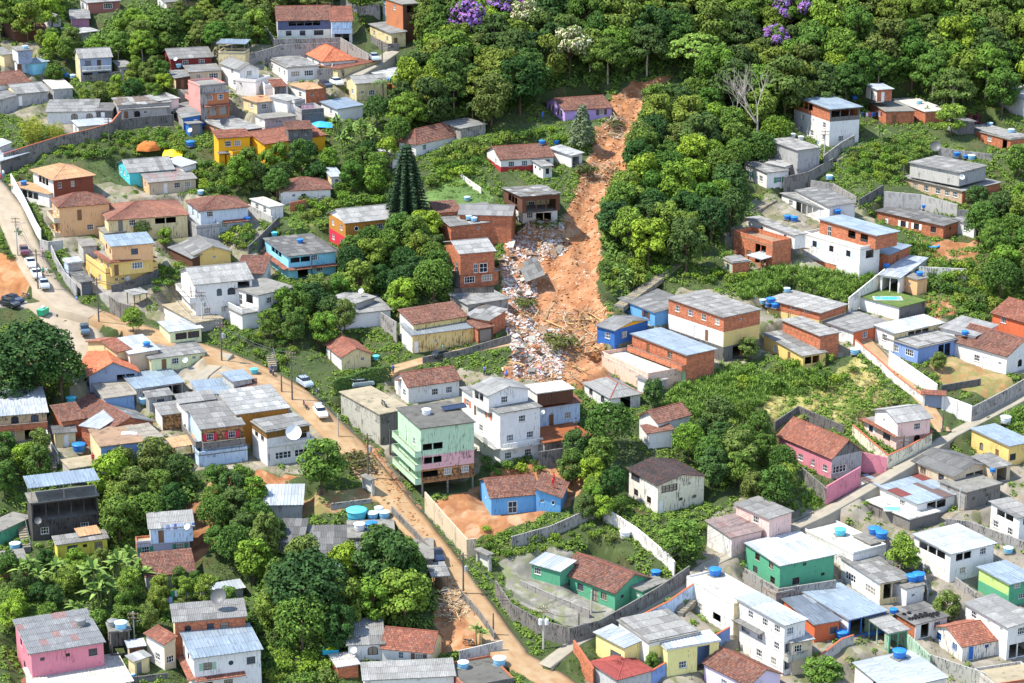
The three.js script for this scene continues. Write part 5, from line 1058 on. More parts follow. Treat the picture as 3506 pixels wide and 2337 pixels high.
[72,9,-388,-470,2.4],
[72,10,-378,-433,2.1],
[72,9,-328,-491,2.6],
[72,10,-288,-552,1.7],
[72,9,-318,-466,2.7],
[72,10,-358,-473,2.3],
[72,10,-292,-516,1.7],
[72,8,-335,-509,1.9],
[72,10,-215,-530,1.7],
[72,8,-265,-538,2],
[72,8,-235,-544,2],
[72,10,-249,-519,1.9],
[72,8,-288,-475,3],
[72,9,-339,-532,2.4],
[72,8,-409,-454,2],
[72,9,-259,-479,2.5],
[72,10,-242,-490,2.5],
[72,10,-395,-422,2.1],
[72,10,-295,-498,1.9],
[72,10,-227,-510,3],
[72,9,-373,-454,2.2],
[72,8,-329,-549,1.8],
[72,9,-212,-554,1.7],
[72,8,-344,-461,1.9],
[72,8,-236,-566,1.8],
[72,10,-403,-482,2.2],
[72,9,-306,-480,1.7],
[73,10,-595,-598,2.1],
[73,9,-640,-643,2],
[73,8,-487,-566,1.6],
[73,8,-610,-562,2],
[73,10,-508,-535,2.7],
[73,10,-566,-594,1.6],
[73,10,-588,-567,2.5],
[73,9,-631,-624,2.8],
[73,10,-575,-542,2.3],
[73,9,-552,-550,2.3],
[73,9,-565,-523,2.3],
[73,9,-539,-591,2.3],
[73,8,-607,-538,1.6],
[73,9,-608,-631,1.7],
[73,8,-624,-594,2.8],
[73,10,-520,-576,1.6],
[73,8,-534,-551,1.5],
[73,9,-650,-664,2.1],
[73,9,-592,-547,1.5],
[73,9,-566,-565,1.7],
[73,10,-521,-519,1.6],
[73,8,-588,-619,1.7],
[73,8,-557,-609,1.5],
[73,10,-592,-529,1.5],
[73,8,-603,-580,2.2],
[73,10,-506,-591,1.6],
[74,9,268,-226,2.4],
[74,8,251,-276,2],
[74,8,290,-284,2.4],
[74,9,248,-206,1.9],
[74,8,231,-247,2.7],
[74,8,195,-225,1.9],
[74,9,173,-203,2.2],
[74,10,230,-194,3],
[74,10,206,-264,1.8],
[74,10,316,-263,2.4],
[74,10,290,-253,2.7],
[74,8,178,-178,2.1],
[74,10,170,-246,1.9],
[74,10,207,-239,2],
[74,8,232,-224,2.8],
[74,10,231,-275,2.1],
[74,8,315,-285,2.5],
[74,9,288,-229,2],
[74,8,268,-266,2],
[74,8,309,-304,1.9],
[74,9,214,-216,2.2],
[74,9,189,-243,1.8],
[74,8,266,-289,1.9],
[74,10,171,-226,2.2],
[75,9,819,-663,1.9],
[75,8,745,-580,1.8],
[75,8,740,-704,1.9],
[75,9,796,-717,1.6],
[75,9,704,-677,1.9],
[75,8,736,-682,1.8],
[75,8,756,-609,2.1],
[75,9,770,-566,2.1],
[75,9,799,-694,1.5],
[75,10,779,-620,1.6],
[75,10,793,-677,1.6],
[75,9,679,-680,1.9],
[75,8,735,-615,2.4],
[75,10,686,-648,1.5],
[75,8,752,-644,2.3],
[75,10,732,-661,1.9],
[75,9,701,-618,2.3],
[75,9,770,-648,2.3],
[75,9,829,-708,2.3],
[75,10,690,-666,1.6],
[75,9,805,-646,1.9],
[75,10,808,-729,1.6],
[75,8,710,-637,1.9],
[75,9,679,-602,1.6],
[75,8,725,-584,1.8],
[75,9,761,-704,1.6],
[75,8,683,-631,1.6],
[75,8,757,-680,2.1],
[75,10,710,-696,1.5],
[75,10,733,-633,1.4],
[75,10,826,-684,2.2],
[75,8,691,-693,1.5],
[75,9,712,-659,2.2],
[75,10,779,-727,1.5],
[75,10,826,-740,1.6],
[75,8,786,-638,1.5],
[75,10,701,-583,1.5],
[75,8,837,-671,1.4],
[75,10,779,-691,1.9],
[75,8,751,-663,1.7],
[75,9,710,-601,1.6],
[75,10,785,-660,1.4],
[75,10,733,-567,1.7],
[76,9,882,-185,2],
[76,9,800,-198,2.6],
[76,10,872,-111,2.6],
[76,10,817,-255,1.7],
[76,10,813,-130,2.3],
[76,10,782,-226,2.7],
[76,10,846,-224,1.7],
[76,9,773,-209,1.6],
[76,9,845,-100,2.2],
[76,8,902,-124,1.9],
[76,10,776,-178,2.8],
[76,9,806,-234,1.8],
[76,8,774,-294,2.2],
[76,9,796,-160,2.8],
[76,9,839,-157,1.9],
[76,9,856,-140,2.2],
[76,10,845,-180,2.1],
[76,8,876,-163,2.2],
[76,9,853,-246,1.9],
[76,10,870,-220,2.8],
[76,8,807,-177,1.7],
[76,10,840,-124,2.7],
[76,10,787,-245,1.7],
[76,8,832,-239,2.4],
[76,8,849,-199,1.8],
[76,8,824,-206,2.9],
[76,10,827,-186,1.7],
[76,9,793,-287,1.9],
[76,9,818,-154,1.8],
[76,8,857,-166,1.6],
[76,8,772,-258,1.9],
[76,8,826,-109,2.1],
[76,9,901,-149,1.8],
[77,8,396,126,2],
[77,8,521,130,2.4],
[77,10,492,157,1.5],
[77,9,572,115,1.7],
[77,10,458,96,2],
[77,10,490,137,2.1],
[77,9,410,88,1.7],
[77,10,536,113,2.3],
[77,8,394,147,2],
[77,8,536,146,2.5],
[77,10,549,54,2],
[77,9,488,75,2.1],
[77,8,553,124,2.1],
[77,9,449,140,2.6],
[77,9,414,130,2],
[77,8,590,93,1.7],
[78,10,-423,15,1.8],
[78,8,-402,53,2.4],
[78,8,-449,5,1.6],
[78,8,-406,-8,1.9],
[78,9,-406,34,1.5],
[78,10,-431,34,2.1],
[78,8,-447,-15,1.4],
[78,10,-467,-4,2.3],
[78,8,-383,30,1.5],
[78,9,-403,9,1.4],
[78,9,-447,24,1.6],
[78,8,-389,-12,1.6],
[78,8,-401,-32,1.5],
[78,9,-419,48,1.5],
[79,9,-328,800,2.4],
[79,9,-326,843,2.4],
[79,9,-359,832,2.2],
[79,8,-330,865,1.8],
[79,8,-295,848,2.6],
[79,9,-369,802,2.6],
[79,10,-347,784,2.3],
[79,10,-383,752,2.8],
[79,8,-271,846,2.7],
[79,8,-295,824,2],
[79,8,-332,822,2.3],
[79,9,-374,774,1.9],
[79,9,-290,871,2.5],
[79,8,-346,851,1.9],
[79,10,-264,867,2.5],
[79,9,-392,732,1.8],
[80,9,-762,-699,1.5],
[80,10,-848,-687,2.3],
[80,8,-919,-674,1.3],
[80,9,-709,-707,2.2],
[80,9,-833,-748,1.8],
[80,10,-819,-718,1.3],
[80,9,-718,-729,1.8],
[80,8,-736,-696,1.7],
[80,9,-782,-765,1.2],
[80,10,-825,-666,2.3],
[80,8,-679,-707,2.2],
[80,9,-767,-721,2.2],
[80,9,-807,-685,2],
[80,8,-782,-706,1.3],
[80,10,-853,-719,1.5],
[80,8,-896,-701,1.4],
[80,10,-876,-676,1.4],
[80,9,-714,-749,2.3],
[80,9,-931,-697,1.4],
[80,9,-753,-745,1.3],
[80,8,-786,-679,1.4],
[80,10,-809,-759,1.6],
[80,10,-692,-734,1.8],
[80,9,-896,-670,1.7],
[80,9,-798,-720,1.5],
[80,9,-872,-708,1.2],
[80,8,-730,-758,1.5],
[80,8,-673,-688,2.1],
[80,10,-798,-742,2.3],
[80,9,-869,-733,1.5],
[80,8,-913,-702,1.5],
[80,10,-783,-731,1.3],
[80,8,-849,-661,2.4],
[80,9,-759,-760,1.2],
[81,8,-538,-350,2.7],
[81,10,-509,-361,2.6],
[81,9,-519,-328,2.2],
[81,9,-505,-389,1.8],
[81,8,-528,-384,1.7],
[81,10,-488,-322,1.8],
[81,9,-492,-368,1.4],
[81,10,-539,-369,1.5],
[81,9,-502,-339,2.4],
[81,8,-507,-315,1.6],
[82,9,-644,-234,2.6],
[82,9,-629,-186,1.9],
[82,9,-622,-221,1.8],
[82,8,-651,-188,1.8],
[82,10,-655,-257,1.8],
[82,8,-624,-247,1.5],
[82,9,-650,-166,1.5],
[82,9,-619,-203,1.8],
[82,10,-640,-217,1.8],
[82,9,-672,-269,1.6],
[83,8,126,542,1.7],
[83,8,-34,571,1.7],
[83,8,67,546,1.5],
[83,8,1,564,0.9],
[83,8,31,576,1.4],
[83,9,98,556,1.2],
[83,9,92,537,1],
[83,8,-40,526,1.2],
[83,8,-36,552,1.5],
[83,10,154,550,1.7],
[83,9,33,552,1.7],
[83,9,-10,536,1.1],
[83,9,6,546,1.4],
[83,8,70,567,1.2],
[83,8,-7,586,1.5],
[83,8,140,530,0.9],
[83,10,48,549,0.9],
[83,8,48,569,1],
[83,10,114,523,1.1],
[83,10,12,581,1],
[84,10,401,-196,2],
[84,8,338,-215,1.3],
[84,8,378,-214,1.9],
[84,8,425,-207,1.7],
[84,8,365,-196,2],
[84,10,410,-266,1.4],
[84,8,392,-229,1.5],
[84,10,358,-219,1.2],
[84,9,371,-231,1.3],
[84,10,320,-215,1.3],
[84,10,349,-202,1.3],
[84,10,407,-211,1.2],
[85,10,36,357,1.3],
[85,10,-42,353,1.8],
[85,9,-37,372,1.5],
[85,9,-7,369,2],
[85,8,15,370,2.2],
[85,8,11,350,1.4],
[85,10,25,341,1.5],
[85,9,-23,362,1.2],
[85,9,-23,380,1.4],
[85,8,43,374,1.6],
[86,10,-934,-270,1.3],
[86,10,-947,-290,1],
[86,8,-963,-323,1],
[86,10,-954,-308,1],
[86,10,-967,-344,0.9],
];
const TANKS = [
[-104.9,35.1,-104.3,"l",0.62,"pale blue water tank on the blue and white house with one blue tank"],
[-97.7,29.57,-105.37,"b",0.8,"blue water tank standing on the ground near the top left"],
[-96.77,28.83,-105.38,"b",0.62,"blue water tank standing on the ground near the top left"],
[-94.85,28.91,-103.55,"l",0.62,"pale blue water tank standing on the ground near the top left"],
[-72.27,30.83,-105.85,"l",0.62,"pale blue water tank on the dark red house with grey gable roof"],
[-64.07,34.03,-118.57,"b",0.62,"blue water tank standing on the ground near the top left"],
[-65.49,20.51,-71.47,"b",0.9,"blue water tank standing on the ground near the top left"],
[-64.11,22.51,-82.47,"b",0.62,"blue water tank on the house with black parapet and sunken grey roof"],
[-50.4,32.09,-117.49,"b",0.62,"blue water tank standing on the ground near the top left"],
[-48.25,32.12,-118.34,"b",0.62,"blue water tank standing on the ground near the top left"],
[-26.14,29.13,-97.48,"b",0.62,"blue water tank on the open sided shed house with pale roof"],
[9.08,20.62,-73.22,"b",0.62,"blue water tank standing on the ground near the middle"],
[6.04,21.62,-68.3,"b",0.62,"blue water tank on the white house with red base and brown tiled roof"],
[72.32,26.33,-91.73,"b",0.7,"blue water tank standing on the ground near the right side"],
[99.53,22.4,-83.02,"l",0.62,"pale blue water tank on the small brick house with flat roofs and two striped tanks"],
[102.42,22.4,-75.67,"l",0.7,"pale blue water tank on the small brick house with flat roofs and two striped tanks"],
[89.93,19.23,-67.43,"b",0.75,"blue water tank standing on the ground near the right side"],
[91.44,19.07,-66.44,"b",0.5,"blue water tank standing on the ground near the right side"],
[92.6,18.94,-65.98,"l",0.75,"pale blue water tank standing on the ground near the right side"],
[85.79,25.9,-89.52,"l",0.62,"pale blue water tank on the brick house with flat roofs and hanging washing"],
[57.56,21.63,-75.35,"w",0.62,"white water tank standing on the ground near the right side"],
[59.15,21.3,-74.21,"w",0.62,"white water tank standing on the ground near the right side"],
[-61.02,14.96,-52.11,"l",0.62,"pale blue water tank standing on the ground near the top left"],
[-50.68,12.39,-40.25,"b",0.62,"blue water tank on the pale blue grey house with brown hipped tile roof"],
[-96.13,16.34,-54.15,"b",0.62,"blue water tank on the two storey red brown house with broad peach hipped roof"],
[-45.24,10.25,-36.88,"c",0.62,"turquoise water tank standing on the ground near the top left"],
[-39.74,10.54,-30.19,"b",0.62,"blue water tank on the light blue house with open top veranda under a dark"],
[-8.11,14.3,-33.66,"l",0.62,"pale blue water tank on the long red brick house with broad grey roof"],
[-7.16,14.04,-33.18,"l",0.62,"pale blue water tank on the long red brick house with broad grey roof"],
[-8.73,14.25,-49.64,"l",0.62,"pale blue water tank standing on the ground near the middle"],
[-12.53,3.61,-15.59,"b",0.62,"blue water tank standing on the ground near the middle"],
[45.65,3.1,-14.53,"l",0.7,"pale blue water tank standing on the ground near the right side"],
[46.77,3.91,-12.01,"b",0.8,"blue water tank on the brick house with grey roof standing on a yellow base"],
[46.43,3.12,-12.34,"b",0.6,"blue water tank on the brick house with grey roof standing on a yellow base"],
[47.53,3.21,-11.29,"b",0.75,"blue water tank on the brick house with grey roof standing on a yellow base"],
[50.29,4.58,-17.24,"l",0.62,"pale blue water tank on the brick house with grey roof standing on a yellow base"],
[53.03,12.15,-42.35,"b",0.7,"blue water tank standing on the ground near the right side"],
[54.25,11.97,-41.72,"b",0.75,"blue water tank standing on the ground near the right side"],
[62.2,13.85,-39.87,"b",0.7,"blue water tank on the long white house with porch columns under double grey roofs"],
[63,16.63,-57.94,"l",0.7,"pale blue water tank standing on the ground near the right side"],
[80.25,13.06,-47.54,"b",0.75,"blue water tank standing on the ground near the right side"],
[74.47,7.44,-17.84,"b",0.62,"blue water tank on the peach cube hut with flat roof and tank"],
[69.24,7.59,-22.91,"b",0.62,"blue water tank on the three tier brick and white house with brick balcony"],
[79.5,1.68,1,"b",0.62,"blue water tank on the white house with brown tiled gable and arched window"],
[-86.04,-3.93,13.68,"w",0.7,"white water tank standing on the ground near the lower left"],
[-63.53,0.89,5.09,"b",0.62,"blue water tank on the white house with white ribbed roof left of the pale"],
[-62.43,-5.38,17.85,"l",0.85,"pale blue water tank on the pale blue metal roofed shed with barred open side"],
[-74.93,-5.79,16.45,"c",0.9,"turquoise water tank standing on the ground near the lower left"],
[-71.08,-9.29,31.33,"b",1.1,"blue water tank standing on the ground near the lower left"],
[-73.8,-2.8,11.25,"b",0.62,"blue water tank standing on the ground near the lower left"],
[-13.76,-1.08,36.84,"w",0.75,"white water tank on the four level green apartment building with pink and stone patches"],
[-23.72,-1.77,4.37,"c",0.6,"turquoise water tank standing on the ground near the middle"],
[-44.51,-2.8,9.14,"c",0.7,"turquoise water tank standing on the ground near the lower left"],
[59.88,-0.95,3.69,"l",0.8,"pale blue water tank standing on the ground near the right side"],
[82.34,-6.66,24.33,"w",0.9,"white water tank standing on the ground near the right side"],
[64.35,-11.32,34.15,"l",0.7,"pale blue water tank on the wide low house with patched metal roof white lattice"],
[77.13,-9.64,40.41,"b",0.5,"blue water tank on the grey roofed annex behind the beige tiled house"],
[-76.73,-16.44,56.59,"l",0.85,"pale blue water tank standing on the ground near the lower left"],
[-56.67,-19.44,80.2,"l",0.9,"pale blue water tank on the open concrete water tower with two tanks"],
[-58.06,-19.44,79.2,"g",0.75,"grey water tank on the open concrete water tower with two tanks"],
[-62.71,-19.35,79.08,"g",0.8,"grey water tank on the pink two storey house with patchwork grey roof"],
[-24.45,-14.6,49.04,"c",1.6,"turquoise water tank standing on the ground near the middle"],
[-21.92,-14.37,48.98,"l",0.9,"pale blue water tank standing on the ground near the middle"],
[-20.07,-14.18,49.03,"l",0.9,"pale blue water tank standing on the ground near the middle"],
[-23.6,-13.94,54.9,"w",0.9,"white water tank on the concrete slab carrying a cluster of blue and white tanks"],
[-21.79,-13.94,54.65,"b",0.95,"blue water tank on the concrete slab carrying a cluster of blue and white tanks"],
[-21,-13.57,48.13,"w",0.7,"white water tank standing on the ground near the middle"],
[-6.97,-23.32,85.21,"l",0.8,"pale blue water tank on the dark flat slab roof with tanks and pipes"],
[-1.79,-23.32,84.2,"l",0.95,"pale blue water tank on the dark flat slab roof with tanks and pipes"],
[17.6,-15.5,54,"w",0.9,"white water tank standing on the ground near the middle"],
[21.88,-18.5,62.61,"b",0.75,"blue water tank standing on the ground near the middle"],
[30.63,-17.17,65.52,"b",0.95,"blue water tank on the cream white split level house with flat terrace roof"],
[50.97,-15.09,54.21,"c",0.9,"turquoise water tank on the bright white roof terrace with round tank below the stained"],
[56.18,-14.71,54.84,"b",0.95,"blue water tank on the concrete platform holding two blue tanks above the glazed white"],
[57.01,-14.71,56.5,"b",0.95,"blue water tank on the concrete platform holding two blue tanks above the glazed white"],
[59.91,-17.11,67.97,"b",0.85,"blue water tank on the white house with big glazed openings and twin blue tanks"],
[60.96,-17.11,67.52,"b",0.95,"blue water tank on the white house with big glazed openings and twin blue tanks"],
[76.42,-16.59,57.8,"l",0.75,"pale blue water tank standing on the ground near the right side"],
[56.35,-19.86,73.65,"b",0.6,"blue water tank on the low brick house with old tyres weighing down its grey"],
[48.35,-22.32,77.03,"b",0.95,"blue water tank standing on the ground near the right side"],
[55.87,-22.8,82.85,"b",1,"blue water tank on the broad white roof with blue tank cut by the bottom"],
];
const POLES = [
[-92.49,8.56,-28.47,7.51,"wooden utility pole by the burgundy parked car",1,0],
[-86.45,4.85,-16.47,8.03,"pale concrete lamp post beside the silver parked car",0,0],
[-73.69,2.01,-5.81,8.36,"tall dark utility pole at the road corner below the yellow house",0,0],
[-55.15,0.92,-5.28,7.23,"utility pole in front of the tall grey house",0,1],
[-50.46,-1.45,6.08,7.12,"utility pole at the top of the curved driveway",0,1],
[-37.24,-4.92,17.43,8.65,"utility pole beside the silver blue hatchback",0,0],
[-28.79,-7.99,27.65,4.09,"short wooden pole beside the green apartment building road",0,0],
[-23.15,-11.17,39.2,7.7,"utility pole standing in the mud on the road",0,1],
[-7.31,-19.29,67.59,6.68,"leaning utility pole beside the roadside shelter",0,1],
[4.58,-23.09,79.06,6.84,"concrete utility pole with white transformers at the corner wall",0,2],
[-2.74,-21.69,77.32,3.47,"thin post beside the lower road wall",0,0],
[9.75,-22.39,77.7,4.34,"thin wooden post against the curved stone wall",0,0],
[11.82,-20.72,71.14,3.46,"thin grey post in the green house yard",0,0],
[64.12,-11.19,32.16,4.94,"rusty utility pole by the stained pink house wall",0,0],
[71.46,-7.59,26.52,3.52,"white post at the alley gate",0,0],
[70.69,-13.61,47.23,3.76,"pale utility pole beside the patched metal roof",0,0],
[-28.35,30.12,-109.99,5.77,"utility pole beside the silver car below the villa",1,0],
[-82.26,20.99,-73.12,5.21,"pole beside the long boundary wall",0,0],
[-55.36,-22.88,77.21,4.87,"utility pole with street lamp between the pink and white houses",1,0],
[-39.24,-4.21,15.16,2.99,"short pole at the pale metal roof shed",0,0],
[-36.96,6.08,-21.94,4.15,"wooden pole in front of the light blue house",0,0],
[62.69,18.17,-64.52,7.19,"utility pole beside the tall three storey brick house",0,0],
[48.8,-19.36,61.91,3.53,"utility pole right of the green two storey house",0,0],
[-20,-9.61,31.68,4.16,"wooden pole against the parking terrace wall",0,0],
[-16.92,13.35,-46.5,2.44,"pole with crossarm behind the tall conifer",0,0],
[77.33,16.03,-55.85,3.94,"thin concrete post above the brick bungalow",0,0],
];
const WIRES = [
[0,1,4],
[1,2,4],
[2,3,4],
[3,4,4],
[4,5,4],
[5,6,4],
[6,7,4],
[7,8,4],
[8,9,4],
[13,9,3],
[13,15,2],
[22,15,2],
[9,11,2],
];
const CARS = [
[-91.41,8.65,-29.36,-1.27,"#5c1222","dark red hatchback parked at the kerb, farthest of the parked row","hatch"],
[-89.38,7.48,-24.99,-1.2,"#e8e8e6","white saloon parked behind the dark red hatchback","sedan"],
[-87.61,6.44,-20.97,-1.23,"#e4e4e2","white saloon parked between another white car and the silver one","sedan"],
[-85.51,5.45,-17.36,-1.25,"#b4bcc4","silver saloon at the near end of the parked row","sedan"],
[-90.53,3.56,-13.8,-0.61,"#16213c","navy saloon parked beside the motorcycle at left","sedan"],
[-90.44,3.56,-10.8,-0.61,"#12161c","black estate car parked in front of the navy saloon","hatch"],
[-75.86,0.68,-3.61,-1.31,"#3f5560","dark teal car on the dirt square","hatch"],
[-29.98,31.88,-109.02,-1.31,"#b9c6d2","silver hatchback on the street below the villa","hatch"],
[-39.47,28.83,-92.4,-1.01,"#1a1f26","dark car between houses below the white box house","hatch"],
[-37.45,28.49,-97.64,-1.06,"#dfe3e4","white car parked beside the pale yellow house","hatch"],
[-35.56,-4.15,11.88,-1.06,"#b2c2d2","silver blue hatchback parked by the hedge on the clay road","hatch"],
[-25.57,-3.77,13.71,0.39,"#9fb0ac","grey green hatchback with raised tailgate on the concrete terrace","tail"],
[-32.14,-6.32,21.63,-1.24,"#eeeeec","white saloon with open boot on the clay road","boot"],
[-11.36,-16.89,59.45,-1.41,"#1d2e4e","dark blue pickup beside the roadside shelter","pickup"],
[-12.04,-1.26,4.89,0.67,"#20252b","black car half hidden by the grey side street wall","hatch"],
];
const BIKES = [
[-88.48,3.87,-15.41,-0.41,"#1a1a1c","black motorcycle parked beside the navy saloon",0],
[-41.5,-3.17,9.04,-1.03,"#20242c","motorcycle with rider going down the clay road",1],
[-33.31,-4.74,14.45,-0.82,"#3a3f46","grey motorcycle parked in front of the silver blue hatchback",0],
[-34.95,-5.59,19.53,-1.19,"#a02026","red motorcycle near the white saloon with open boot",0],
[-21.16,-3.21,26.29,-0.98,"#2a2c30","motorcycle parked on the concrete terrace",0],
[-6.28,-22.26,79.74,-0.24,"#26282c","motorcycle in the garden beside the lower road",0],
];
const PEOPLE = [
[-101.28,16.19,-57.48,3.23,"#c03030","#2a2f45","walk","person in a red shirt walking on the road at the left edge"],
[-101.16,16.72,-59.16,4.58,"#dfe6ee","#3a6ab0","walk","person in white top walking behind the one in red"],
[-87.92,8.2,-28.86,6.19,"#d8a0a8","#4a5568","stand","person in pink at the gate above the parked cars"],
[-86.45,6.45,-21.59,1.67,"#1f8f6a","#20302c","walk","person in green walking beside the parked cars"],
[-85.8,6.41,-21.73,3.07,"#e8e6e0","#c98a60","walk","person in white walking beside the one in green"],
[-79.02,3.15,-13.83,3.15,"#7fb4e0","#2c3448","stand","person in light blue standing on the dirt square"],
[5.22,23.85,-83.1,5.75,"#1c1c20","#1c1c20","walk","person in black on the path beside the lilac house"],
[6.36,23.88,-83.2,5.52,"#3a66c0","#4060a0","stand","person in blue on the path beside the lilac house"],
[-20.48,-2.62,10.04,1.99,"#3a5aa8","#2a2a30","stand","person in blue by the hedge gate"],
[-1.54,-2.83,9.87,1.85,"#d8c890","#5a5040","bend","person in pale yellow bending over debris"],
[-1.07,1.47,25.88,1.19,"#2f6fd0","#404048","bend","person in bright blue crouched at the debris edge"],
[-4.78,-2.87,10,0.98,"#6a78b8","#3a3a42","stand","person in violet blue below the debris"],
[-12.05,-1.18,2.46,2.98,"#3fa090","#30403c","stand","person in teal beside the black car"],
[6.51,-10.49,45.27,2.66,"#d02028","#c01c24","walk","person in red overalls in the earth yard"],
[6.65,-10.42,43.2,0.43,"#d82a30","#c42028","walk","second person in red behind the first in the earth yard"],
[10.53,-6.73,27.02,0.84,"#5a6068","#3a4048","stand","person in grey on the mud covered terrace"],
[4.75,-2.68,9.33,5.97,"#c85aa0","#8a3a70","bend","person in magenta among the debris"],
[-67.54,-8.83,38.28,4.75,"#b02438","#802030","stand","person in red on the tan terrace beside the blue tank"],
[1.15,12.59,-36.26,0.33,"#e0e4ea","#506890","walk","person in white on the rubble below the torn house"],
[2.84,12.36,-34.77,6.13,"#30343c","#2a2c34","bend","person in black climbing over the rubble"],
[-36.31,29.38,-101.95,5.03,"#707884","#38404a","stand","person in grey at the white gate below the orange roof"],
[-0.59,0.3,-3.27,5.6,"#304878","#2c3040","stand","person in dark blue standing beside the rubble"],
];
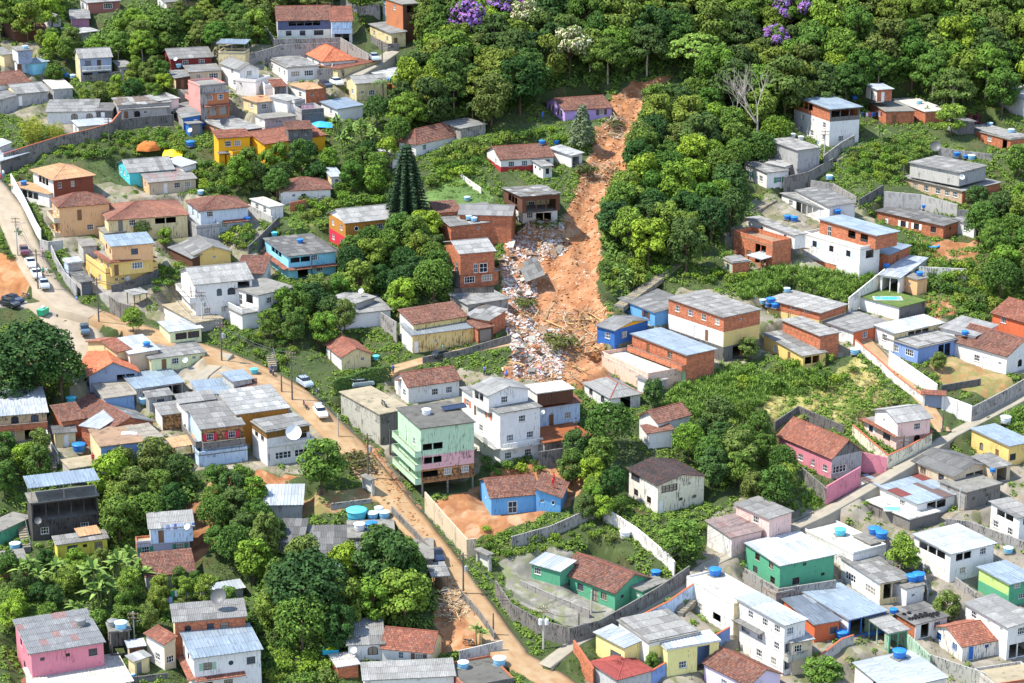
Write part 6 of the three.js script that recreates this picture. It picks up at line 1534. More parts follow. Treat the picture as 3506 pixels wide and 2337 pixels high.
const WALLS = [
[[[-101.74,-62.91,18.06],[-96.63,-66.81,19.17],[-91.41,-70.53,20.24],[-86.37,-73.12,20.99],[-82.24,-75.98,21.81],[-81.05,-81.04,23.26]],2.7,"COd","long stained concrete boundary wall climbing from the left edge","R","boundary_wall"],
[[[-80.53,-78.38,22.49],[-75.86,-79.59,22.84],[-69.97,-80.56,23.12]],2.3,"DG","dark wall right of the long boundary wall","","boundary_wall"],
[[[-55.39,-123.63,35.48],[-52.38,-116.62,33.47],[-45.98,-116.9,33.55],[-37.98,-117.45,33.71],[-31.22,-109.24,31.35]],1.9,"CO","concrete retaining wall round the large villa","","boundary_wall"],
[[[-58.91,-108.17,31.04],[-50.67,-114.03,32.73],[-45.79,-114.58,32.88],[-37.95,-115.13,33.04]],1.8,"CO","lower concrete wall behind the white box house","","boundary_wall"],
[[[-39.14,-136.97,39.31],[-34.53,-132.55,38.04],[-30.03,-134.02,38.46]],2.2,"CO","mossy grey wall at the top behind the villa","","boundary_wall"],
[[[-31.25,-118.85,34.11],[-27.34,-114.97,33],[-24.89,-115.24,33.07]],1.6,"COd","grey wall below the cream slanted house","","boundary_wall"],
[[[-98.93,-55.85,16.03],[-94.9,-47.36,13.59],[-90.56,-37.28,10.7],[-89.19,-34.62,9.94]],2.2,"W","white roadside wall below the peach roofed house","","boundary_wall"],
[[[-88.75,-31.38,9.01],[-87.03,-30.58,8.78],[-84.4,-31.18,8.95]],2.0,"COl","low pale wall beside the peach stucco house","","boundary_wall"],
[[[-86.33,-29.58,8.49],[-84.62,-25.23,7.24],[-82.07,-20,5.74],[-79.34,-16.01,4.6]],1.8,"GR","grey wall along the road in front of the yellow house","","boundary_wall"],
[[[-72.58,-11.16,3.2],[-70.33,-8.95,2.57],[-67.96,-7.86,2.26]],2.3,"COd","stained wall below the small canopy","","boundary_wall"],
[[[-73.08,-16.39,4.7],[-69.27,-18.28,5.25],[-65.29,-22.12,6.35]],1.4,"DG","dark bank wall right of the yellow house","","boundary_wall"],
[[[-49.51,-29.78,8.55],[-47.77,-33.4,9.59],[-44.62,-40.8,11.71]],1.5,"DG","dark retaining wall beside the light blue house","","boundary_wall"],
[[[-37.26,-34.21,9.82],[-33.83,-30.58,8.78],[-30.71,-27.79,7.98]],1.2,"DG","dark wall below the mustard house","","boundary_wall"],
[[[-42.98,-45.44,13.04],[-39.94,-46.71,13.41]],1.8,"BR","short brick wall below the white hipped house","","boundary_wall"],
[[[-39.94,-46.71,13.41],[-36.47,-49.85,14.31]],1.0,"CO","grey wall running up from the short brick wall","","boundary_wall"],
[[[-50.99,-45.44,13.04],[-45.89,-40.59,11.65]],1.5,"COl","white stained retaining wall at the drain","","boundary_wall"],
[[[-23.28,-4.6,1.32],[-20.35,-1.4,0.4]],3.0,"CO","tall grey wall left of the yellow walled house","","boundary_wall"],
[[[-10.58,-15.07,4.33],[-3.26,-15.63,4.49]],1.5,"DG","dark timber fence above the corrugated shed","","timber_fence"],
[[[-10.56,-58.97,16.92],[-8.16,-55.19,15.84],[-6.03,-52.46,15.06]],1.1,"Wm","white dry stone wall across the meadow","","boundary_wall"],
[[[-15.52,6.95,-1.99],[-11.87,5.68,-1.63],[-8.97,4.65,-1.33],[-5.09,2.57,-0.74],[-0.15,-0.05,0.02]],1.5,"COd","rough grey wall along the muddy side street","","boundary_wall"],
[[[-27.88,14.11,-4.05],[-21.5,11.68,-3.35]],1.0,"COl","low pale parapet behind the grey green hatchback","","parapet_wall"],
[[[-18.93,48.31,-13.86],[-14.84,54.62,-15.68],[-12.28,58.88,-16.9]],1.4,"COd","stained parapet wall on the left of the lower road","","boundary_wall"],
[[[-28.65,47.03,-13.5],[-22.17,45.75,-13.13]],1.0,"CO","grey wall in front of the big turquoise tank","","boundary_wall"],
[[[-13.72,47.07,-13.51],[-10.64,52.46,-15.05],[-6.87,58.88,-16.9],[-5.52,58.64,-16.83]],3.0,"BE","tall tan retaining wall beside the lower road","","boundary_wall"],
[[[-0.14,56.76,-16.29],[5.95,54.14,-15.54],[14.36,48.31,-13.86]],2.0,"CO","grey block wall climbing behind the green corner house","","boundary_wall"],
[[[14.32,49.54,-14.22],[19.29,54.86,-15.74],[23.77,61.2,-17.57],[24.7,63.05,-18.09]],2.2,"Wp","curved white block wall beside the derelict house","","boundary_wall"],
[[[-2.48,67.8,-19.46],[-0.13,73.1,-20.98],[4.18,76.76,-22.03],[8.45,78.46,-22.52],[12.79,76.76,-22.03],[16.06,74.18,-21.29],[21.82,69.36,-19.91],[26.84,64.42,-18.49]],2.5,"COd","curved stone wall wrapped round the green corner house","","boundary_wall"],
[[[1.2,65.32,-18.75],[5.74,68.47,-19.65],[11.49,72.14,-20.7]],0.8,"CO","low wall inside the green house yard","","boundary_wall"],
[[[18.31,75.48,-21.66],[23.13,72.01,-20.67],[27.65,67.58,-19.39]],2.0,"LBw","pale blue wall with orange coping above the yellow house","R","boundary_wall"],
[[[8.97,80.57,-23.12],[11.63,86.55,-24.84]],2.0,"BR","brick and render wall below the yellow house","R","boundary_wall"],
[[[19.86,86.95,-24.95],[25.32,82.65,-23.72],[31.82,77.62,-22.28]],2.0,"SB","slate wall with orange coping right of the yellow house","R","boundary_wall"],
[[[-7.59,82.65,-23.72],[-1.38,80.57,-23.12]],2.0,"COl","mossy pale wall beside the lower road","","boundary_wall"],
[[[-7.57,68.92,-19.78],[-4.88,73.32,-21.04],[-2.53,78.46,-22.52]],1.6,"COd","stained wall above the muddy garden","","boundary_wall"],
[[[60.22,1.88,-0.54],[63.18,7.39,-2.12],[65.68,12.78,-3.67],[69.79,19.5,-5.6]],1.7,"Wp","white block wall with red coping beside the sandy lane","R","boundary_wall"],
[[[65.36,7.05,-2.02],[68.99,12.45,-3.57],[72.07,17.06,-4.9]],2.6,"W","tall white wall below the slate blue house","","boundary_wall"],
[[[72.35,19.98,-5.73],[76.87,23.18,-6.65]],2.6,"W","white lower wall at the alley bend","","boundary_wall"],
[[[76.87,23.18,-6.65],[79.47,21.27,-6.1],[83.65,18.04,-5.18],[88.44,13.94,-4]],2.4,"CO","grey block wall along the alley at right","","boundary_wall"],
[[[73.09,14.93,-4.29],[80.21,12.95,-3.72]],1.2,"DG","dark inner wall of the rubble plot","","boundary_wall"],
[[[56.38,27.58,-7.91],[61.02,35.81,-10.28],[64.45,33.56,-9.63],[69.08,29.74,-8.54]],1.9,"CRm","mould streaked wall round the pale pink house","R","boundary_wall"],
[[[56.76,35.06,-10.06],[60.73,36.56,-10.49]],2.0,"PK","short pink wall beside the pink house","","boundary_wall"],
[[[43.69,25.7,-7.38],[48.09,21.27,-6.1],[55.07,26.95,-7.74]],1.4,"DG","dark drainage wall behind the pink house","","boundary_wall"],
[[[49.85,45.6,-13.09],[55.85,40.55,-11.64]],3.0,"PK","deep pink retaining wall below the pink house","","boundary_wall"],
[[[46.56,40.11,-11.51],[49.85,45.6,-13.09]],2.6,"COd","grey retaining wall left of the pink retaining wall","","boundary_wall"],
[[[60.71,-10.98,3.15],[68.56,-20.77,5.96]],2.1,"Wm","streaked white wall climbing beside the tall grass","","boundary_wall"],
[[[75.07,-21.54,6.18],[83.6,-20.77,5.96]],2.1,"Wm","weathered white wall behind the peach cube","","boundary_wall"],
[[[72.44,-48.64,13.96],[79.54,-47.36,13.59],[83.1,-45.22,12.98],[85.84,-43.53,12.49]],2.4,"COl","tall block wall above the brick bungalow","","boundary_wall"],
[[[85.84,-43.53,12.49],[95.38,-42.69,12.25]],1.4,"CO","grey wall right of the tall block wall","","boundary_wall"],
[[[53.59,-54.97,15.78],[58.7,-57.18,16.41],[64.24,-62.58,17.96]],2.0,"COd","dark wall beside the upper stairs","","boundary_wall"],
[[[58.89,-54.97,15.78],[63.14,-53.64,15.4],[67.07,-48.43,13.9]],1.4,"CO","terrace wall of the ruined concrete garden","","boundary_wall"],
[[[67.28,-46.71,13.41],[72.85,-52.33,15.02]],1.8,"DG","dark sloping wall right of the ruined garden","","boundary_wall"],
[[[86.43,-68.2,19.57],[96.56,-65.43,18.78]],1.4,"CO","grey wall below the small brick house with striped tanks","","boundary_wall"],
[[[62.54,-63.37,18.19],[66.83,-68.9,19.77],[69.69,-71.71,20.58]],2.3,"CO","stained concrete wall beside the tall brick house gate","","boundary_wall"],
[[[-77.68,26.17,-7.51],[-75.88,31.12,-8.93],[-73.84,34.91,-10.02]],1.6,"COl","pale stair wall beside the steep stairs","","boundary_wall"],
[[[57.52,79.73,-22.88],[60.06,84.3,-24.19]],2.4,"GNp","greenish stained wall below the tyre roof","","boundary_wall"],
[[[60.19,83.48,-23.96],[67.39,87.35,-25.07]],2.0,"COg","long stained wall below the blue window cottage","","boundary_wall"],
[[[66.87,65.78,-18.88],[69.33,69.36,-19.91]],1.6,"CO","grey wall beside the lime green house","","boundary_wall"],
[[[67.69,51.97,-14.92],[71.23,52.7,-15.12],[80.41,58.64,-16.83]],1.8,"CO","long grey wall behind the open veranda house","","boundary_wall"],
[[[-54.56,86.95,-24.95],[-49.17,86.02,-24.69]],1.0,"DG","dark yard wall beside the paddling pool","","boundary_wall"],
[[[4.39,36.56,-10.49],[9.31,35.36,-10.15]],3.0,"COd","mud stained wall under the mud covered terrace","","boundary_wall"],
[[[35.34,63.27,-18.16],[37.63,65.78,-18.88],[40.06,68.02,-19.52],[48.82,66,-18.94]],1.3,"CO","low stained wall in front of the green two storey house","","boundary_wall"],
[[[-91.93,-99.28,28.49],[-87.69,-100.48,28.84],[-83.42,-101.69,29.18]],1.7,"COd","dark base wall below the cream balcony house","","boundary_wall"],
[[[57.42,59.58,-17.1],[62.39,62.36,-17.9],[62.2,69.14,-19.84]],1.5,"CO","yard wall right of the glazed white house","","boundary_wall"],
[[[43.34,84.1,-24.14],[48,79.52,-22.82],[49.82,78.68,-22.58]],1.5,"COl","curved white wall below the orange red house","R","boundary_wall"],
[[[-62.1,-7.5,2.15],[-59.33,-4.6,1.32],[-56.08,-2.46,0.71]],1.6,"Wm","white ramp wall below the tall grey house","","boundary_wall"],
[[[-41.88,-101.79,29.21],[-38.79,-102.32,29.36],[-38.88,-107.09,30.74]],2.0,"CO","yard wall below the orange roofed house","","boundary_wall"],
[[[53.5,-32.79,9.41],[48.73,-28.39,8.15]],1.2,"CO","short stained wall left of the three tier brick house","","boundary_wall"],
];
const STAIRS = [
[[19.23,3.29,-11.46],[31.79,7.9,-27.52],2.2,"long concrete stairway rising past the blue house"],
[[42.22,11.77,-41.01],[50.95,14.33,-49.94],2.2,"upper flight of the long concrete stairway by the trees"],
[[65.07,18.84,-65.66],[70.95,20.58,-71.71],1.8,"broad concrete steps right of the layered grey roofs"],
[[-74.52,-10.54,36.71],[-77.93,-7.35,25.61],1.4,"steep dark stairs between stair walls at left"],
[[-74.93,-16.32,56.88],[-77.14,-14.42,50.23],1.3,"steep stairs beside the green terrace wall"],
[[-41.35,-2.22,7.73],[-42.45,-0.94,3.27],1.3,"small garden steps above the motorcycle rider"],
[[24.87,-20.67,72.01],[26.97,-19.78,68.92],1.3,"white steps below the cream split level house"],
];
const DISHES = [
[-72.74,32.02,-105.27,0.45,"small satellite dish on the dark red house"],
[-65.95,22.27,-75.4,0.5,"satellite dish beside the blue garage doors"],
[-58.77,23.66,-74.26,1.1,"large mesh dish beside the black parapet house"],
[-35.49,-6.19,34.87,1.3,"big white satellite dish on the balcony of the banded house"],
[-56.64,-1.78,7.18,0.5,"satellite dish on the pale lime house"],
[-73.25,-13.12,55.29,0.55,"satellite dish on the black stained building"],
[-49.64,-12.68,58.8,0.5,"satellite dish beside the washing on the rooftop hut"],
[60.87,22.57,-60.38,0.5,"satellite dish on the layered grey roofs"],
[85.85,19.79,-68.84,1.1,"large dark mesh dish behind the concrete block house"],
[87.47,18.16,-49.27,0.55,"satellite dish on the concrete block house"],
[-22.81,-22.37,82.91,0.5,"white satellite dish beside the bottom cottage"],
[5.16,-4.62,27.52,0.45,"satellite dish on the blue and white house"],
[-48.45,16.23,-57.47,0.5,"satellite dish on the white hipped house"],
[-27.13,5.73,-10.7,0.5,"satellite dish on the low pale roofs among trees"],
[-91.79,13.65,-47.56,0.5,"satellite dish below the peach roofed house"],
[-42.62,-16.73,77.72,1.2,"black mesh dish on the grey roof at bottom left"],
];
const MISC = [
["pool",67.92,4.64,-12.39,"small turquoise swimming pool on the white walled lawn",5.2,2.4,"#5cc6cf"],
["pool",59.95,-12.96,48.44,"sky blue plunge pool on the white terrace",3,2,"#6cc8ea"],
["tub",-26.29,-23.05,80.04,"square paddling pool full of green water",2.3,"#8fae1a"],
["round",-54.95,-24.44,84.86,"round blue paddling pool in the tiled yard",1.1,"#9fd8e8"],
["round",79.35,9.32,-32.47,"turquoise paddling pool in the earth yard",1.2,"#4fc4c8"],
["dumpster",-83.98,2.81,-7.76,"green wheeled rubbish container on the dirt square"],
["line",-51.08,-13.1,58.66,"washing line with white and blue laundry on the roof terrace",5,"#dfe6f2,#8fa8d8,#e8e8ee,#6f86c0,#d8dff0"],
["line",-52.51,-20.31,70.78,"washing line with pink and lilac clothes behind the grey roof",4,"#d86ab0,#b8a0d8,#9fb8d8,#e0c0d8"],
["line",-48.92,-19.77,68.88,"washing line with green white and blue clothes",4.5,"#2fa06a,#e8e8e8,#d8c84a,#2f8fa0,#c8d0e8"],
["line",-42.24,25.62,-80.98,"washing line with pink sheets on the dark terrace",3,"#e0a8b0,#e8b8c0"],
["line",74.75,23.74,-82.79,"washing line along the brick wall of the upper right house",5,"#304878,#1c1c24,#d0d8e8,#c04a50,#3a66c0"],
["tarp",-39.56,22.98,-80.05,"bright blue tarpaulin over rubble right of the yellow house",5,3,"#2f9fe0"],
["tarp",-68.64,19.4,-68.46,"bright yellow tarpaulin left of the yellow house",4,4,"#f2d81c"],
["tarp",-62.36,-5.55,33.09,"silver sheet lying on the slate blue house roof",2.6,1.4,"#b8c4d4"],
["soilheap",-73.84,20.11,-70.06,"mound of bright orange soil above the turquoise house",2.4],
["roofpanel",3.56,6.35,-22.12,"collapsed grey roof section tilted on the rubble"],
["gateway",-4.29,-17.61,60.69,"white flat gate canopy beside the lower road",3.4],
["gateway",-22.95,-12.03,42.84,"flat concrete gate canopy beside the muddy road",3.0],
["tilegate",70.94,-5.47,19.87,"grey gate with small red tiled canopy at the sandy lane"],
["tyres",59.94,-19.65,75.44,"old tyres lying on the grey roof"],
["solar",-9.42,-1.08,34.13,"dark solar panel on the green apartment building roof"],
["hedge",-46.71,0.65,-2.1,"tall clipped dark hedge beside the concrete terrace",[[-30.24,15.33],[-27.86,14.47],[-24.51,12.95],[-20.83,11.61]]],
];
const SCRUB = [
["tall",3.0,[[41.3,-21.1],[50.6,-25.7],[58.4,-23.4],[67,-21.1],[62,-13.7],[53.4,-15.2],[41.4,-13.7]]],
["tall",3.0,[[27.2,12.4],[35.8,7.1],[43.9,9.8],[46.3,15],[38.2,22.5],[30.2,22.5],[26.9,17.5]]],
["tall",2.5,[[40.4,15],[50,1.7],[54.9,5.8],[47.7,16.2]]],
["tall",2.5,[[73.6,-33.4],[78.6,-33.4],[80.3,-24.1],[74.3,-27.2]]],
["tall",2.0,[[46.5,40.4],[50.1,44.9],[46.2,49.3],[40.4,44.9]]],
["tall",2.0,[[82,22.5],[86.3,20],[84.9,27.4],[81.3,26.2]]],
["dry",3.0,[[42.4,16.9],[50.8,15],[59.9,5.1],[62.8,11.1],[64.8,18.1],[58.3,28],[51.4,22.5],[44.3,27.4]]],
["vine",2.2,[[67,-72.6],[84.8,-78.2],[84.2,-63.6],[77.7,-54.8],[66.1,-58.3]]],
["vine",1.6,[[-15.6,-72.6],[10.3,-82],[12.7,-69],[-4.9,-65.4],[-7.4,-58.3],[-16.8,-54.8]]],
["vine",1.6,[[-42.6,-54.8],[-26.6,-61.8],[-18.6,-56.6],[-23.4,-48.1],[-35,-44.7],[-42.8,-36.6]]],
["vine",1.6,[[15.8,-28.7],[32.5,-34.2],[34.6,-28.7],[23.3,-15.2],[17,-16.7]]],
["vine",1.4,[[-78.9,57.9],[-58.1,57.9],[-46.7,63],[-40.7,64],[-39.5,69],[-52.5,73.9],[-59.8,76.8],[-75.3,75.9]]],
["vine",1.4,[[-40,71],[-24.7,76.8],[-23.4,86.8],[-35.8,86.8]]],
["vine",1.5,[[74,-30.3],[96.7,-33.4],[91.4,-6.6],[75.3,-8]]],
["wood",0,[[-25.9,-170.7],[44.5,-144.4],[40.7,-116.9],[36.2,-105.5],[27.5,-100],[20.9,-98.7],[5.9,-96.6],[0.4,-87.8],[-19.4,-78.2],[-24.8,-78.2],[-26,-103.8],[-20.7,-114.3]]],
["wood",0,[[42.5,-144.4],[127.8,-144.4],[117.3,-91.7],[102.8,-92.7],[89.9,-92.7],[77.7,-98.5],[66.8,-92.7],[57.3,-89.7],[47.7,-95.7],[35.9,-99.9],[40.7,-116.9]]],
["wood",0,[[30.1,-97.1],[47.8,-97.8],[57.5,-91.7],[57.1,-70.8],[46.5,-61.8],[44.7,-51.4],[50,-44.7],[40.2,-38.2],[33.8,-28.7],[26.3,-27.2],[18.2,-27.2],[17.2,-41.5],[18.8,-53.1],[22.9,-60.1],[23.5,-72.6],[27.7,-85.8]]],
["wood",0,[[-89.5,-131.9],[-77.9,-141.2],[-55.8,-141.2],[-53.6,-117.5],[-74.8,-117.5],[-84.9,-107.9],[-95.5,-114.3]]],
["wood",0,[[-31.9,-35],[-18.1,-43.1],[-11.3,-39.8],[-11.6,-15.2],[-21.6,-9.4],[-31.6,-18.1]]],
["wood",0,[[-38.6,57.9],[-25.4,55.7],[-12.3,64],[-11.9,74.9],[-30.8,79.6],[-37.6,74.9]]],
["wood",0,[[-67.8,36.9],[-60.5,31],[-52.2,34.6],[-50.6,48.2],[-57.3,53.6],[-64.5,53.6]]],
];
// ---- ground
indexPads();
const inPoly = (p, x, z) => { let c = false; for (let i = 0, j = p.length - 1; i < p.length; j = i++) if ((p[i][1] > z) !== (p[j][1] > z) && x < (p[j][0] - p[i][0]) * (z - p[i][1]) / (p[j][1] - p[i][1]) + p[i][0]) c = !c; return c; };
function Gnd(x, z) {                                                  // the landslide has scoured a shallow, furrowed gully
  const h = Hgt(x, z), P = DEBRIS.slide; if (!inPoly(P, x, z)) return h;
  let d = 1e9; for (let i = 0, j = P.length - 1; i < P.length; j = i++) { const dx = P[i][0] - P[j][0], dz = P[i][1] - P[j][1], t = Math.min(1, Math.max(0, ((x - P[j][0]) * dx + (z - P[j][1]) * dz) / (dx * dx + dz * dz))); d = Math.min(d, Math.hypot(x - P[j][0] - t * dx, z - P[j][1] - t * dz)); }
  return h - 1.3 * sstep(0, 2.6, d) + sstep(0.5, 3, d) * ((fbm(x * 0.45, z * 0.12, 4) - 0.5) * 2.2 + (fbm(x * 1.1, z * 0.5, 3) - 0.5) * 0.7);
}
function axis(lo, hi, step, far) { const a = []; for (let v = lo; v <= hi + 1e-6; v += step) a.push(v); const l = [], r = []; let s = step, v = lo; while (v > -far) { s *= 1.35; v -= s; l.unshift(v); } s = step; v = hi; while (v < far) { s *= 1.35; v += s; r.push(v); } return [...l, ...a, ...r]; }
const GX0 = -150, GZ0 = -200, GS = 310;
{
  const CS = 2048, cv = document.createElement('canvas'); cv.width = cv.height = CS; const g = cv.getContext('2d'), K = CS / GS;
  g.fillStyle = '#485729'; g.fillRect(0, 0, CS, CS);
  const blotch = (n, cols, r0, r1, al, test) => { for (let i = 0; i < n; i++) { const x = rnd() * CS, y = rnd() * CS; if (test && !test(x / K + GX0, y / K + GZ0)) continue; g.globalAlpha = al * rr(0.5, 1); g.fillStyle = pick(cols); g.beginPath(); g.ellipse(x, y, rr(r0, r1) * K, rr(r0, r1) * K, rnd() * 3, 0, 7); g.fill(); } g.globalAlpha = 1; };
  blotch(9000, ['#3a4a20', '#55692f', '#5f7534', '#475a28', '#74804a', '#5a4a2a', '#6b5a38', '#626f3a'], 0.4, 2.2, 0.5);
  blotch(60000, ['#37461e', '#60763a', '#6f8444', '#435422', '#7d8650', '#6a5a3c'], 0.1, 0.35, 0.55);
  for (const [col, cols, pts, soft] of ZONES) {
    const q = [];
    for (let i = 0; i < pts.length; i++) { const a = pts[i], b = pts[(i + 1) % pts.length], L = Math.hypot(b[0] - a[0], b[1] - a[1]), n = Math.max(1, Math.round(L / 0.8)); for (let k = 0; k < n; k++) { const t = k / n, x = a[0] + (b[0] - a[0]) * t, z = a[1] + (b[1] - a[1]) * t; q.push([x + soft * (fbm(x * 0.5, z * 0.5) - 0.5) * 3, z + soft * (fbm(x * 0.5 + 40, z * 0.5) - 0.5) * 3]); } }
    g.save(); g.beginPath(); q.forEach(([x, z], i) => g[i ? 'lineTo' : 'moveTo']((x - GX0) * K, (z - GZ0) * K)); g.closePath(); g.fillStyle = col; g.fill(); g.clip();
    const xs = q.map((p) => p[0]), zs = q.map((p) => p[1]), x0 = Math.min(...xs), x1 = Math.max(...xs), z0 = Math.min(...zs), z1 = Math.max(...zs), n = Math.min(16000, (x1 - x0) * (z1 - z0) * 9);
    for (let i = 0; i < n; i++) { g.globalAlpha = rr(0.15, 0.6); g.fillStyle = pick(cols); g.beginPath(); const r = i % 5 ? rr(0.06, 0.3) : rr(0.4, 1.6); g.ellipse((rr(x0, x1) - GX0) * K, (rr(z0, z1) - GZ0) * K, r * K, r * K * rr(0.3, 1), rnd() * 3, 0, 7); g.fill(); }
    g.restore(); g.globalAlpha = 1;
  }
  const ct = new THREE.CanvasTexture(cv); ct.colorSpace = THREE.SRGBColorSpace; ct.flipY = false; ct.wrapS = ct.wrapT = THREE.MirroredRepeatWrapping; ct.magFilter = THREE.LinearFilter;
  const bt = TX.soilb.clone(); bt.repeat.set(60, 60); bt.needsUpdate = true;
  const ax = axis(-140, 140, 0.7, 700), az = axis(-175, 98, 0.7, 700), nx = ax.length, nz = az.length, pos = new Float32Array(nx * nz * 3), uv = new Float32Array(nx * nz * 2), idx = new Uint32Array((nx - 1) * (nz - 1) * 6);
  for (let j = 0, o = 0; j < nz; j++) for (let i = 0; i < nx; i++, o++) {
    const x = ax[i], z = az[j]; pos[o * 3] = x; pos[o * 3 + 2] = z;
    let y = Gnd(x, z); if (Math.abs(y - T(x, z)) < 0.05) y += (fbm(x * 0.35, z * 0.35, 3) - 0.5) * 0.7; 
    pos[o * 3 + 1] = y; uv[o * 2] = (x - GX0) / GS; uv[o * 2 + 1] = (z - GZ0) / GS;
  }
  let k = 0; for (let j = 0; j + 1 < nz; j++) for (let i = 0; i + 1 < nx; i++) { const a = j * nx + i; idx[k++] = a; idx[k++] = a + nx; idx[k++] = a + 1; idx[k++] = a + 1; idx[k++] = a + nx; idx[k++] = a + nx + 1; }
  const geo = new THREE.BufferGeometry(); geo.setAttribute('position', new THREE.BufferAttribute(pos, 3)); geo.setAttribute('uv', new THREE.BufferAttribute(uv, 2)); geo.setIndex(new THREE.BufferAttribute(idx, 1)); geo.computeVertexNormals();
  const m = new THREE.Mesh(geo, std({ map: ct, color: new THREE.Color(0.64, 0.64, 0.64), roughness: 1, bumpMap: bt, bumpScale: 0.12 })); m.receiveShadow = m.castShadow = true; tag(m, 'hillside_ground', 'grassy hillside with bare orange earth', 'ground', null, 'structure');
}
for (const rd of ROADS) {
  const pts = []; for (let i = 0; i + 1 < rd.p.length; i++) { const a = rd.p[i], b = rd.p[i + 1], L = Math.hypot(b[0] - a[0], b[1] - a[1]), n = Math.max(1, Math.round(L / 1.2)); for (let k = 0; k < n; k++) pts.push(a.map((v, c) => v + (b[c] - v) * k / n)); } pts.push(rd.p.at(-1));
  const pos = [], uv = [], idx = []; let s = 0;
  pts.forEach((p, i) => { const a = pts[Math.max(0, i - 1)], b = pts[Math.min(pts.length - 1, i + 1)], L = Math.hypot(b[0] - a[0], b[1] - a[1]) || 1, nx = -(b[1] - a[1]) / L, nz = (b[0] - a[0]) / L; if (i) s += Math.hypot(p[0] - pts[i - 1][0], p[1] - pts[i - 1][1]);
    for (let k = 0; k <= 6; k++) { const o = (k / 6 - 0.5) * rd.w * (1 + (k % 6 ? 0 : 0.12 * (fbm(s * 0.3, k) - 0.5))); pos.push(p[0] + nx * o, p[2] + 0.07 + 0.03 * Math.cos((k / 6 - 0.5) * 3), p[1] + nz * o); uv.push(o / 8, s / 8); }
    for (const k of [0, 6]) { const o = (k / 6 - 0.5) * (rd.w + 0.5); pos.push(p[0] + nx * o, p[2] - 2.2, p[1] + nz * o); uv.push(o / 8, s / 8); }
    if (i) { for (let k = 0; k < 6; k++) { const q = i * 9 + k; idx.push(q - 9, q, q - 8, q - 8, q, q + 1); } const q = i * 9; idx.push(q + 7, q, q - 9, q + 7, q - 9, q - 2, q + 6, q + 8, q - 3, q + 8, q - 1, q - 3); } });
  const g = new THREE.BufferGeometry(); g.setAttribute('position', new THREE.Float32BufferAttribute(pos, 3)); g.setAttribute('uv', new THREE.Float32BufferAttribute(uv, 2)); g.setIndex(idx); g.computeVertexNormals();
  if (g.attributes.normal.getY(0) < 0) { for (let i = 0; i < idx.length; i += 3) [idx[i], idx[i + 1]] = [idx[i + 1], idx[i]]; g.setIndex(idx); g.computeVertexNormals(); }
  const t = M('tr' + rd.m, () => { const A = new THREE.Color(rd.m === 'clay' ? '#c2a47c' : rd.m === 'sand' ? '#bfae94' : rd.m === 'asph' ? '#a09a92' : '#b3a892'), B = new THREE.Color(rd.m === 'clay' ? '#a87c4c' : rd.m === 'sand' ? '#a6957c' : rd.m === 'asph' ? '#a89c88' : '#958f80'); const q = tex(512, 512, (u, v) => { const n = wrapN(u, v, 6, 5), lane = 0.5 + 0.5 * Math.cos(u * 6.28 * 4), w = wrapN(u, v * 0.3, 20, 3), f = Math.min(1, Math.max(0, (n - 0.35) * 1.8 + 0.35 * (w - 0.5) + 0.15 * lane)), c = A.clone().lerp(B, f).convertLinearToSRGB(); return [c.r * 255, c.g * 255, c.b * 255]; }); return q; });
  const m = new THREE.Mesh(g, M('mr' + rd.m, () => std({ map: t, color: new THREE.Color(0.68, 0.68, 0.68), roughness: 0.95, bumpMap: TX.soilb, bumpScale: 0.05 }))); m.receiveShadow = true; tag(m, rd.n, rd.l, 'road', null, 'structure');
}

// ---- window and door kit
const KIT = {};
function kit(k, f) { return KIT[k] ??= f(); }
const winFrame = (nx, ny) => kit('wf' + nx + ny, () => { const g = [box(1, 0.06, 0.14, 0, 0.03, 0), box(1, 0.06, 0.14, 0, 0.97, 0), box(0.06, 0.88, 0.14, -0.47, 0.5, 0), box(0.06, 0.88, 0.14, 0.47, 0.5, 0)]; for (let i = 1; i < nx; i++) g.push(box(0.035, 0.88, 0.08, i / nx - 0.5, 0.5, 0)); for (let i = 1; i < ny; i++) g.push(box(0.88, 0.03, 0.07, 0, i / ny, 0)); return merge(g); });
const paneGeo = kit('pane', () => box(0.9, 0.9, 0.02, 0, 0.5, -0.03));
const doorGeo = kit('door', () => merge([box(0.96, 0.98, 0.06, 0, 0.49, -0.02), box(0.34, 0.36, 0.02, -0.22, 0.26, 0.02), box(0.34, 0.36, 0.02, 0.22, 0.26, 0.02), box(0.34, 0.36, 0.02, -0.22, 0.7, 0.02), box(0.34, 0.36, 0.02, 0.22, 0.7, 0.02)]));
const knobGeo = kit('knob', () => { const g = ni(new THREE.SphereGeometry(0.05, 6, 4)); g.translate(0.38, 0.48, 0.05); return g; });
const gateGeo = kit('gate', () => { const g = [box(0.98, 0.98, 0.04, 0, 0.49, -0.03)]; for (let i = 0; i < 9; i++) g.push(box(0.06, 0.94, 0.03, -0.44 + i * 0.11, 0.49, 0.005)); return merge(g); });
const shutGeo = kit('shut', () => { const g = [box(0.05, 1, 0.05, -0.475, 0.5, 0), box(0.05, 1, 0.05, 0.475, 0.5, 0)]; for (let i = 0; i < 8; i++) { const b = box(0.9, 0.1, 0.03, 0, 0, 0); b.rotateX(-0.4); b.translate(0, 0.06 + i * 0.126, 0); g.push(b); } return merge(g); });
const archShape = (w, h) => { const s = new THREE.Shape(); s.moveTo(-w / 2, 0); s.lineTo(w / 2, 0); s.lineTo(w / 2, h - w / 2 * 0.7); for (let i = 1; i < 8; i++) { const a = Math.PI * i / 8; s.lineTo(Math.cos(a) * w / 2, h - w / 2 * 0.7 + Math.sin(a) * w / 2 * 0.7); } s.lineTo(-w / 2, h - w / 2 * 0.7); return s; };
